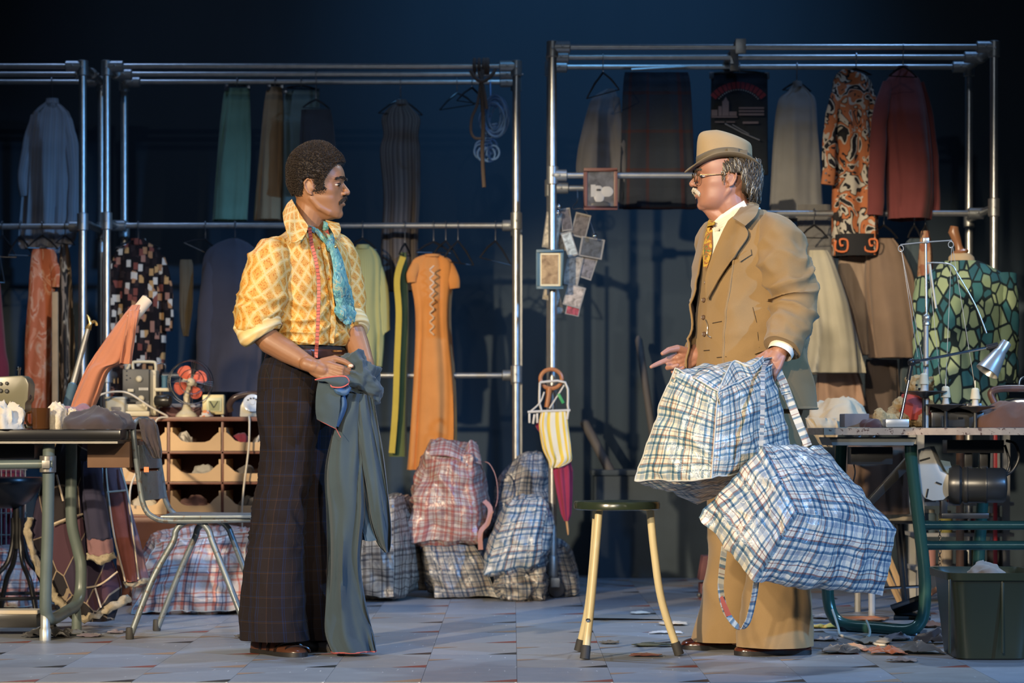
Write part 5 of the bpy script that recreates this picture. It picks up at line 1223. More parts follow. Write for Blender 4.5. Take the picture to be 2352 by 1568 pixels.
g2 = bag('larger blue checked bag hanging lower, bulging towards the right', [(1608, 1190, 7.66), (1752, 1026, 7.68), (1832, 1176, 7.60), (1738, 1332, 7.58), (1868, 1240, 8.0), (1886, 1030, 7.98), (2056, 1216, 7.92), (2020, 1364, 7.92)], blue2, .035, .010, 8, 44, None, 'bags carried by the man in the hat')
strap(g2, [(1748, 1024, 7.63), (1751, 960, 7.66), (1752, 900, 7.72), (1753, 850, 7.83), (1764, 826, 7.96)], .014, blue2)
strap(g2, [(1768, 832, 7.985), (1795, 870, 7.965), (1822, 940, 7.95), (1856, 1024, 7.93)], .028, blue2)
o = strap(g2, [(1664, 1256, 7.70), (1657, 1320, 7.67), (1656, 1360, 7.66), (1668, 1405, 7.67), (1696, 1440, 7.68), (1716, 1430, 7.68), (1730, 1380, 7.67), (1737, 1335, 7.64)], .024, blue2, (.8, .6, 0))
mb = MB(); mb.prism([W(1652, 1372, 7.655), W(1660, 1368, 7.65), (W(1680, 1412, 7.655)), (W(1668, 1416, 7.66))], (0, .003, 0)); mb.build('tag', plain('red_tag', (.32, .07, .06), .6), g2)

# bags on the floor by the racks
greyc = plaid_bag('grey_check', (.42, .36, .28), (.03, .026, .026), (.26, .22, .18), (.10, .07, .06), .10); redc = plaid_bag('red_check', (.55, .45, .38), (.42, .11, .085), (.30, .16, .15), (.24, .07, .07), .10); navc = plaid_bag('navy_check', (.40, .37, .32), (.028, .045, .08), (.16, .16, .17), (.16, .09, .08), .085); pinkc = plaid_bag('pink_check', (.66, .58, .54), (.52, .13, .09), (.64, .56, .52), (.06, .06, .10), .12)
bag('grey checked bag standing right of the blue trousers', [(812, 1160, 10.75), (905, 1146, 10.75), (902, 1366, 10.70), (806, 1364, 10.72), (838, 1140, 11.05), (942, 1140, 11.1), (978, 1352, 11.1), (840, 1340, 11.1)], greyc, .02, .012, 4, 26)
bag('dark blue checked bag lying under the red checked bag', [(978, 1256, 10.95), (1092, 1252, 10.95), (1140, 1368, 10.92), (1000, 1368, 10.92), (975, 1245, 11.25), (1085, 1245, 11.25), (1130, 1346, 11.3), (985, 1346, 11.3)], navc, .02, .014, 5, 22)
rb = bag('red checked bag resting on top of the blue one below the orange dress', [(985, 1040, 10.95), (1080, 1052, 10.92), (1094, 1240, 10.90), (936, 1236, 10.92), (992, 1014, 11.2), (1094, 1022, 11.2), (1118, 1228, 11.24), (965, 1238, 11.24)], redc, .03, .018, 6, 28)
o, g = flap([(992, 1018, 10.98), (1030, 1012, 10.97), (1062, 1030, 10.96)], [(986, 1046, 10.92), (1024, 1046, 10.9), (1058, 1056, 10.89)], redc, 0, 8, .006, 2, 'mouth_flap', rb)
o, g = flap([(1066, 1040, 10.97), (1080, 1010, 11.0), (1098, 1022, 11.02)], [(1070, 1070, 10.9), (1088, 1062, 10.92), (1106, 1066, 10.95)], redc, 0, 8, .01, 7, 'mouth_flap', rb)
strap(rb, [(1102, 1060, 11.05), (1124, 1065, 11.0), (1140, 1100, 10.98), (1142, 1150, 10.98), (1124, 1190, 10.97), (1100, 1215, 10.96)], .022, plain('pink_strap', (.45, .22, .19), .6), (0, 1, 0))
strap(rb, [(1112, 1150, 10.92), (1126, 1168, 10.9), (1120, 1200, 10.89), (1104, 1222, 10.88), (1104, 1262, 10.88)], .022, plain('pink_strap', (.45, .22, .19), .6), (1, 0, 0))
bag('navy checked bag slumped behind the rack post, leaning right', [(1180, 1060, 11.25), (1240, 1046, 11.25), (1248, 1240, 11.15), (1128, 1240, 11.15), (1190, 1056, 11.5), (1245, 1050, 11.5), (1255, 1230, 11.5), (1140, 1230, 11.5)], navc, .035, .02, 9, 24)
bag('bulging blue checked bag in front of the rack post', [(1180, 1148, 10.80), (1252, 1150, 10.80), (1238, 1290, 10.72), (1112, 1318, 10.72), (1185, 1150, 10.97), (1250, 1152, 10.96), (1244, 1290, 10.97), (1130, 1290, 10.98)], blue2, .035, .014, 12, 28)
bag('crumpled blue checked bag on the floor at the rack wheel', [(1150, 1290, 10.80), (1238, 1268, 10.80), (1246, 1370, 10.76), (1148, 1368, 10.76), (1155, 1280, 10.95), (1236, 1270, 10.94), (1242, 1352, 10.96), (1160, 1350, 10.96)], navc, .02, .02, 13, 22, fs=13)
bag('navy checked sack slumped at the right of the rack wheel', [(1262, 1256, 11.08), (1296, 1256, 11.08), (1326, 1364, 11.05), (1258, 1366, 11.05), (1255, 1250, 11.4), (1290, 1252, 11.4), (1318, 1340, 11.45), (1258, 1340, 11.45)], navc, .03, .016, 15, 20)
bag('red and white checked bag lying under the metal chair', [(356, 1248, 10.05), (566, 1226, 10.05), (556, 1394, 9.98), (306, 1402, 9.98), (362, 1222, 10.4), (560, 1212, 10.4), (566, 1372, 10.4), (340, 1372, 10.4)], pinkc, .04, .016, 16, 30, pipe)
bag('red and white checked bag on the floor behind the black stool', [(-30, 1270, 10.25), (212, 1266, 10.25), (222, 1386, 10.2), (-40, 1390, 10.2), (-30, 1256, 10.6), (206, 1258, 10.6), (226, 1368, 10.6), (-30, 1368, 10.6)], pinkc, .03, .016, 18, 26, pipe)
# ------------------------------------------------------------------ helpers for small soft things
def mound(name, label, cat, px0, px1, pyt, zb, d, dep, mat, seed=1, amp=.015, fs=14, group=None, pw=.75, drape=0):
    """crumpled cloth lying on a surface of height zb"""
    a = W(px0, pyt, d); b = W(px1, pyt, d); c = V(((a.x+b.x)/2, d, zb)); hx = (b.x-a.x)/2; h = max(.006, a.z-zb); rings = []
    for j in range(0, 15):
        ph = j/14*PI/2; rg = []
        for i in range(56):
            t = 2*PI*i/56; k = 1+.22*nz((math.cos(t)*1.3, math.sin(t)*1.3, seed), 1.2, seed)
            p = c+V((hx*math.cos(ph)*math.cos(t)*k, dep/2*math.cos(ph)*math.sin(t)*k, h*math.sin(ph)**pw))
            q = p+nzv(p, 7, seed)*.03; r_ = 1-2.4*abs(nz(q, fs, seed)); r2 = 1-2.4*abs(nz(q, fs*2.2, seed+3))
            up = V((math.cos(t)*math.cos(ph), math.sin(t)*math.cos(ph), math.sin(ph)+.2)); p = p+up*min(amp, h*.45)*(r_+.5*r2)*(.3+.7*math.sin(ph))
            p.z = max(zb+.001, p.z); rg.append(p)
        rings.append(rg)
    mb = MB(); mb.loft(rings, True, (True, True)); return tag(mb.build(name, mat, None, 60), label, cat, group)
def tubeW(name, pts, r, mat, parent, n=10, k=8, **kw):
    mb = MB(); mb.tube(WS(pts, k), r, n, **kw); return mb.build(name, mat, parent, 60)
black = plain('black_enamel', (.012, .012, .013), .3, c2=None); greenp = plain('grey_green_paint', (.105, .13, .115), .35, .1, .15, 18, c2=None)
zt1 = W(0, 986, 8.62).z
tb = thing('work_table', 'black topped sewing table with grey green tube legs at the left edge', 'table', V((W(60, 0, 8.9).x, 8.95, 0)))
x1 = -1.437; x0 = -2.35
mb = MB(); mb.box(((x0+x1)/2, 8.91, zt1-.02), (x1-x0, .58, .04)); mb.build('table_top', plain('black_laminate', (.010, .010, .011), .22, c2=None), tb, bevel=.008)
mb = MB(); mb.box(((x0+x1)/2, 8.91, zt1-.046), (x1-x0-.03, .54, .012)); mb.build('table_underside', plain('steel_trim', (.20, .19, .17), .4, .6), tb)
fr = MB(); rr_ = .0225
tubeW('leg_frame', [(112, 1016, 8.72), (110, 1200, 8.73), (105, 1350, 8.74), (106, 1405, 8.76), (118, 1422, 8.80), (150, 1405, 9.0), (172, 1390, 9.12), (184, 1360, 9.18), (186, 1300, 9.19), (178, 1260, 9.19), (164, 1190, 9.18), (164, 1050, 9.18), (164, 1016, 9.18)], rr_, greenp, tb, 16, 10)
mb = MB(); p = W(104, 1440, 8.76); mb.lathe([(.022, 0), (.022, .04), (.018, .045), (.018, p.z+.05)], (p.x, p.y, 0), (0, 0, 1), 14); mb.build('foot', plain('steel_foot', (.35, .36, .34), .4, .5), tb)
mb = MB(); p = W(176, 1410, 9.16); mb.lathe([(.02, 0), (.02, .035), (.016, .09)], (p.x, p.y, 0), (0, 0, 1), 12); mb.build('foot', greenp, tb)
mb = MB(); a, b = W(-60, 1067, 8.70), W(122, 1065, 8.70); mb.bar(a, b, .0165, 14); mb.build('rail', greenp, tb)
mb = MB(); p = W(110, 1066, 8.715); mb.lathe([(.030, -.03), (.031, -.028), (.031, .03), (.030, .032)], p, (0, 0, 1), 16); mb.box(p+V((0, -.032, 0)), (.03, .02, .03)); mb.build('clamp', plain('steel_trim', (.20, .19, .17), .4, .6), tb, bevel=.003)
mb = MB(); a = W(198, 1014, 8.78); b = W(296, 1074, 8.78); mb.box(((a.x+b.x)/2, 8.98, (a.z+b.z)/2), (b.x-a.x, .36, a.z-b.z)); mb.build('drawer', plain('brown_board', (.13, .065, .032), .7), tb, bevel=.003)
mb = MB(); a = W(-60, 1408, 9.0); b = W(92, 1438, 9.0); mb.box(((a.x+b.x)/2, 9.05, (a.z+b.z)/2), (b.x-a.x, .22, a.z-b.z)); mb.build('foot_channel', black, tb, bevel=.003)
mb = MB(); mb.box(((a.x+b.x)/2, 9.0, a.z+.008), (b.x-a.x, .10, .014)); mb.build('channel_strip', plain('cream_metal', (.45, .38, .28), .5), tb)
mb = MB(); a = W(-40, 1018, 8.95); b = W(86, 1054, 8.95); mb.box(((a.x+b.x)/2, 9.0, (a.z+b.z)/2), (b.x-a.x, .2, a.z-b.z)); mb.build('tray', black, tb, bevel=.01)

# sewing machine head
khaki = plain('khaki_enamel', (.16, .15, .10), .3, 0, .1, 8); chrome = plain('chrome', (.65, .66, .67), .12, 1)
sm = thing('sewing_machine', 'khaki sewing machine on the black table at the left edge', 'sewing machine', V((W(0, 0, 8.9).x, 8.9, zt1)))
def boxpx(x0_, x1_, y0_, y1_, d, dep, mb=None):
    mb = mb or MB(); a = W(x0_, y0_, d); b = W(x1_, y1_, d); mb.box(((a.x+b.x)/2, d, (a.z+b.z)/2), (b.x-a.x, dep, a.z-b.z)); return mb
poly = [(-60, 868), (50, 862), (60, 868), (66, 882), (64, 918), (58, 926), (58, 940), (52, 948), (36, 948), (30, 940), (10, 922), (-60, 918)]
mb = MB(); mb.prism([W(x, y, 8.82) for x, y in poly[::-1]], (0, .12, 0)); mb.build('head', khaki, sm, bevel=.006)
boxpx(-90, 75, 974, 984, 8.9, .17).build('bed', khaki, sm, bevel=.004)
boxpx(-110, -48, 866, 976, 8.9, .12).build('column', khaki, sm, bevel=.008)
for x, y, r in ((2, 881, 4), (16, 880, 4), (2, 897, 5), (16, 898, 5)):
    mb = MB(); mb.lathe([(r*.0016, 0), (r*.0016, .006), (r*.001, .008)], W(x, y, 8.82), (0, -1, 0), 12); mb.build('dial', plain('dial_dark', (.03, .03, .03), .4), sm)
mb = MB(); mb.lathe([(.006, 0), (.006, .02), (.009, .022), (.009, .03), (.004, .034)], W(43, 862, 8.88), (0, 0, 1), 12); mb.build('pressure_knob', chrome, sm)
mb = MB(); mb.bar(W(42, 948, 8.88), W(42, 974, 8.88), .006, 10); mb.bar(W(47, 948, 8.88), W(47, 970, 8.88), .003, 8); mb.box(W(43, 975, 8.88), (.026, .03, .006)); mb.build('needle_bar', chrome, sm)
mb = MB(); mb.lathe([(.010, 0), (.011, .012), (.008, .016)], W(62, 912, 8.86), (1, -.3, 0), 12); mb.build('tension_knob', plain('dial_dark', (.03, .03, .03), .4), sm)

# amber glass mug
m, nt, b = _new('amber_glass'); b.inputs['Base Color'].default_value = (.16, .07, .03, 1); b.inputs['Transmission Weight'].default_value = .6; finish(b, .06)
mg = thing('glass_mug', 'dark amber glass mug on the black sewing table', 'mug', V((W(94, 0, 8.74).x, 8.74, zt1)))
c = mg.location; mb = MB(); mb.lathe([(.030, .0), (.034, .003), (.035, .08), (.032, .08), (.031, .008), (.001, .006)], c, (0, 0, 1), 28, caps=(True, True)); mb.build('cup', m, mg)
mb = MB(); mb.tube([c+V((-.034, -.005, .066)), c+V((-.052, -.008, .060)), c+V((-.054, -.008, .035)), c+V((-.046, -.008, .018)), c+V((-.034, -.005, .016))], .005, 8); mb.build('handle', m, mg)
creamc = fabric('cream_cloth', (.58, .52, .42)); purp = fabric('mauve_wool', (.27, .135, .175)); dkj = fabric('dark_plum_cloth', (.058, .046, .052)); fleece = plain('fleece', (.30, .25, .17), .95, 0, .35, 90, 160, .9)
mound('cream_cloth', 'crumpled cream cloth in front of the khaki sewing machine', 'cloth', -20, 52, 946, zt1, 8.70, .18, creamc, 3, .028, 22)
mound('cloth', 'dark red cloth behind the khaki sewing machine', 'cloth', -40, 26, 925, zt1, 9.12, .2, red_d, 5, .016)
mound('cloth', 'mauve woollen cloth heaped behind the glass mug', 'cloth', 128, 226, 937, zt1, 9.0, .3, purp, 6, .014)
mound('fleece_trim', 'white fleece tuft right of the glass mug', 'fleece', 112, 152, 938, zt1, 8.82, .1, plain('white_fleece', (.62, .56, .47), .95, 0, .3, 120, 220, 1.0), 7, .018, 34)
mound('fleece_trim', 'small white fleece tuft on the mauve cloth', 'fleece', 158, 178, 942, zt1+.03, 8.84, .05, plain('white_fleece', (.62, .56, .47), .95, 0, .3, 120, 220, 1.0), 8, .012, 40)
jk = mound('jacket', 'dark plum jacket crumpled on the right end of the black table', 'jacket', 150, 302, 950, zt1, 8.80, .26, dkj, 9, .020, 10)
dj = thing('jacket', 'dark plum sleeve draped over the back of the metal chair', 'jacket', W(350, 1040, 8.9))
mb = MB(); mb.loft(cloth_tube([(962, 318, 352, 8.86, .03), (980, 322, 362, 8.85, .04), (1010, 328, 368, 8.84, .035), (1035, 340, 372, 8.84, .03), (1052, 352, 371, 8.85, .02)], 4, .014, 3, 48), True, (True, True)); mb.build('sleeve', dkj, dj, 60)

# cane and salmon roll leaning on the table
cn = thing('walking_cane', 'steel cane with brass crutch handle leaning behind the black table', 'cane', W(142, 985, 9.2))
A, B = W(203, 752, 9.25), V((W(140, 985, 9.15).x, 9.15, zt1+.002)); mb = MB(); mb.tube([lerp(A, B, .0), lerp(A, B, .3), lerp(A, B, .55)], [.010, .011, .013], 12); mb.build('shaft', plain('steel_cane', (.42, .43, .42), .3, .7), cn)
mb = MB(); mb.tube([lerp(A, B, .55), lerp(A, B, .57), B], [.013, .019, .018], 12); mb.build('sleeve', plain('blue_cane', (.10, .17, .22), .35, .4), cn)
mb = MB(); mb.tube([lerp(A, B, .02), A, W(208, 742, 9.25), W(204, 730, 9.25), W(200, 724, 9.26)], [.014, .012, .008, .007, .004], 10); mb.tube(WS([(208, 742, 9.25), (216, 738, 9.25), (221, 742, 9.25), (222, 748, 9.25)], 5), .006, 8); mb.build('handle', brass, cn)
salm = fabric('salmon_cotton', (.47, .19, .115)); card = plain('cardboard_tube', (.62, .48, .33), .8)
sr = thing('fabric_roll', 'salmon cloth wrapped on a cardboard tube leaning behind the black table', 'fabric roll', V((W(185, 0, 9.1).x, 9.1, zt1)))
mb = MB(); a, b = W(300, 735, 9.1), W(338, 688, 9.14); mb.tube([a, b], .024, 20); mb.build('cardboard_core', card, sr)
mb = MB(); mb.loft(cloth_tube([(700, 302, 330, 9.12, .02), (725, 282, 322, 9.11, .03), (770, 250, 306, 9.1, .04), (805, 226, 300, 9.1, .045), (832, 208, 292, 9.1, .045), (850, 198, 252, 9.1, .045), (900, 176, 232, 9.1, .045), (950, 158, 212, 9.1, .045), (984, 150, 200, 9.1, .045)], 3, .012, 5, 64), True, (True, True)); mb.build('cloth', salm, sr, 60)
mb = MB(); mb.loft(cloth_tube([(712, 296, 322, 9.06, .012), (760, 288, 312, 9.05, .016), (835, 274, 302, 9.05, .014)], 2, .008, 8, 40), True, (True, False)); mb.build('loose_end', salm, sr, 60)

# patchwork sheepskin coat under the table
cp = thing('patchwork_coat', 'dark patchwork sheepskin coat hanging under the black table', 'coat', W(200, 1425, 9.35))
patchm = cells('patchwork', [(.018, .016, .020), (.035, .025, .045), (.022, .018, .020), (.060, .028, .040), (.016, .014, .016), (.045, .022, .020)], (.22, .17, .12), 6.5, (1, .3, .7), 'EUCLIDEAN', .012)
rust = plain('rust_suede', (.20, .060, .045), .95, 0, .25, 20, 120, .3); mauv = plain('mauve_suede', (.20, .105, .11), .95, 0, .25, 20, 120, .3); navs = plain('navy_suede', (.026, .024, .050), .95)
mb = MB(); mb.loft(cloth_tube([(1018, 130, 232, 9.30, .03), (1080, 105, 232, 9.33, .06), (1170, 80, 236, 9.36, .07), (1260, 70, 250, 9.36, .075), (1350, 100, 278, 9.36, .075), (1424, 170, 262, 9.36, .06)], 4, .02, 5, 72), True, (True, False)); mb.build('coat_body', patchm, cp, 60)
mb = MB(); mb.loft(cloth_tube([(1060, 186, 226, 9.27, .03), (1140, 188, 240, 9.24, .045), (1220, 198, 254, 9.23, .05), (1238, 200, 256, 9.23, .05)], 3, .01, 6, 48), True, (True, True)); sl = mb.build('sleeve', navs, cp, 60)
mb = MB(); mb.loft(cloth_tube([(1236, 200, 257, 9.23, .05), (1276, 202, 262, 9.23, .052)], 3, .01, 6, 48), True, (True, True)); mb.build('sleeve_panel', mauv, cp, 60)
def trim(pts, r, seed, par=cp):
    mb = MB(); P = WS(pts, 10); mb.tube(P, r, 16); mb.warp(lambda p: p+nzv(p, 60, seed)*.010+nzv(p, 25, seed)*.008); return mb.build('fleece_trim', fleece, par, 180)
trim([(200, 1276, 9.19), (230, 1284, 9.175), (264, 1274, 9.19)], .015, 3)
trim([(186, 1424, 9.30), (230, 1408, 9.28), (298, 1372, 9.30)], .015, 4); trim([(286, 1344, 9.42), (345, 1332, 9.42)], .012, 5); trim([(72, 1190, 9.28), (64, 1220, 9.28), (80, 1280, 9.28), (120, 1360, 9.28), (152, 1398, 9.28)], .014, 6)
for nm, rows, mt in (('rust_panel', [(1128, 246, 292, 9.42, .02), (1220, 258, 304, 9.42, .025), (1335, 290, 318, 9.42, .025)], rust), ('mauve_panel', [(1072, 238, 280, 9.44, .02), (1130, 246, 292, 9.44, .02), (1230, 292, 318, 9.44, .022), (1335, 316, 344, 9.44, .022)], mauv)):
    mb = MB(); mb.loft(cloth_tube(rows, 2, .006, 4, 40), True, (True, True)); mb.build(nm, mt, cp, 60)
seamm = plain('cream_seam', (.50, .40, .29), .9)
for pts in ([(243, 1075, 9.40), (248, 1130, 9.395), (262, 1230, 9.39), (288, 1335, 9.39)], [(276, 1075, 9.41), (292, 1130, 9.39), (306, 1230, 9.385), (318, 1330, 9.385)], [(246, 1130, 9.395), (290, 1126, 9.39)], [(118, 1205, 9.27), (150, 1192, 9.27), (190, 1180, 9.24)], [(192, 1350, 9.27), (230, 1342, 9.26), (270, 1312, 9.27)], [(218, 1350, 9.265), (232, 1395, 9.26)], [(130, 1090, 9.25), (145, 1150, 9.26)]): tubeW('seam', pts, .0042, seamm, cp, 6, 5)

# metal chair
chp = plain('worn_grey_paint', (.15, .175, .185), .40, .35, .2, 22, 0, 0, (.12, .10, .085)); rubb = plain('rubber_tip', (.03, .028, .026), .7)
ch = thing('metal_chair', 'worn grey metal tube chair behind the man in yellow', 'chair', V((W(440, 0, 8.98).x, 8.98, 0)))
tubeW('back_frame', [(575, 1193, 8.87), (400, 1196, 8.84), (352, 1187, 8.83), (330, 1160, 8.83), (319, 1100, 8.83), (308, 1010, 8.82), (307, 980, 8.83), (316, 965, 8.86), (336, 963, 8.95), (350, 976, 9.02), (358, 1010, 9.05), (372, 1100, 9.1), (381, 1150, 9.12), (400, 1179, 9.14), (430, 1187, 9.15), (578, 1186, 9.17)], .0105, chp, ch, 12, 8)
def plate(nm, q, th, mat, par, bev=.004):
    mb = MB(); P = [W(*p) for p in q]; n_ = (P[1]-P[0]).cross(P[3]-P[0]).normalized(); mb.prism(P, n_*th); return mb.build(nm, mat, par, bevel=bev)
plate('back_panel', [(318, 1022, 8.825), (361, 1020, 9.045), (369, 1074, 9.075), (322, 1076, 8.825)], .003, chp, ch, .001); plate('back_panel', [(323, 1082, 8.825), (371, 1080, 9.08), (379, 1144, 9.105), (328, 1150, 8.825)], .003, chp, ch, .001)
boxpx(331, 342, 1072, 1084, 8.84, .01).build('sticker', plain('orange_sticker', (.75, .20, .06), .5), ch)
plate('seat', [(368, 1191, 8.83), (590, 1190, 8.84), (588, 1184, 9.20), (398, 1182, 9.18)], .012, chp, ch, .004)
for near, pts in ((1, [(298, 1464, 8.80), (350, 1330, 8.83), (396, 1246, 8.86), (404, 1219, 8.865), (420, 1201, 8.87), (442, 1194, 8.88), (464, 1201, 8.88), (480, 1219, 8.875), (489, 1246, 8.87), (530, 1350, 8.85), (574, 1464, 8.80)]), (0, [(360, 1447, 9.17), (410, 1320, 9.16), (447, 1236, 9.15), (454, 1214, 9.15), (470, 1199, 9.15), (490, 1193, 9.15), (510, 1199, 9.15), (525, 1214, 9.15), (534, 1236, 9.15), (570, 1330, 9.16), (612, 1447, 9.17)])):
    lo = tubeW('leg', pts, .012, chp, ch, 12, 8)
    for e in (pts[0], pts[-1]):
        p = W(*e); mb = MB(); mb.lathe([(.014, 0), (.016, .004), (.0145, .04), (.0125, .045)], (p.x, p.y, 0.0), (0, 0, 1), 12); mb.build('rubber_foot', rubb, lo)

# pigeonhole unit with scoop drawers
pal = plain('pale_ply', (.56, .36, .18), .55, 0, .14, 10); redb = plain('red_brown_wood', (.16, .055, .030), .45, 0, .2, 8)
DU = 10.5; un = thing('pigeonhole_unit', 'red brown pigeonhole unit with pale scoop front drawers', 'cabinet', V((W(455, 0, DU).x, DU+.17, 0)))
def ux(x): return W(x, 0, DU).x
def uz(y): return W(0, y, DU).z
XL, XR = ux(268), ux(640); UD = .34
def ubox(nm, xa, xb, za, zb, ya, yb, mat, bev=.002): mb = MB(); mb.box(((xa+xb)/2, (ya+yb)/2, (za+zb)/2), (xb-xa, yb-ya, zb-za)); return mb.build(nm, mat, un, bevel=bev)
ubox('top_board', XL-.02, XR+.02, uz(967), uz(957), DU-.015, DU+UD, redb)
ubox('back_panel', XL, XR, 0, uz(967), DU+UD-.012, DU+UD, redb); ubox('base', XL, XR, .0, uz(1188), DU, DU+UD-.012, redb)
for y0_, y1_ in ((1036, 1042), (1106, 1112), (1182, 1188)): ubox('shelf', XL, XR, uz(y1_), uz(y0_), DU, DU+UD-.012, redb)
for xx in (268, 386, 510, 634): ubox('divider', ux(xx-2), ux(xx+2)+.004, uz(1182), uz(967), DU, DU+UD-.012, redb)
binpos = []
for ci, (xa, xb) in enumerate(((273, 383), (391, 507), (514, 631))):
    for ri, (ya, yb) in enumerate(((969, 1035), (1044, 1105), (1114, 1181))):
        dr = MB(); h_ = yb-ya; up = yb-h_*.60; dip = yb-h_*.30; w_ = xb-xa
        prof = [(xa, up-4), (xa+w_*.06, up-2), (xa+w_*.14, up+6), (xa+w_*.22, dip-4), (xa+w_*.32, dip), (xb-w_*.32, dip), (xb-w_*.22, dip-4), (xb-w_*.14, up+6), (xb-w_*.06, up-2), (xb, up-4)]
        dr.prism([W(x, y, DU-.008) for x, y in [(xa, yb)]+[(xb, yb)]+prof[::-1]], (0, .012, 0)); fo = dr.build('scoop_drawer', pal, un, None)
        for xs_ in (xa, xb): s_ = MB(); s_.box((ux(xs_)+(.005 if xs_ == xa else -.005), DU+.14, (uz(yb)+uz(up))/2+.012), (.009, .27, uz(up)-uz(yb)+.03)); s_.build('drawer_side', pal, fo)
        binpos.append((xa, xb, dip, yb))
binf = [(4, 'white cloth in the middle drawer of the top row', (.60, .56, .50)), (3, 'white cloth', None)]
for i, lab, colr, x_, w_ in ((3, 'white cloth bundle in the middle drawer of the top row', (.62, .58, .52), 425, 30), (6, 'dark red cloth in the right drawer of the top row', (.22, .03, .04), 552, 34), (6, 'white rag at the end of the right top drawer', (.60, .55, .48), 597, 22), (4, 'white and black cloth in the middle drawer of the second row', (.46, .44, .40), 470, 56), (7, 'grey rags in the right drawer of the second row', (.16, .14, .13), 560, 44), (5, 'red striped cloth in the middle drawer of the third row', (.52, .28, .24), 448, 70), (2, 'cream cloth in the left drawer of the third row', (.55, .48, .38), 330, 60), (8, 'grey rags in the right drawer of the third row', (.22, .2, .19), 580, 60)):
    xa, xb, dip, yb = binpos[i]; mound('cloth_bundle', lab, 'cloth', x_-w_/2, x_+w_/2, dip-12, uz(yb)+.006, DU+.09, .10, fabric('bin_%d_%d' % (i, x_), colr), i+3, .016, 20, 'cloth in the pigeonhole drawers')

# things on top of the unit
ZU = uz(957); DT = DU+.13
def onunit(name, label, cat, px, d=DT): return thing(name, label, cat, V((W(px, 0, d).x, d, ZU)))
def Z(y, d=DT): return W(0, y, d).z
pj = onunit('film_projector', 'dark grey film projector with cream base on the pigeonhole unit', 'projector', 318)
dg = plain('projector_grey', (.045, .048, .052), .45); cmet = plain('cream_enamel', (.52, .47, .34), .4); cblk = plain('bakelite', (.02, .02, .02), .3)
boxpx(286, 347, 848, 925, DT, .12).build('body', dg, pj, bevel=.006); boxpx(316, 347, 920, 945, DT, .12).build('body_lower', dg, pj, bevel=.004)
mb = boxpx(288, 345, 928, 944, DT+.01, .16); a = W(0, 957, DT); boxpx(284, 350, 944, 956, DT, .17, mb); mb.build('base', cmet, pj, bevel=.006)
boxpx(347, 362, 850, 955, DT+.03, .10).build('rear_case', cmet, pj, bevel=.006)
tubeW('handle', [(306, 848, DT), (305, 836, DT), (310, 831, DT), (350, 831, DT), (357, 837, DT), (357, 858, DT), (350, 866, DT)], .007, cmet, pj)
for x, y, r in ((320, 870, 7), (325, 915, 7), (332, 930, 6)): mb = MB(); mb.lathe([(r*.002, 0), (r*.002, .012), (r*.0012, .016)], W(x, y, DT-.06), (0, -1, 0), 16); mb.build('knob', cmet, pj)
mb = MB(); mb.lathe([(.024, 0), (.028, .01), (.028, .06), (.022, .07)], W(358, 920, DT-.02), (1, -.25, 0), 18); mb.build('lens', cblk, pj)
boxpx(294, 308, 893, 900, DT-.06, .03).build('lamp_gate', cmet, pj, bevel=.002); tubeW('reel_arm', [(292, 848, DT), (296, 840, DT), (297, 833, DT)], .008, cmet, pj)
mb = MB()
for k_ in range(6): boxpx(319+k_*3.7, 321.5+k_*3.7, 890, 896, DT-.062, .003, mb)
mb.build('nameplate', plain('plate_white', (.6, .6, .58), .5), pj)
mb = MB()
for x, y in ((291, 852), (291, 862), (291, 872), (343, 854), (299, 868)): mb.ball(W(x, y, DT-.062), .0035, 8)
mb.build('screws', chrome, pj); tubeW('bracket', [(362, 835, DT), (378, 836, DT), (380, 846, DT)], .003, chrome, pj)
boxpx(356, 392, 891, 899, DT+.02, .08).build('spool_ledge', cmet, pj, bevel=.003)
sp = thing('thread_spool', 'blue thread spool on the ledge of the projector', 'spool', W(378, 891, DT+.02)); mb = MB(); mb.lathe([(.016, 0), (.016, .004), (.013, .005), (.0135, .052), (.016, .053), (.016, .057)], sp.location, (0, 0, 1), 16); mb.build('thread', plain('blue_thread', (.05, .14, .22), .6), sp)
tub = onunit('plastic_tub', 'small cream plastic tub with a dark label left of the projector', 'tub', 267, DT-.07); dq = DT-.07
mb = MB(); zb = ZU; zt = Z(912, dq); mb.loft([ring((tub.location.x, dq, z), (1, 0, 0), (0, 1, 0), w_, w_*.8, 32, 6) for w_, z in ((.041, zb), (.042, zb+.004), (.0455, zt-.01), (.049, zt-.008), (.049, zt), (.044, zt+.002))]); mb.build('body', cmet, tub); boxpx(255, 277, 934, 941, dq-.042, .002).build('label', plain('label_dark', (.12, .11, .11), .5), tub)
wc = plain('white_cable', (.62, .55, .43), .45)
def cable(label, pts, r=.0045, mat=wc): return tag(tubeW('cable', pts, r, mat, None, 8, 8), label, 'cable')
cable('white cable looping over the cream tub and down to the fan', [(196, 984, 9.35), (210, 925, 10.4), (232, 906, 10.45), (268, 899, 10.46), (300, 905, 10.45), (345, 934, 10.47), (384, 955, 10.5)])
cable('white cable hanging down the left of the pigeonhole unit', [(386, 958, 10.49), (362, 962, 10.46), (350, 990, 10.45), (330, 1050, 10.44), (302, 1110, 10.44), (297, 1160, 10.44)])
cable('white telephone cable hanging down the front of the pigeonhole unit', [(572, 956, 10.48), (573, 975, 10.46), (571, 1030, 10.45), (561, 1110, 10.45), (556, 1165, 10.45), (556, 1215, 10.45)])
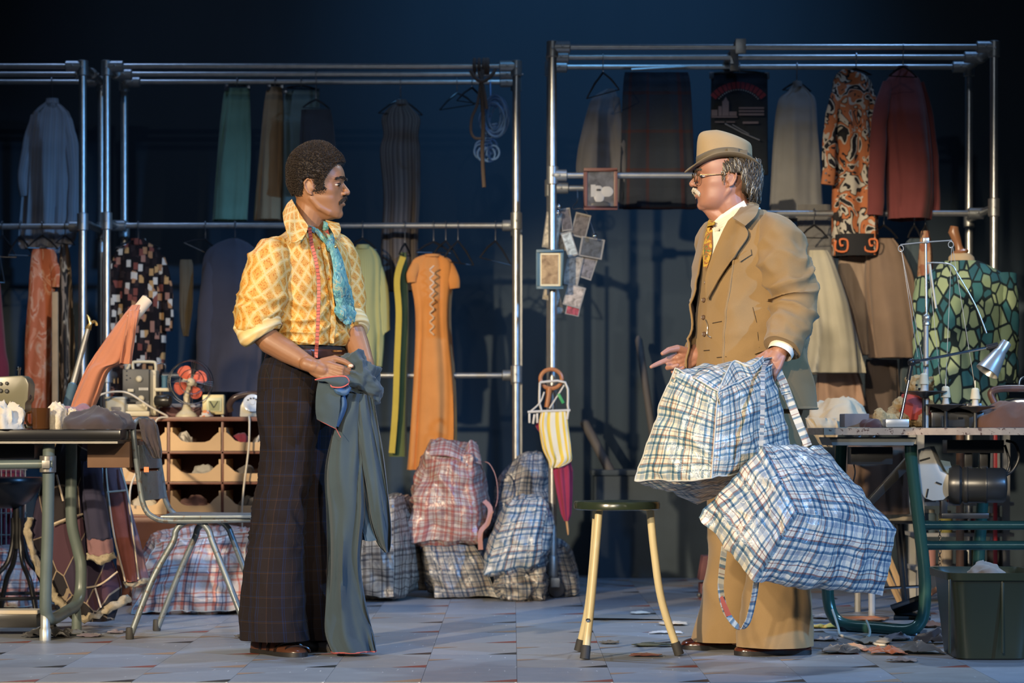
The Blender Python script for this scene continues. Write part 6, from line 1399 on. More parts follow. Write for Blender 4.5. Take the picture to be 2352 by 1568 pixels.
# fan
fan = onunit('desk_fan', 'small desk fan with coral red blades and chrome cage', 'fan', 432); crd = plain('coral_blade', (.60, .13, .08), .3); Fc = W(437, 878, DT-.05); fx, fy, fz = basis((.93, .33, 0), (0, 0, 1)); fz = fx.cross(fy)
fdir = V((.30, -.95, .05)).normalized(); fu = V((0, 0, 1)); fu = (fu-fdir*fu.dot(fdir)).normalized(); fr_ = fdir.cross(fu)
def fp(r, a, o): return Fc+fr_*(r*math.cos(a))+fu*(r*math.sin(a))+fdir*o
for k_ in range(4):
    a0 = math.radians(62+90*k_); g = []
    for j in range(9):
        r = .018+.062*j/8; w_ = math.radians(12+19*math.sin(PI*min(1, .25+.75*j/8)*.8)); g.append([fp(r*(1-.10*(2*i/8-1)**2*(j/8)), a0+w_*(2*i/8-1), .022*(i/8-.5)) for i in range(9)])
    mb = MB(); mb.sheet(g, .002); mb.build('blade', crd, fan, 60)
mb = MB(); mb.lathe([(.020, 0), (.020, .012), (.014, .022), (.004, .026)], Fc+fdir*.01, fdir, 20); mb.build('hub', cmet, fan)
mb = MB(); mb.lathe([(.03, -.06), (.034, -.05), (.034, -.015), (.02, -.008)], Fc, fdir, 18); mb.build('motor', cmet, fan)
for o_, r in ((.035, .098), (-.02, .098), (.045, .055)): mb = MB(); mb.tube([fp(r, 2*PI*k_/40, o_) for k_ in range(40)], .0022, 6, closed=True); mb.build('cage_ring', chrome, fan)
for k_ in range(4):
    for dlt in (-.10, 0, .10):
        a = math.radians(95+90*k_)+dlt; mb = MB(); mb.tube([fp(.02, a, .048), fp(.055, a, .046), fp(.098, a, .035), fp(.103, a, .008), fp(.098, a, -.02)], .0014, 5); mb.build('cage_wire', chrome, fan)
mb = MB(); p = Fc.copy(); bx_ = V((W(430, 0, DT).x, DT-.02, ZU)); mb.lathe([(.050, 0), (.050, .006), (.042, .016), (.022, .032), (.015, .055), (.014, .075), (.016, Fc.z-ZU-.03)], bx_, (0, 0, 1), 24); mb.build('base', cmet, fan)
# clock
ck = onunit('alarm_clock', 'square cream alarm clock right of the fan', 'clock', 491, DT-.03); dk_ = DT-.03
boxpx(466, 516, 906, 952, dk_, .05).build('case', plain('clock_cream', (.62, .52, .26), .4), ck, bevel=.008)
boxpx(474, 509, 913, 945, dk_-.026, .006).build('face', plain('clock_face', (.52, .53, .33), .4), ck, bevel=.002)
mb = MB(); mb.prism([W(x, y, dk_-.031) for x, y in ((478, 920), (505, 920), (503, 942), (481, 942))], (0, .001, 0)); mb.build('dial', plain('dial_olive', (.27, .29, .14), .5), ck, None)
mb = MB(); mb.tube([W(482, 921, dk_-.033), W(491, 936, dk_-.033)], .003, 6); mb.tube([W(500, 921, dk_-.033), W(491, 936, dk_-.033)], .002, 6); mb.build('hands', plain('hand_pale', (.05, .06, .04), .5), ck)
mb = MB(); mb.bar(W(472, 952, dk_), W(470, 957.5, dk_), .006, 8); mb.bar(W(510, 952, dk_), W(512, 957.5, dk_), .006, 8); mb.build('feet', cmet, ck)
fg = onunit('china_ornament', 'small white and orange china ornament in front of the clock', 'ornament', 474, DU+.03)
mb = MB(); mb.lathe([(.030, 0), (.030, .006), (.022, .010), (.020, .020), (.014, .028), (.004, .032)], fg.location, (0, 0, 1), 18); mb.warp(lambda p: p+nzv(p, 90, 3)*.006); mb.build('body', cells('china', [(.66, .58, .50), (.66, .60, .52), (.70, .25, .10), (.66, .58, .5)], (.62, .55, .48), 60, metric='EUCLIDEAN', edge=.02), fg)
# telephone
ph_ = onunit('telephone', 'cream dial telephone with dark handset beside the plaid trousers', 'telephone', 580); dp = DT-.05
mb = MB(); mb.prism([W(x, y, dp-.06) for x, y in ((550, 957), (604, 957), (602, 940), (596, 914), (562, 912), (552, 932))][::-1], (0, .12, 0)); mb.build('body', plain('phone_cream', (.52, .48, .38), .3), ph_, bevel=.006)
mb = MB(); mb.lathe([(.042, 0), (.042, .005), (.034, .008), (.012, .009), (.010, .012)], W(580, 926, dp-.063), (.1, -.9, .35), 24); dl = mb.build('dial', plain('dial_clear', (.62, .62, .60), .15), ph_)
mb = MB()
for k_ in range(10): a = math.radians(20+k_*30); mb.ball(W(580, 926, dp-.069)+V((.026*math.cos(a), 0, .026*math.sin(a)*.9)), .0045, 8)
mb.build('finger_holes', plain('dial_dark', (.03, .03, .03), .4), dl)
tubeW('handset', [(530, 944, dp+.02), (527, 930, dp+.01), (538, 914, dp), (560, 906, dp-.0), (588, 904, dp), (612, 908, dp)], [.020, .019, .015, .013, .013, .014]*1 if False else .014, plain('handset_brown', (.06, .035, .028), .25), ph_, 12)
boxpx(376, 470, 927, 935, DT+.14, .10).build('tmp', plain('pale_book', (.32, .34, .42), .6), None, bevel=.002)
o = bpy.data.objects['tmp']; o.name = 'box_lid'; tag(o, 'flat pale blue lid lying behind the fan on a dark box', 'lid')
o = boxpx(372, 530, 935, 956.6, DT+.14, .12).build('flat_box', plain('maroon_box', (.10, .03, .028), .5), None, bevel=.003); tag(o, 'flat dark red box behind the fan and clock', 'box')

# black swivel stool and wire trolley behind the table legs
st = thing('swivel_stool', 'black metal swivel stool under the left table', 'stool', V((W(42, 0, 9.9).x, 9.9, 0))); sx = st.location.x
zS = W(0, 1096, 9.9).z; mb = MB(); mb.lathe([(.16, zS), (.165, zS-.012), (.16, zS-.03), (.10, zS-.10), (.06, zS-.125), (.03, zS-.13)], (sx-.05, 9.9, 0), (0, 0, 1), 36); mb.build('seat', black, st)
mb = MB(); mb.lathe([(.024, zS-.30), (.024, zS-.12)], (sx, 9.9, 0), (0, 0, 1), 16); mb.build('column', black, st)
for k_ in range(4):
    a = math.radians(35+90*k_); c_, s_ = math.cos(a), math.sin(a); mb = MB(); mb.tube([V((sx+c_*r, 9.9+s_*r, z)) for r, z in [tuple(q) for q in spline([(.022, zS-.17), (.024, zS-.27), (.05, zS-.36), (.12, zS-.43), (.17, .06), (.19, .008)], 6)]], .011, 10); mb.build('leg', black, st)
mb = MB(); mb.tube([V((sx+.165*math.cos(2*PI*k_/40), 9.9+.165*math.sin(2*PI*k_/40), .085)) for k_ in range(40)], .008, 8, closed=True); mb.build('foot_ring', black, st)
wt = thing('wire_trolley', 'wire mesh trolley with red cloth behind the black stool', 'trolley', V((W(20, 0, 10.8).x, 10.8, 0)))
wg = plain('wire_grey', (.42, .36, .28), .4, .5)
for i in range(9): tubeW('upright_wire', [(-30+i*11, 1075, 10.7), (-30+i*11, 1385, 10.7)], .0025, wg, wt, 6, 2)
for j in range(7): tubeW('cross_wire', [(-34, 1078+j*50, 10.7), (62, 1078+j*50, 10.7)], .0025, wg, wt, 6, 2)
mb = MB(); mb.loft(cloth_tube([(1070, -30, 50, 10.82, .06), (1150, -30, 58, 10.82, .08), (1262, -26, 40, 10.82, .08), (1375, -26, 44, 10.82, .08)], 5, .02, 6, 48), True, (True, True)); o = tag(mb.build('cloth', red_d, None, 60), 'deep red cloth stuffed in the wire trolley', 'cloth')
# ------------------------------------------------------------------ industrial sewing table on the right
grn = plain('green_enamel', (.028, .082, .064), .24, .2, .12, 10); dkgrn = plain('dark_green_enamel', (.012, .045, .045), .22, .3)
zt2 = W(0, 982, 8.75).z
rt = thing('industrial_sewing_table', 'green tube frame industrial sewing table at the right edge', 'table', V((W(2150, 0, 9.1).x, 9.1, 0)))
wedge = plain('worn_table_edge', (.33, .24, .16), .6, 0, .3, 30, 0, 0, (.09, .04, .02)); wtop = plain('grey_table_top', (.16, .155, .14), .4)
xa, xb = W(1892, 0, 8.75).x, 2.35
mb = MB(); mb.box(((xa+xb)/2, 9.05, zt2-.012), (xb-xa, .60, .024)); mb.build('table_top', wtop, rt, bevel=.004)
mb = MB(); mb.box(((xa+xb)/2, 8.748, zt2-.014), (xb-xa, .006, .026)); mb.box((xa, 9.05, zt2-.014), (.006, .60, .026)); mb.build('edge_band', wedge, rt)
mb = MB(); a = W(1908, 1004, 8.80); b = W(2104, 1024, 8.80); mb.prism([W(1904, 1004, 8.80), W(1912, 1023, 8.80), W(2098, 1023, 8.80), W(2106, 1004, 8.80)], (0, .30, 0)); mb.build('apron', plain('grey_apron', (.14, .15, .14), .5), rt, bevel=.004)
tubeW('leg_frame', [(2092, 1022, 8.92), (2094, 1060, 8.93), (2108, 1180, 8.94), (2122, 1300, 8.95), (2124, 1380, 8.95), (2116, 1425, 8.95), (2088, 1446, 8.96), (2020, 1442, 9.05), (1950, 1436, 9.14), (1918, 1420, 9.18), (1904, 1385, 9.2), (1902, 1330, 9.2), (1912, 1200, 9.2), (1928, 1080, 9.2), (1932, 1022, 9.2)], .024, grn, rt, 18, 10)
for x, d in ((2100, 8.96), (1940, 9.15)): p = W(x, 0, d); mb = MB(); mb.lathe([(.02, 0), (.024, .004), (.02, .02)], (p.x, d, 0), (0, 0, 1), 14); mb.build('foot', black, rt)
for y in (1206, 1252): mb = MB(); a, b = W(2112, y, 8.95), W(2480, y, 8.95); mb.tube([a, lerp(a, b, .05), lerp(a, b, .08), b], [.020, .019, .0175, .0175], 14); mb.build('rail', dkgrn, rt)
tubeW('leg_frame', [(2262, 1022, 9.3), (2256, 1160, 9.3), (2248, 1280, 9.3), (2244, 1410, 9.3)], .024, grn, rt, 14, 6)
# motor under the table
mo = MB(); c = W(2258, 1118, 9.0); mo.lathe([(.030, -.02), (.062, -.015), (.068, 0), (.068, .065), (.0695, .067), (.0695, .072), (.067, .074), (.067, .135), (.060, .145), (.02, .15)], W(2222, 1114, 9.0), (.98, -.18, 0), 32); mo.build('motor', plain('motor_black', (.022, .024, .026), .32, .3), rt)
mo = MB(); mo.lathe([(.03, -.075), (.07, -.07), (.078, -.05), (.078, -.03), (.066, -.02), (.072, -.012), (.072, .0), (.05, .004)], W(2222, 1114, 9.0), (.98, -.18, 0), 32); mo.build('clutch_housing', cblk, rt)
gpl = plain('belt_guard_grey', (.40, .38, .33), .5)
poly = [(2108, 1032), (2136, 1024), (2160, 1082), (2178, 1090), (2188, 1112), (2182, 1136), (2166, 1148), (2142, 1150), (2124, 1144), (2108, 1120)]
mb = MB(); mb.prism([W(x, y, 8.97) for x, y in poly], (.03, .07, 0)); mb.build('belt_guard', gpl, rt, bevel=.004)
for q in (((2112, 1058), (2136, 1051)), ((2150, 1107), (2163, 1112)), ((2132, 1122), (2128, 1142))): mb = MB(); mb.tube([W(*q[0], 8.966), W(*q[1], 8.966)], .003, 6); mb.build('guard_slot', cblk, rt)
mb = MB(); mb.prism([W(2160, 1056, 8.99), W(2182, 1060, 8.99), W(2190, 1088, 8.99), W(2176, 1086, 8.99)], (0, .05, 0)); mb.build('guard_plate', plain('blued_steel', (.22, .32, .40), .25, .7), rt)
mb = boxpx(2170, 2300, 1010, 1040, 9.02, .10); boxpx(2215, 2232, 1036, 1082, 9.0, .02, mb); boxpx(2250, 2268, 1036, 1082, 9.0, .02, mb); mb.build('motor_bracket', cblk, rt, bevel=.002); mb = boxpx(2160, 2268, 1178, 1190, 9.0, .06); boxpx(2160, 2174, 1140, 1190, 9.0, .04, mb); mb.build('lower_bracket', cblk, rt, bevel=.002)
boxpx(1950, 2046, 1026, 1066, 8.98, .10).build('switch_box', cblk, rt, bevel=.004)
mb = MB(); mb.prism([W(1990, 1152, 9.02), W(2004, 1160, 9.02), W(2088, 1076, 9.02), W(2084, 1050, 9.02)], (0, .05, 0)); mb.build('diagonal_brace', cblk, rt, bevel=.002)
tubeW('power_cord', [(2300, 1096, 9.0), (2326, 1080, 9.0), (2340, 1050, 9.0), (2332, 1020, 9.02), (2312, 1012, 9.05)], .006, cblk, rt); tubeW('power_cord', [(2310, 1090, 9.0), (2318, 1060, 9.0), (2308, 1022, 9.02)], .005, cblk, rt); tubeW('power_cord', [(1961, 1066, 8.98), (1964, 1085, 8.98), (1960, 1105, 9.0)], .003, cblk, rt)
for i in range(26):
    mb = MB(); p = W(2159+.5*math.sin(i), 1192+i*8.2, 9.06); ax_ = (1, 0, 0) if i % 2 else (0, 1, 0); rg = [p+V(ax_)*(.0045*math.cos(t))+V((0, 0, .0085*math.sin(t))) for t in [2*PI*k/10 for k in range(10)]]; mb.tube(rg, .0014, 5, closed=True); mb.build('chain_link', plain('chain_steel', (.12, .11, .10), .35, .8), rt)
plate('pedal', [(2048, 1400, 8.98), (2130, 1372, 8.98), (2134, 1392, 9.2), (2062, 1418, 9.2)], .02, plain('pedal_black', (.018, .018, .02), .35), rt, .004); plate('pedal_frame', [(2052, 1424, 8.98), (2138, 1424, 8.98), (2138, 1412, 9.25), (2056, 1412, 9.25)], .015, cblk, rt)

# sewing head, thread stand, lamp
dt2 = 8.95
sw = thing('sewing_machine', 'black industrial sewing machine head on the green framed table', 'sewing machine', V((W(2190, 0, 9.05).x, 9.05, zt2)))
boxpx(2130, 2250, 946, 981, 9.05, .17).build('bed', cblk, sw, bevel=.006); boxpx(2128, 2246, 932, 948, 9.06, .12).build('arm', plain('black_gloss', (.015, .014, .014), .15), sw, bevel=.01); boxpx(2214, 2250, 925, 950, 9.06, .10).build('column', cblk, sw, bevel=.008)
for x in (2165, 2200): boxpx(x, x+12, 958, 962, 8.963, .004).build('trim_plate', chrome, sw)
mb = MB(); mb.bar(W(2166, 955, 8.95), W(2166, 980, 8.95), .004, 8); mb.build('lever', chrome, sw)
ts = thing('thread_stand', 'tall metal thread stand with three spool trays on the right table', 'thread stand', V((W(2128, 0, dt2).x, dt2, zt2)))
alu = plain('aluminium', (.62, .60, .55), .3, .8)
mb = MB(); mb.bar(W(2127, 985, dt2), W(2127, 748, dt2), .010, 14); mb.build('lower_pole', plain('grey_tube', (.42, .40, .36), .4, .4), ts)
mb = MB(); mb.lathe([(.010, 0), (.014, .004), (.014, .014), (.011, .018), (.015, .024), (.015, .036), (.009, .044)], W(2128, 748, dt2), (0, 0, 1), 14); mb.build('collar', alu, ts)
mb = MB(); mb.bar(W(2128, 735, dt2), W(2126, 548, dt2), .005, 10); mb.build('upper_pole', alu, ts)
tubeW('cross_arm', [(2068, 562, dt2), (2126, 556, dt2), (2186, 552, dt2)], .0028, alu, ts, 8, 4); boxpx(2119, 2133, 546, 559, dt2, .02).build('arm_clamp', alu, ts, bevel=.003)
for x, y in ((2069, 567), (2184, 558)): mb = MB(); mb.tube([W(x, y, dt2)+V((.010*math.cos(t), 0, -.006+.012*math.sin(t))) for t in [2*PI*k/14 for k in range(14)]], .0018, 6, closed=True); mb.build('thread_eye', alu, ts)
tubeW('guide_arm', [(2130, 605, dt2), (2145, 603, dt2), (2184, 608, dt2), (2200, 630, dt2), (2240, 700, dt2), (2266, 765, dt2)], .003, alu, ts)
tubeW('guide_arm', [(2136, 606, dt2), (2140, 640, dt2), (2150, 708, dt2)], .0045, plain('cream_rod', (.5, .47, .38), .5), ts, 8, 4)
for px, py, w_ in ((2122, 900, 52), (2172, 930, 44), (2240, 934, 44)):
    mb = MB(); zc = W(0, py, dt2).z; cx_ = W(px, 0, dt2-.02).x; mb.lathe([(.012, zc-.022), (.02, zc-.016), (w_*.00168, zc), (w_*.00168, zc+.003), (.01, zc+.002)], (cx_, dt2-.02, 0), (0, 0, 1), 28); tr_ = mb.build('spool_tray', plain('tray_dark', (.09, .08, .075), .3, .5), ts)
    mb = MB(); mb.bar((cx_, dt2-.02, zc), (cx_, dt2-.02, zc+.10), .0025, 8); mb.build('spindle', alu, tr_)
    mb = MB(); mb.bar(V((cx_, dt2-.02, zc-.02)), V((cx_, dt2-.02, zt2+.001)), .007, 8); mb.build('support', cblk, ts)
    sp = thing('thread_cone', {2122: 'cream thread cone on the left tray, nearest the lamp arm', 2172: 'cream thread cone on the middle tray of the thread stand', 2240: 'cream thread cone on the right tray below the lamp head'}[px], 'spool', V((cx_, dt2-.02, zc+.004)), 'thread cones on the stand')
    b0 = sp.location; mb = MB(); mb.lathe([(.014, 0), (.011, .02), (.0115, .024)], b0, (0, 0, 1), 16); mb.build('base', plain('cone_card', (.55, .50, .42), .6), sp)
    mb = MB(); mb.lathe([(.010, .024)]+[(.0185-.0004*k+(.0007 if k % 2 else 0), .025+.0032*k) for k in range(13)]+[(.008, .068)], b0, (0, 0, 1), 20); mb.build('thread', plain('cream_thread', (.60, .53, .37), .75), sp)
thr = plain('thread_white', (.55, .53, .48), .6)
for a, b in (((2070, 572), (2108, 820)), ((2070, 572), (2126, 862)), ((2186, 566), (2172, 888)), ((2188, 566), (2240, 892)), ((2132, 600), (2158, 860))): mb = MB(); mb.tube([W(*a, dt2), W(*b, dt2-.02)], .0009, 4); mb.build('thread_line', thr, ts)
lp = thing('work_lamp', 'silver jointed work lamp on the right table', 'lamp', V((W(2055, 0, 8.82).x, 8.82, zt2)))
boxpx(2030, 2084, 962, 981, 8.82, .09).build('base', plain('lamp_base', (.50, .49, .45), .3, .5), lp, bevel=.006)
mb = MB(); mb.bar(W(2068, 965, 8.82), W(2088, 868, 8.84), .006, 10); mb.build('rod', chrome, lp); mb = MB(); mb.bar(W(2086, 872, 8.84), W(2092, 840, 8.84), .009, 10); mb.ball(W(2094, 832, 8.84), .016, 16); mb.build('joint', cblk, lp)
mb = MB(); mb.bar(W(2094, 832, 8.84), W(2112, 829, 8.84), .009, 10); mb.build('joint', cblk, lp)
mb = MB(); mb.bar(W(2110, 829, 8.84), W(2268, 798, 8.88), .0055, 10); mb.build('arm', chrome, lp); mb = MB(); mb.bar(W(2266, 798, 8.88), W(2292, 792, 8.88), .011, 10); mb.build('joint', cblk, lp)
A = W(2312, 786, 8.88); ax_ = (W(2262, 862, 8.86)-A).normalized(); mb = MB(); mb.lathe([(.004, -.004), (.020, 0), (.021, .008), (.021, .040), (.026, .050), (.034, .085), (.046, .135), (.047, .138), (.044, .138), (.032, .088), (.02, .05)], A, ax_, 28); mb.build('lamp_shade', plain('lamp_silver', (.60, .58, .53), .32, .7), lp)

# teddy bear
td = thing('teddy_bear', 'golden teddy bear in a red waistcoat slumped behind the lamp', 'teddy bear', V((W(2085, 0, 9.15).x, 9.15, zt2)))
fur = plain('golden_fur', (.46, .30, .13), .95, 0, .4, 120, 200, 1.0)
tb_ = MB(); T = lambda x, y, d=9.15: W(x, y, d)
tb_.ball(T(2100, 940), (.055, .05, .062), 20); tb_.ball(T(2112, 888), (.052, .05, .048), 20); tb_.ball(T(2088, 872), .018, 12); tb_.ball(T(2136, 874), .018, 12)
tb_.limb([T(2070, 925), T(2054, 945), T(2046, 960, 9.1)], [.028, .026, .022], 12); tb_.limb([T(2128, 930), T(2144, 950, 9.08)], [.028, .024], 12); tb_.limb([T(2085, 965), T(2050, 968, 9.05), T(2022, 962, 9.0)], [.034, .03, .028], 12); tb_.limb([T(2115, 965), T(2138, 968, 9.02)], [.034, .03], 12); tb_.ball(T(2020, 955, 8.99), (.026, .02, .032), 14); tb_.ball(T(2112, 898, 9.10), (.022, .02, .018), 12)
tb_.warp(lambda p: V((p.x, p.y, max(p.z, zt2+.002)))); tb_ = fuse(tb_, .005, 3); tb_.warp(lambda p: p+nzv(p, 95, 3)*.006); tb_.warp(lambda p: V((p.x, p.y, max(p.z, zt2+.001)))); tb_.build('body', fur, td, 180)
mb = MB(); mb.loft([ring(T(2100, y), (1, 0, 0), (0, 1, 0), w_, w_*.93, 28) for y, w_ in ((905, .045), (918, .057), (945, .063), (966, .058))], True, (False, False)); mb.warp(lambda p: p+nzv(p, 30, 2)*.008); mb.build('waistcoat', plain('red_felt', (.50, .075, .055), .9), td)
for s_ in (-1, 1): mb = MB(); mb.ball(T(2112+s_*7, 884, 9.098), .005, 8); mb.build('eye', cblk, td)
mb = MB(); mb.ball(T(2112, 893, 9.078), .006, 8); mb.build('nose', cblk, td)
# cloth, iron and other things on the table
mound('cloth', 'brown cloth heaped at the right end of the sewing table', 'cloth', 2238, 2400, 938, zt2, 9.0, .26, fabric('chestnut_cloth', (.13, .065, .045)), 4, .022, 10)
mound('cloth', 'dark brown scrap of cloth at the foot of the work lamp', 'cloth', 1978, 2026, 968, zt2, 8.82, .10, fabric('maroon_cloth', (.07, .03, .028)), 5, .012)
boxpx(1934, 1990, 950, 981, 8.95, .14).build('tmp2', plain('grey_board', (.16, .14, .14), .7), None, bevel=.003); o = bpy.data.objects['tmp2']; o.name = 'grey_box'; tag(o, 'plain grey box at the left end of the sewing table', 'box')
ir = thing('flat_iron', 'steel flat iron with dark handle at the right edge', 'iron', V((W(2330, 0, 9.2).x, 9.2, W(0, 944, 9.2).z)))
mb = MB(); g = [(2272, 944), (2276, 934), (2300, 922), (2330, 914), (2400, 914), (2400, 944)]; mb.prism([W(x, y, 9.14) for x, y in g[::-1]], (0, .11, 0)); mb.build('soleplate', chrome, ir, bevel=.01); tubeW('handle', [(2284, 924, 9.2), (2276, 902, 9.2), (2296, 893, 9.2), (2350, 892, 9.2), (2400, 896, 9.2)], .014, plain('iron_handle', (.09, .04, .025), .4), ir, 12); tubeW('cord', [(2340, 890, 9.2), (2346, 870, 9.25), (2380, 860, 9.3)], .006, cblk, ir)
boxpx(2262, 2420, 945, 981, 9.22, .16).build('tmp3', cblk, None, bevel=.004); o = bpy.data.objects['tmp3']; o.name = 'iron_stand'; tag(o, 'dark stand under the flat iron at the right edge', 'stand')

# white side table with cream cloth behind the sewing table
wp = plain('white_paint', (.36, .35, .32), .5); sd = thing('side_table', 'white side table with cloth behind the green framed table', 'table', V((W(1900, 0, 9.9).x, 9.9, 0))); zs = W(0, 985, 9.9).z
mb = MB(); a, b = W(1828, 0, 9.9).x, W(2000, 0, 9.9).x; mb.box(((a+b)/2, 9.95, zs-.012), (b-a, .5, .024)); mb.build('top', wp, sd, bevel=.003)
for x in (1840, 1990):
    for d in (9.75, 10.15): p = W(x, 0, 9.9); mb = MB(); mb.bar((p.x, d, 0), (p.x, d, zs-.02), .014, 8); mb.build('leg', wp, sd)
mound('cloth', 'cream cloth piled on the white side table behind the jacket hem', 'cloth', 1856, 1992, 930, zs, 9.92, .34, fabric('beige_cloth', (.52, .42, .28)), 8, .026, 9)
hc = thing('cloth', 'beige cloth end hanging off the side table beside the bag strap', 'cloth', W(1880, 1020, 9.68)); mb = MB(); mb.loft(cloth_tube([(960, 1850, 1920, 9.68, .03), (990, 1866, 1926, 9.66, .035), (1012, 1878, 1920, 9.66, .03), (1026, 1890, 1912, 9.66, .015)], 4, .016, 3, 48), True, (True, True)); mb.build('folds', fabric('beige_cloth', (.52, .42, .28)), hc, 60)

# dress form
df = thing('dress_form', 'dress form wearing a green and blue leaf print shirt', 'dress form', V((W(2218, 0, 10.4).x, 10.4, 0)))
wood = plain('turned_wood', (.30, .135, .065), .3)
mb = MB(); pz = lambda y: W(0, y, 10.4).z; cx_ = W(2205, 0, 10.4).x; K = V((cx_, 10.4, 0))
mb.tube([W(2192, 520, 10.4), W(2190, 532, 10.4), W(2197, 550, 10.4), W(2202, 566, 10.4), W(2206, 582, 10.4)], [.018, .024, .020, .016, .026], 20); mb.lathe([(.026, 0), (.036, .008), (.038, .016), (.030, .024)], W(2207, 586, 10.4), (-.2, 0, 1), 20); mb.build('neck_knob', wood, df)
mb = MB(); mb.loft([ring(W(x, y, 10.4), (1, 0, 0), (0, 1, 0), w_, w_*.85, 28) for x, y, w_ in ((2207, 582, .040), (2208, 590, .056), (2210, 612, .062), (2214, 640, .09))]); mb.build('neck', plain('calico', (.50, .38, .24), .9), df)
rows = [(600, 2208, 0, .075, .065), (612, 2212, 0, .11, .08), (632, 2216, 0, .165, .10), (660, 2218, 0, .188, .125), (740, 2220, 0, .180, .135), (820, 2222, 0, .165, .120), (880, 2224, 0, .175, .125), (950, 2226, 0, .185, .13)]
mb = MB(); mb.loft(loftbody(rows, 10.4, V((.94, -.34, 0)), V((.34, .94, 0)), 80, 2.2, .006, 7, 4), True, (False, False)); mb.build('shirt', leaf_m, df, 60)
for pth in ([(2304, 630, -.05, .05), (2306, 680, -.06, .058), (2308, 780, -.07, .055), (2310, 880, -.07, .05)], [(2132, 640, .05, .05), (2128, 700, .03, .056), (2126, 800, .02, .05), (2124, 890, .02, .045)]):
    mb = MB(); sleeve(mb, pth, 10.4, 28, .005, 12, 5); mb.build('sleeve', leaf_m, df, 180)
mb = MB(); mb.bar((cx_, 10.4, .03), (cx_, 10.4, pz(940)), .018, 12); mb.build('pole', wood, df)
for k in range(3): a = 2*PI*k/3+.5; mb = MB(); mb.tube([V((cx_, 10.4, .12)), V((cx_+.12*math.cos(a), 10.4+.12*math.sin(a), .07)), V((cx_+.2*math.cos(a), 10.4+.16*math.sin(a), .013))], .013, 8); mb.build('foot', wood, df)
tubeW('collar', [(2190, 612, 10.33), (2206, 630, 10.31), (2226, 622, 10.33)], .006, leaf_m, df)

# bin in the corner
m_b = plain('bin_green', (.020, .026, .014), .32, 0, .1, 6)
bn = thing('plastic_bin', 'dark green plastic storage bin at the bottom right corner', 'bin', V((W(2265, 0, 8.15).x, 8.15, 0)))
mb = MB(); zb = W(0, 1312, 8.05).z; bx0 = W(2268, 0, 8.1).x
sec = [(.118, .15, .002), (.122, .155, .006), (.150, .185, zb-.03), (.152, .187, zb-.028), (.166, .20, zb-.025), (.168, .202, zb), (.158, .192, zb), (.146, .178, zb-.03), (.118, .15, .012)]
mb.loft([ring((bx0, 8.15, z), (1, 0, 0), (0, 1, 0), a, b, 48, 7) for a, b, z in sec], True, (True, True)); mb.build('body', m_b, bn, 40)
for x in (2178, 2300): boxpx(x, x+6, 1330, 1500, 7.965, .006).build('rib', m_b, bn, bevel=.002)
mound('cloth', 'grey rag showing over the rim of the plastic bin', 'cloth', 2228, 2300, 1304, zb-.03, 8.12, .2, fabric('grey_rag', (.20, .18, .16)), 4, .02)

# white shelving and stored things seen below the table
ws = thing('shelf_rack', 'white wire shelving behind the sewing table at the right', 'shelf', V((W(2240, 0, 10.6).x, 10.6, 0)))
for x in (2130, 2330): 
    for d in (10.68, 10.9): p = W(x, 0, 10.5).x; mb = MB(); mb.box((p, d, .40), (.03, .03, .80)); mb.build('upright', wp, ws)
shl = []
for y in (1160, 1232, 1310): zz = W(0, y, 10.5).z; mb = MB(); mb.box((W(2230, 0, 10.5).x, 10.79, zz), (.46, .24, .016)); mb.build('shelf', wp, ws); shl.append(zz+.008)
mb = MB(); mb.box((W(2288, 0, 10.4).x, 10.42, .42), (.016, .02, .84)); tag(mb.build('red_pole', plain('red_paint', (.50, .03, .035), .4), None, bevel=.003), 'upright red pole in front of the white shelving', 'pole')
rnd = random.Random(3); pal_ = [((.12, .10, .09), 'dark brown'), ((.40, .33, .25), 'beige'), ((.28, .06, .06), 'dark red'), ((.10, .14, .16), 'slate blue'), ((.45, .43, .38), 'pale grey'), ((.22, .20, .06), 'olive'), ((.55, .28, .24), 'pink')]
names_ = ['leftmost', 'second from the left', 'third from the left', 'fourth from the left', 'rightmost']
for si, (zz, nm) in enumerate(zip(shl, ('top', 'middle', 'bottom'))):
    for k in range(5):
        px = 2152+k*38; x_ = W(px, 0, 10.55).x; h_ = rnd.uniform(.07, .105); r_ = rnd.uniform(.028, .036); ci = (si*3+k*2) % 7
        t_ = thing('storage_jar', '%s jar on the %s white shelf, %s' % (pal_[ci][1], nm, names_[k]), 'jar', V((x_, 10.74, zz)), 'jars on the white shelving')
        mb = MB(); mb.lathe([(r_*.9, 0), (r_, .006), (r_, h_*.8), (r_*.7, h_*.88)], t_.location, (0, 0, 1), 18); mb.build('glass', plain('jar_%d' % ci, pal_[ci][0], .18), t_); mb = MB(); mb.lathe([(r_*.75, h_*.86), (r_*.78, h_), (r_*.2, h_*1.02)], t_.location, (0, 0, 1), 16); mb.build('lid', plain('jar_lid', (.55, .48, .34), .35, .6), t_)
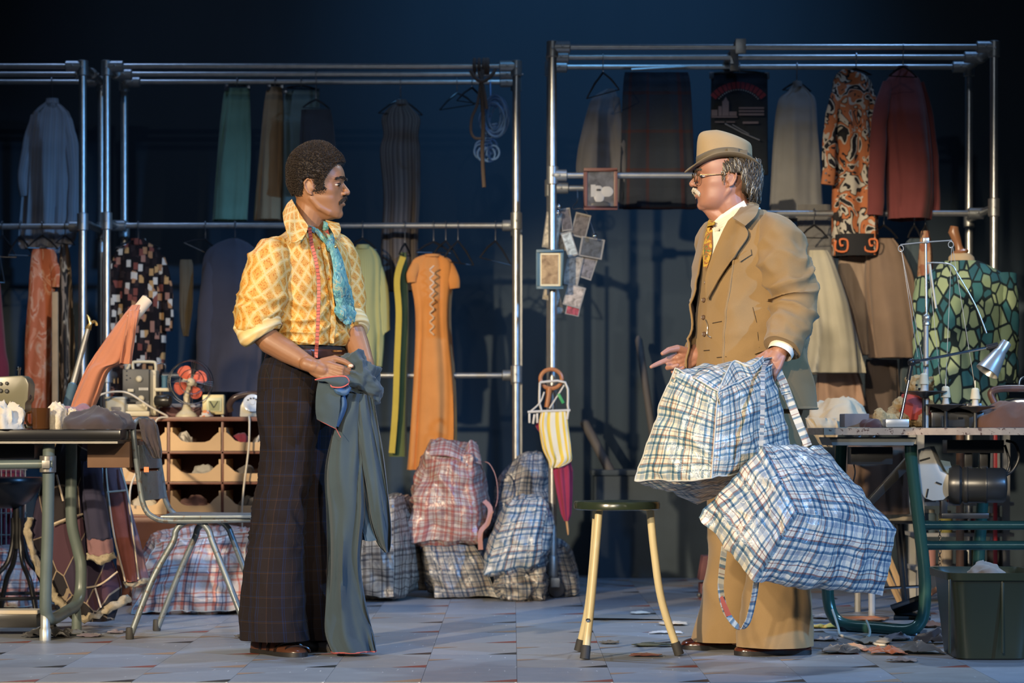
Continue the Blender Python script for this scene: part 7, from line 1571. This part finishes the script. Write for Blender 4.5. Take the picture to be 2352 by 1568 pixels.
# stool with beige cloth behind the legs, folded boards
fs_ = thing('wooden_stool', 'dark stool with beige cloth behind the green table leg', 'stool', V((W(2060, 0, 9.9).x, 9.9, 0))); zq = W(0, 1195, 9.9).z
boxpx(2010, 2110, 1190, 1200, 9.9, .28).build('seat', cblk, fs_, bevel=.004)
for x0_, x1_, d in ((2040, 2062, 9.8), (2092, 2106, 9.8), (2050, 2066, 10.0), (2090, 2100, 10.0)): mb = MB(); mb.tube([W(x0_+20, 1200, d), V((W(x1_+20, 0, d).x, d, .0))], .012, 8); mb.build('leg', cblk, fs_)
mb = MB(); mb.bar(W(1990, 1352, 9.8), W(2116, 1346, 9.8), .006, 8); mb.build('stretcher', chrome, fs_)
mound('cloth', 'beige and pink cloth on the dark stool below the belt guard', 'cloth', 2006, 2112, 1146, zq+.004, 9.86, .22, fabric('beige_cloth', (.52, .42, .28)), 12, .02)
bh = thing('cloth', 'brown cloth hanging behind the table between the green legs', 'cloth', W(2010, 1180, 9.75)); mb = MB(); mb.loft(cloth_tube([(1012, 1945, 2080, 9.72, .02), (1080, 1945, 2086, 9.72, .03), (1180, 1950, 2090, 9.72, .03)], 6, .014, 3, 60), True, (True, True)); mb.build('folds', fabric('cocoa_cloth', (.15, .095, .065)), bh, 60)
for i, (q, l) in enumerate((([(2030, 1250, 10.1), (2090, 1400, 10.0)], 'wooden slat leaning behind the green table leg, the steeper one'), ([(2000, 1240, 10.15), (2076, 1392, 10.05)], 'wooden slat leaning behind the green table leg, the left one'))):
    mb = MB(); a, b = W(*q[0]), W(*q[1]); b.z = .012; mb.tube([a, b], .014, 6); tag(mb.build('wooden_stick', plain('slat_wood', (.42, .28, .15), .6)), l, 'stick')
# ------------------------------------------------------------------ stool in the middle
sg = plain('stool_green', (.024, .034, .020), .22, 0, .15, 12); crl = plain('cream_leg_paint', (.60, .49, .27), .4, 0, .1, 8)
so_ = thing('round_stool', 'round stool with dark green seat and cream splayed legs', 'stool', V((W(1417, 0, 8.15).x, 8.15, 0))); cx_ = so_.location.x; zs_ = W(0, 1150, 8.15).z
mb = MB(); mb.lathe([(.02, zs_-.030), (.142, zs_-.030), (.149, zs_-.026), (.150, zs_-.008), (.146, zs_-.001), (.135, zs_), (.02, zs_+.001)], (cx_, 8.15, 0), (0, 0, 1), 64); mb.build('seat', sg, so_)
for pts in ([(1376, 1172, 8.09), (1366, 1290, 8.07), (1354, 1420, 8.03), (1344, 1505, 8.01)], [(1370, 1172, 8.22), (1362, 1290, 8.25), (1350, 1400, 8.29), (1330, 1490, 8.30)], [(1493, 1172, 8.15), (1503, 1270, 8.15), (1520, 1380, 8.15), (1558, 1496, 8.155)]):
    P_ = spline(pts, 8); lo = MB(); Q = [W(*p) for p in P_]; lo.tube(Q, .0135, 14); lg_ = lo.build('leg', crl, so_)
    t_ = (Q[-1]-Q[-2]).normalized(); mb = MB(); e = Q[-1]; k_ = (e.z-.004)/max(.2, -t_.z); mb.tube([e-t_*.035, e-t_*.03, e+t_*k_*.5, e+t_*k_], [.0145, .0165, .0170, .0175], 14); mb.build('rubber_foot', rubb, lg_)
mb = MB(); q = [W(1350, 1424, 8.035), W(1356, 1421, 8.27), W(1524, 1424, 8.15)]
for a, b in ((0, 2), (1, 2), (0, 1)): mb.bar(q[a], q[b], .004, 8)
mb.build('wire_brace', chrome, so_); mb = MB(); mb.ball(W(1351, 1424, 8.015), .008, 10); mb.build('brace_bolt', chrome, so_)

# ------------------------------------------------------------------ pictures on the right rack
def frame(label, x0_, x1_, y0_, y1_, d, fm, w_, mm, mw, pm, extra=None):
    t = thing('framed_photo', label, 'picture', W((x0_+x1_)/2, y1_, d), 'framed photographs on the right rack')
    mb = MB()
    for a in ((x0_, x1_, y0_, y0_+w_), (x0_, x1_, y1_-w_, y1_), (x0_, x0_+w_, y0_+w_, y1_-w_), (x1_-w_, x1_, y0_+w_, y1_-w_)): boxpx(*a, d, .018, mb)
    mb.build('frame', fm, t, bevel=.002); boxpx(x0_+w_-1, x1_-w_+1, y0_+w_-1, y1_-w_+1, d+.004, .004).build('mount', mm, t)
    boxpx(x0_+w_+mw, x1_-w_-mw, y0_+w_+mw, y1_-w_-mw, d+.0005, .004).build('print', pm, t)
    if extra: extra(t)
    return t
def photo_mat(name, c0, c1, sc=22): 
    m, nt, b = _new(name); n = noise_t(nt, coords(nt), sc, 4, .55, .6); L(nt, ramp(nt, n, [(.35, c0), (.62, c1)]), b.inputs['Base Color']); finish(b, .35); return m
def fig(t):
    D = 10.955; mb = MB(); mb.ball(W(1376, 452, D), (.024, .002, .030), 16); mb.ball(W(1374, 436, D), (.022, .002, .022), 16); mb.ball(W(1394, 440, D), (.03, .002, .026), 16); boxpx(1357, 1368, 424, 452, D, .003, mb); mb.build('figures', plain('photo_pale', (.42, .40, .36), .4), t)
    mb = MB(); mb.ball(W(1375, 436, D-.002), (.012, .002, .006), 12); mb.ball(W(1380, 470, D), (.045, .002, .018), 16); mb.build('dark_figures', plain('photo_dark', (.03, .03, .032), .4), t)
frame('brown framed black and white photo hung on the rail beside the hat', 1341, 1418, 386, 482, 10.96, plain('brown_frame', (.17, .065, .042), .4), 8, plain('dark_mount', (.045, .05, .058), .5), 0, photo_mat('bw_photo', (.03, .03, .033), (.10, .10, .11)), fig)
frame('blue framed sepia photo with cream mount fixed to the rack post', 1232, 1294, 573, 664, 10.945, plain('blue_frame', (.085, .15, .17), .4), 7, plain('cream_mount', (.80, .68, .42), .5), 5, photo_mat('sepia_photo', (.22, .12, .05), (.50, .32, .15)))
# snapshots clipped in a cluster behind the post
sn_ = [((1250, 1286, 488, 570), 8, (.50, .45, .36), 'beige card at the left of the photo cluster'), ((1288, 1312, 478, 530), -8, (.08, .07, .08), 'dark snapshot next to the rack post'), ((1316, 1352, 490, 545), 14, (.10, .08, .07), 'brown snapshot at the top of the photo cluster'), ((1280, 1300, 525, 575), 0, (.36, .32, .25), 'tan card against the rack post'), ((1296, 1320, 532, 590), -18, (.42, .46, .44), 'snapshot with pale edges and green scene'), ((1332, 1386, 546, 592), 10, (.05, .06, .075), 'dark landscape snapshot with white border'), ((1298, 1334, 588, 655), 12, (.36, .31, .25), 'sepia snapshot beside the blue frame'), ((1330, 1366, 588, 640), 18, (.16, .15, .16), 'grey snapshot at the right of the cluster'), ((1298, 1340, 655, 705), 16, (.40, .33, .27), 'group snapshot with a red strip above the ticket'), ((1300, 1332, 698, 724), 12, (.36, .05, .075), 'small crimson ticket at the bottom of the cluster'), ((1248, 1280, 655, 690), 10, (.46, .40, .30), 'cream snapshot below the blue frame'), ((1272, 1290, 665, 720), -14, (.44, .42, .38), 'pale strip hanging below the blue frame')]
for i, ((x0_, x1_, y0_, y1_), ang, c_, lab) in enumerate(sn_):
    d = 11.04+.012*(i % 4); s_ = d/F; p = W((x0_+x1_)/2, (y0_+y1_)/2, d); R = Matrix.Rotation(math.radians(ang), 3, 'Y'); t = thing('snapshot', lab, 'photo', p-V((0, 0, (y1_-y0_)/2*s_)), 'snapshots pinned to the rack')
    mb = MB(); mb.box(p, ((x1_-x0_)*s_, .003, (y1_-y0_)*s_), R); mb.build('card', plain('snap_border', (.26, .245, .22), .5), t)
    mb = MB(); mb.box(p+V((0, -.002, 0)), ((x1_-x0_)*s_*.86, .002, (y1_-y0_)*s_*.88), R); mb.build('print', photo_mat('snap_%d' % i, tuple(x*.45 for x in c_), tuple(min(1, x*1.35) for x in c_), 40), t)
for i, (x, y) in enumerate(((1284, 474), (1282, 489), (1366, 542))): mb = MB(); mb.ball(W(x, y, 11.0), (.010, .01, .014), 12); tag(mb.build('steel_clip', chrome), ['upper steel clip of the photo cluster by the post', 'lower steel clip of the photo cluster by the post', 'steel clip above the dark landscape snapshot'][i], 'clip')
mb = MB(); mb.tube(WS([(1326, 436, 11.58), (1326, 462, 11.55), (1316, 474, 11.5), (1318, 480, 11.4), (1345, 484, 11.2), (1366, 540, 11.04)], 6), .002, 6); tag(mb.build('string', wire), 'thin wire holding the photo cluster below the rail', 'string')

# ------------------------------------------------------------------ things hung low on the rack post
D = 10.93
rk = thing('wooden_bat', 'round wooden bat hanging on the rack post above the white clip frame', 'bat', W(1270, 930, D)); bw = plain('bat_wood', (.42, .16, .055), .35)
mb = MB(); mb.tube([W(1266, 870, D)+V((.05*math.cos(t), 0, .045*math.sin(t))) for t in [2*PI*k/30 for k in range(30)]], .010, 8, closed=True); mb.build('ring', bw, rk); mb = MB(); mb.tube([W(1262, 890, D), W(1256, 935, D)], [.015, .012], 10); mb.build('handle', bw, rk)
cf = thing('clip_dryer', 'white plastic peg frame hanging on the rack post', 'clip hanger', W(1265, 975, D-.03)); wpl = plain('white_plastic', (.60, .54, .44), .4)
tubeW('frame', [(1240, 878, D-.03), (1298, 878, D-.03), (1304, 930, D-.03), (1300, 944, D-.03), (1244, 944, D-.03), (1240, 878, D-.03)], .006, wpl, cf, 8, 3)
tubeW('arm', [(1212, 946, D-.04), (1250, 944, D-.04), (1310, 942, D-.04)], .006, wpl, cf, 8, 3); tubeW('arm', [(1214, 948, D-.04), (1240, 925, D-.035), (1250, 900, D-.03)], .004, wpl, cf, 8, 3); tubeW('arm', [(1296, 884, D-.03), (1262, 938, D-.03)], .004, wpl, cf, 8, 3)
for x, y in ((1216, 958), (1226, 960), (1234, 958), (1304, 950)): mb = MB(); mb.box(W(x, y+2, D-.04), (.010, .012, .045), Matrix.Rotation(.15*((x % 3)-1), 3, 'Y')); mb.build('peg', wpl, cf, bevel=.002)
mb = MB(); mb.box(W(1288, 915, D-.03), (.014, .012, .05), Matrix.Rotation(-.5, 3, 'Y')); mb.build('green_peg', plain('green_plastic', (.04, .30, .08), .4), cf, bevel=.002)
ysm = stripes('yellow_stripe', [(0, (.74, .50, .06)), (.45, (.78, .56, .10)), (.5, (.72, .66, .50)), (1, (.72, .66, .52))], .026, 0)
yc = thing('cloth', 'yellow striped cloth pegged to the white frame on the post', 'cloth', W(1275, 1072, D-.04)); mb = MB(); mb.loft(cloth_tube([(946, 1242, 1302, D-.03, .012), (980, 1238, 1306, D-.035, .02), (1030, 1246, 1312, D-.04, .022), (1058, 1258, 1312, D-.04, .02), (1074, 1262, 1286, D-.04, .01)], 4, .010, 4, 60), True, (True, True)); mb.build('folds', ysm, yc, 60)
rc_ = thing('cloth', 'crimson cloth corner showing left of the yellow striped cloth', 'cloth', W(1240, 992, D)); mb = MB(); mb.loft(cloth_tube([(962, 1238, 1250, D, .012), (978, 1230, 1250, D, .015), (994, 1240, 1252, D, .01)], 3, .006, 4, 30), True, (True, True)); mb.build('folds', fabric('crimson', (.30, .03, .07)), rc_, 60)
um = thing('umbrella', 'folded crimson umbrella hanging point down behind the stool', 'umbrella', W(1304, 1230, D+.0)); crm = fabric('crimson', (.30, .03, .07))
mb = MB(); rings = []
for y, x, r in ((1040, 1288, .030), (1080, 1292, .042), (1130, 1296, .034), (1180, 1300, .022), (1196, 1301, .010)):
    rings.append([W(x, y, D)+V((r*(1+.18*math.cos(7*t))*math.cos(t), r*(1+.18*math.cos(7*t))*math.sin(t), 0)) for t in [2*PI*k/56 for k in range(56)]])
mb.loft(rings); mb.build('canopy', crm, um, 60); mb = MB(); mb.tube([W(1301, 1190, D), W(1304, 1215, D), W(1305, 1228, D)], [.006, .006, .003], 10); mb.build('tip', plain('tip_wood', (.50, .26, .10), .4), um); mb = MB(); mb.bar(W(1288, 1042, D), W(1284, 1000, D), .006, 8); mb.build('shaft', plain('tip_wood', (.50, .26, .10), .4), um)

# ------------------------------------------------------------------ ropes on the left rack
br = plain('brown_rope', (.13, .095, .075), .9); bl_ = plain('blue_rope', (.16, .30, .52), .7)
ro = thing('brown_rope', 'brown rope knotted over the top rails of the left rack', 'rope', W(1110, 430, 11.45))
tubeW('strand', [(1108, 160, 11.46), (1106, 200, 11.45), (1110, 280, 11.45), (1108, 350, 11.45), (1112, 430, 11.45)], .010, br, ro, 8); tubeW('loop', [(1104, 190, 11.45), (1096, 240, 11.44), (1084, 270, 11.44), (1082, 300, 11.44), (1090, 316, 11.44), (1106, 318, 11.44)], .007, br, ro, 8); tubeW('strand', [(1100, 165, 11.45), (1112, 210, 11.44), (1118, 250, 11.44)], .008, br, ro, 8)
mb = MB(); 
for k in range(5): mb.tube([W(1090+k*9, 152, 11.5)+V((.004*k*math.sin(k), (.034)*math.cos(t), .034*math.sin(t))) for t in [2*PI*q/16 for q in range(16)]], .009, 8, closed=True)
mb.build('wraps', br, ro); mb = MB(); mb.tube(WS([(1080, 162, 11.45), (1095, 182, 11.44), (1112, 186, 11.44), (1130, 172, 11.44), (1138, 158, 11.45)], 6), .009, 8); mb.build('knot', br, ro)
bo = thing('rope_coil', 'coil of pale blue rope hanging beside the brown rope', 'rope', W(1120, 376, 11.55)); rnd = random.Random(2)
tubeW('hanger_strand', [(1126, 188, 11.76), (1127, 215, 11.6), (1126, 232, 11.55)], .004, bl_, bo, 6)
for k in range(9):
    cx2, cy2 = 1136+rnd.uniform(-5, 5), 268+rnd.uniform(-8, 8); rx, ry = rnd.uniform(14, 34), rnd.uniform(32, 44); tl = rnd.uniform(-.3, .3); d = 11.52+rnd.uniform(-.02, .03)
    pts = [W(cx2+rx*math.cos(t)*math.cos(tl)-ry*math.sin(t)*math.sin(tl), cy2+ry*math.sin(t)+rx*math.cos(t)*math.sin(tl), d+.02*math.sin(2*t)) for t in [2*PI*q/28 for q in range(28)]]; mb = MB(); mb.tube(pts, .0055, 7, closed=True); mb.build('loop', bl_, bo)
for k in range(7):
    a = math.radians(30+k*45); pts = [W(1119+16*math.cos(a)+14*math.cos(t), 345+10*math.sin(a)+16*math.sin(t), 11.53+.01*k) for t in [2*PI*q/20 for q in range(20)]]; mb = MB(); mb.tube(pts, .0055, 7, closed=True); mb.build('lower_loop', bl_, bo)
mb = MB(); mb.tube([W(1134-i*.42+7*math.cos(i*1.1), 284+i*1.1, 11.52-.012*math.sin(i*1.1)) for i in range(44)], .0055, 7); mb.build('whipping', bl_, bo)

# ------------------------------------------------------------------ small red trunk behind the bag, scraps on the floor
tk = thing('red_case', 'small dull red case standing behind the legs of the man in the hat', 'case', V((W(1632, 0, 10.9).x, 10.9, 0))); rcm = plain('red_card', (.27, .095, .075), .7)
mb = MB(); a, b = W(1606, 0, 10.9).x, W(1668, 0, 10.9).x; mb.box(((a+b)/2, 10.9, W(0, 1348, 10.9).z/2), (b-a, .12, W(0, 1328, 10.9).z)); mb.build('body', rcm, tk, bevel=.004)
mb = MB(); z0_, z1_ = W(0, 1330, 10.9).z, W(0, 1275, 10.9).z; mb.prism([V((a-.006, 10.84, z0_)), V((b+.006, 10.84, z0_)), V((b-.006, 10.84, z1_)), V((a+.012, 10.84, z1_))], (0, .12, 0)); mb.build('lid', rcm, tk, bevel=.004)
mb = MB(); mb.ball(W(1606, 1366, 10.82), .012, 10); mb.build('caster', plain('steel_trim', (.20, .19, .17), .4, .6), tk)
def scrap(px, py, w_, d_, c_, label, seed, h=.02):
    """crumpled bit of cloth lying on the floor at pixel (px, py)"""
    d = F*CH/(py-CY); x = (px-CX)*d/F; g = []; s_ = d/F; n_ = 12
    for j in range(n_):
        row = []
        for i in range(n_):
            u, v = i/(n_-1)-.5, j/(n_-1)-.5; p = V((x+u*w_*s_+.25*w_*s_*nz((u*2, v*2, seed), 1.2, seed), d+v*d_+.25*d_*nz((u*2, v*2, seed+5), 1.2, seed+1), 0))
            p.z = .004+h*max(0, 1-2*abs(nz((u*3, v*3, seed*1.3), 1.0, seed+2)))*(1-.9*max(abs(u), abs(v))*1.6); p.z = max(.0035, p.z); row.append(p)
        g.append(row)
    mb = MB(); mb.sheet(g[::-1], .0022); tag(mb.build('fabric_scrap', fabric('scrap_%d' % seed, c_), None, 60), label, 'scrap', 'fabric scraps on the floor')
K_ = (.02, .02, .022)
for a in ((118, 1464, 90, .12, K_, 'black fabric scrap wrapped over the left table foot', 3, .07), (160, 1458, 60, .10, (.30, .29, .27), 'pale grey scrap right of the left table foot', 4, .03), (205, 1462, 50, .08, (.16, .13, .17), 'mauve scrap between the left table foot and the chair', 5, .012), (265, 1454, 34, .06, (.22, .19, .25), 'lilac scrap just left of the front chair leg', 6, .012), (82, 1463, 60, .09, (.04, .04, .045), 'charcoal scrap left of the left table foot', 17, .03),
          (556, 1465, 34, .06, (.07, .06, .055), 'grey brown scrap behind the heel of the plaid trousers', 7, .012), (560, 1398, 50, .08, (.40, .12, .05), 'orange scrap under the metal chair', 8, .012),
          (1470, 1410, 40, .06, (.58, .53, .45), 'white paper scrap behind the stool between its legs', 9, .01), (1545, 1435, 60, .08, (.45, .38, .30), 'beige scrap at the right stool leg', 10, .016), (1500, 1484, 90, .05, (.055, .065, .04), 'long dark green scrap under the stool', 11, .012), (1478, 1507, 66, .05, (.14, .04, .03), 'rust scrap in front of the stool', 12, .010), (1530, 1455, 70, .05, (.42, .44, .46), 'pale blue strip right of the stool', 13, .01), (1400, 1478, 46, .05, (.10, .09, .08), 'grey scrap between the stool feet', 14, .01),
          (1930, 1500, 80, .12, K_, 'black scrap near the heel of the man in the hat', 21, .04), (1962, 1494, 60, .10, (.40, .26, .20), 'pinkish scrap in front of the green table foot', 22, .03), (2010, 1478, 70, .10, (.48, .40, .30), 'cream scrap under the green foot bar', 23, .03), (2060, 1470, 70, .10, (.22, .20, .20), 'grey scrap under the right end of the foot bar', 24, .03), (2040, 1502, 80, .12, (.30, .09, .035), 'rust orange scrap in front of the green table', 25, .035), (2110, 1500, 110, .14, (.05, .06, .075), 'slate scrap pile beside the plastic bin', 26, .05), (2150, 1478, 90, .12, (.025, .025, .03), 'black scrap pile behind the plastic bin', 27, .06), (1985, 1425, 110, .12, (.62, .18, .05), 'orange scrap behind the green table leg', 28, .02), (1900, 1442, 70, .08, (.55, .36, .06), 'yellow ribbon scrap behind the trouser hem', 29, .02), (1900, 1420, 60, .08, (.20, .20, .22), 'grey scrap behind the heel under the table', 30, .02), (2075, 1520, 60, .06, (.16, .12, .10), 'brown scrap in front of the plastic bin corner', 31, .02), (1890, 1470, 60, .08, (.35, .35, .36), 'pale grey scrap behind the near shoe', 32, .02), (2140, 1440, 60, .1, (.26, .10, .05), 'tan scrap beside the black pedal', 33, .03)): scrap(*a)
for i, (pts, lab) in enumerate((([(1912, 1400, 9.12), (1925, 1440, 9.0), (1932, 1470, 8.9), (1960, 1480, 8.75), (1990, 1486, 8.6)], 'white cord wound round the left end of the green foot bar'), ([(1990, 1425, 9.02), (1998, 1450, 8.93), (1992, 1478, 8.8), (2010, 1492, 8.55), (2034, 1494, 8.5)], 'white cord wound round the middle of the green foot bar'))): 
    P_ = [W(*p) for p in spline(pts, 8)]; P_ = [V((p.x, p.y, max(p.z, .006))) for p in P_]; mb = MB(); mb.tube(P_, .005, 8); tag(mb.build('cord', wc), lab, 'cord')
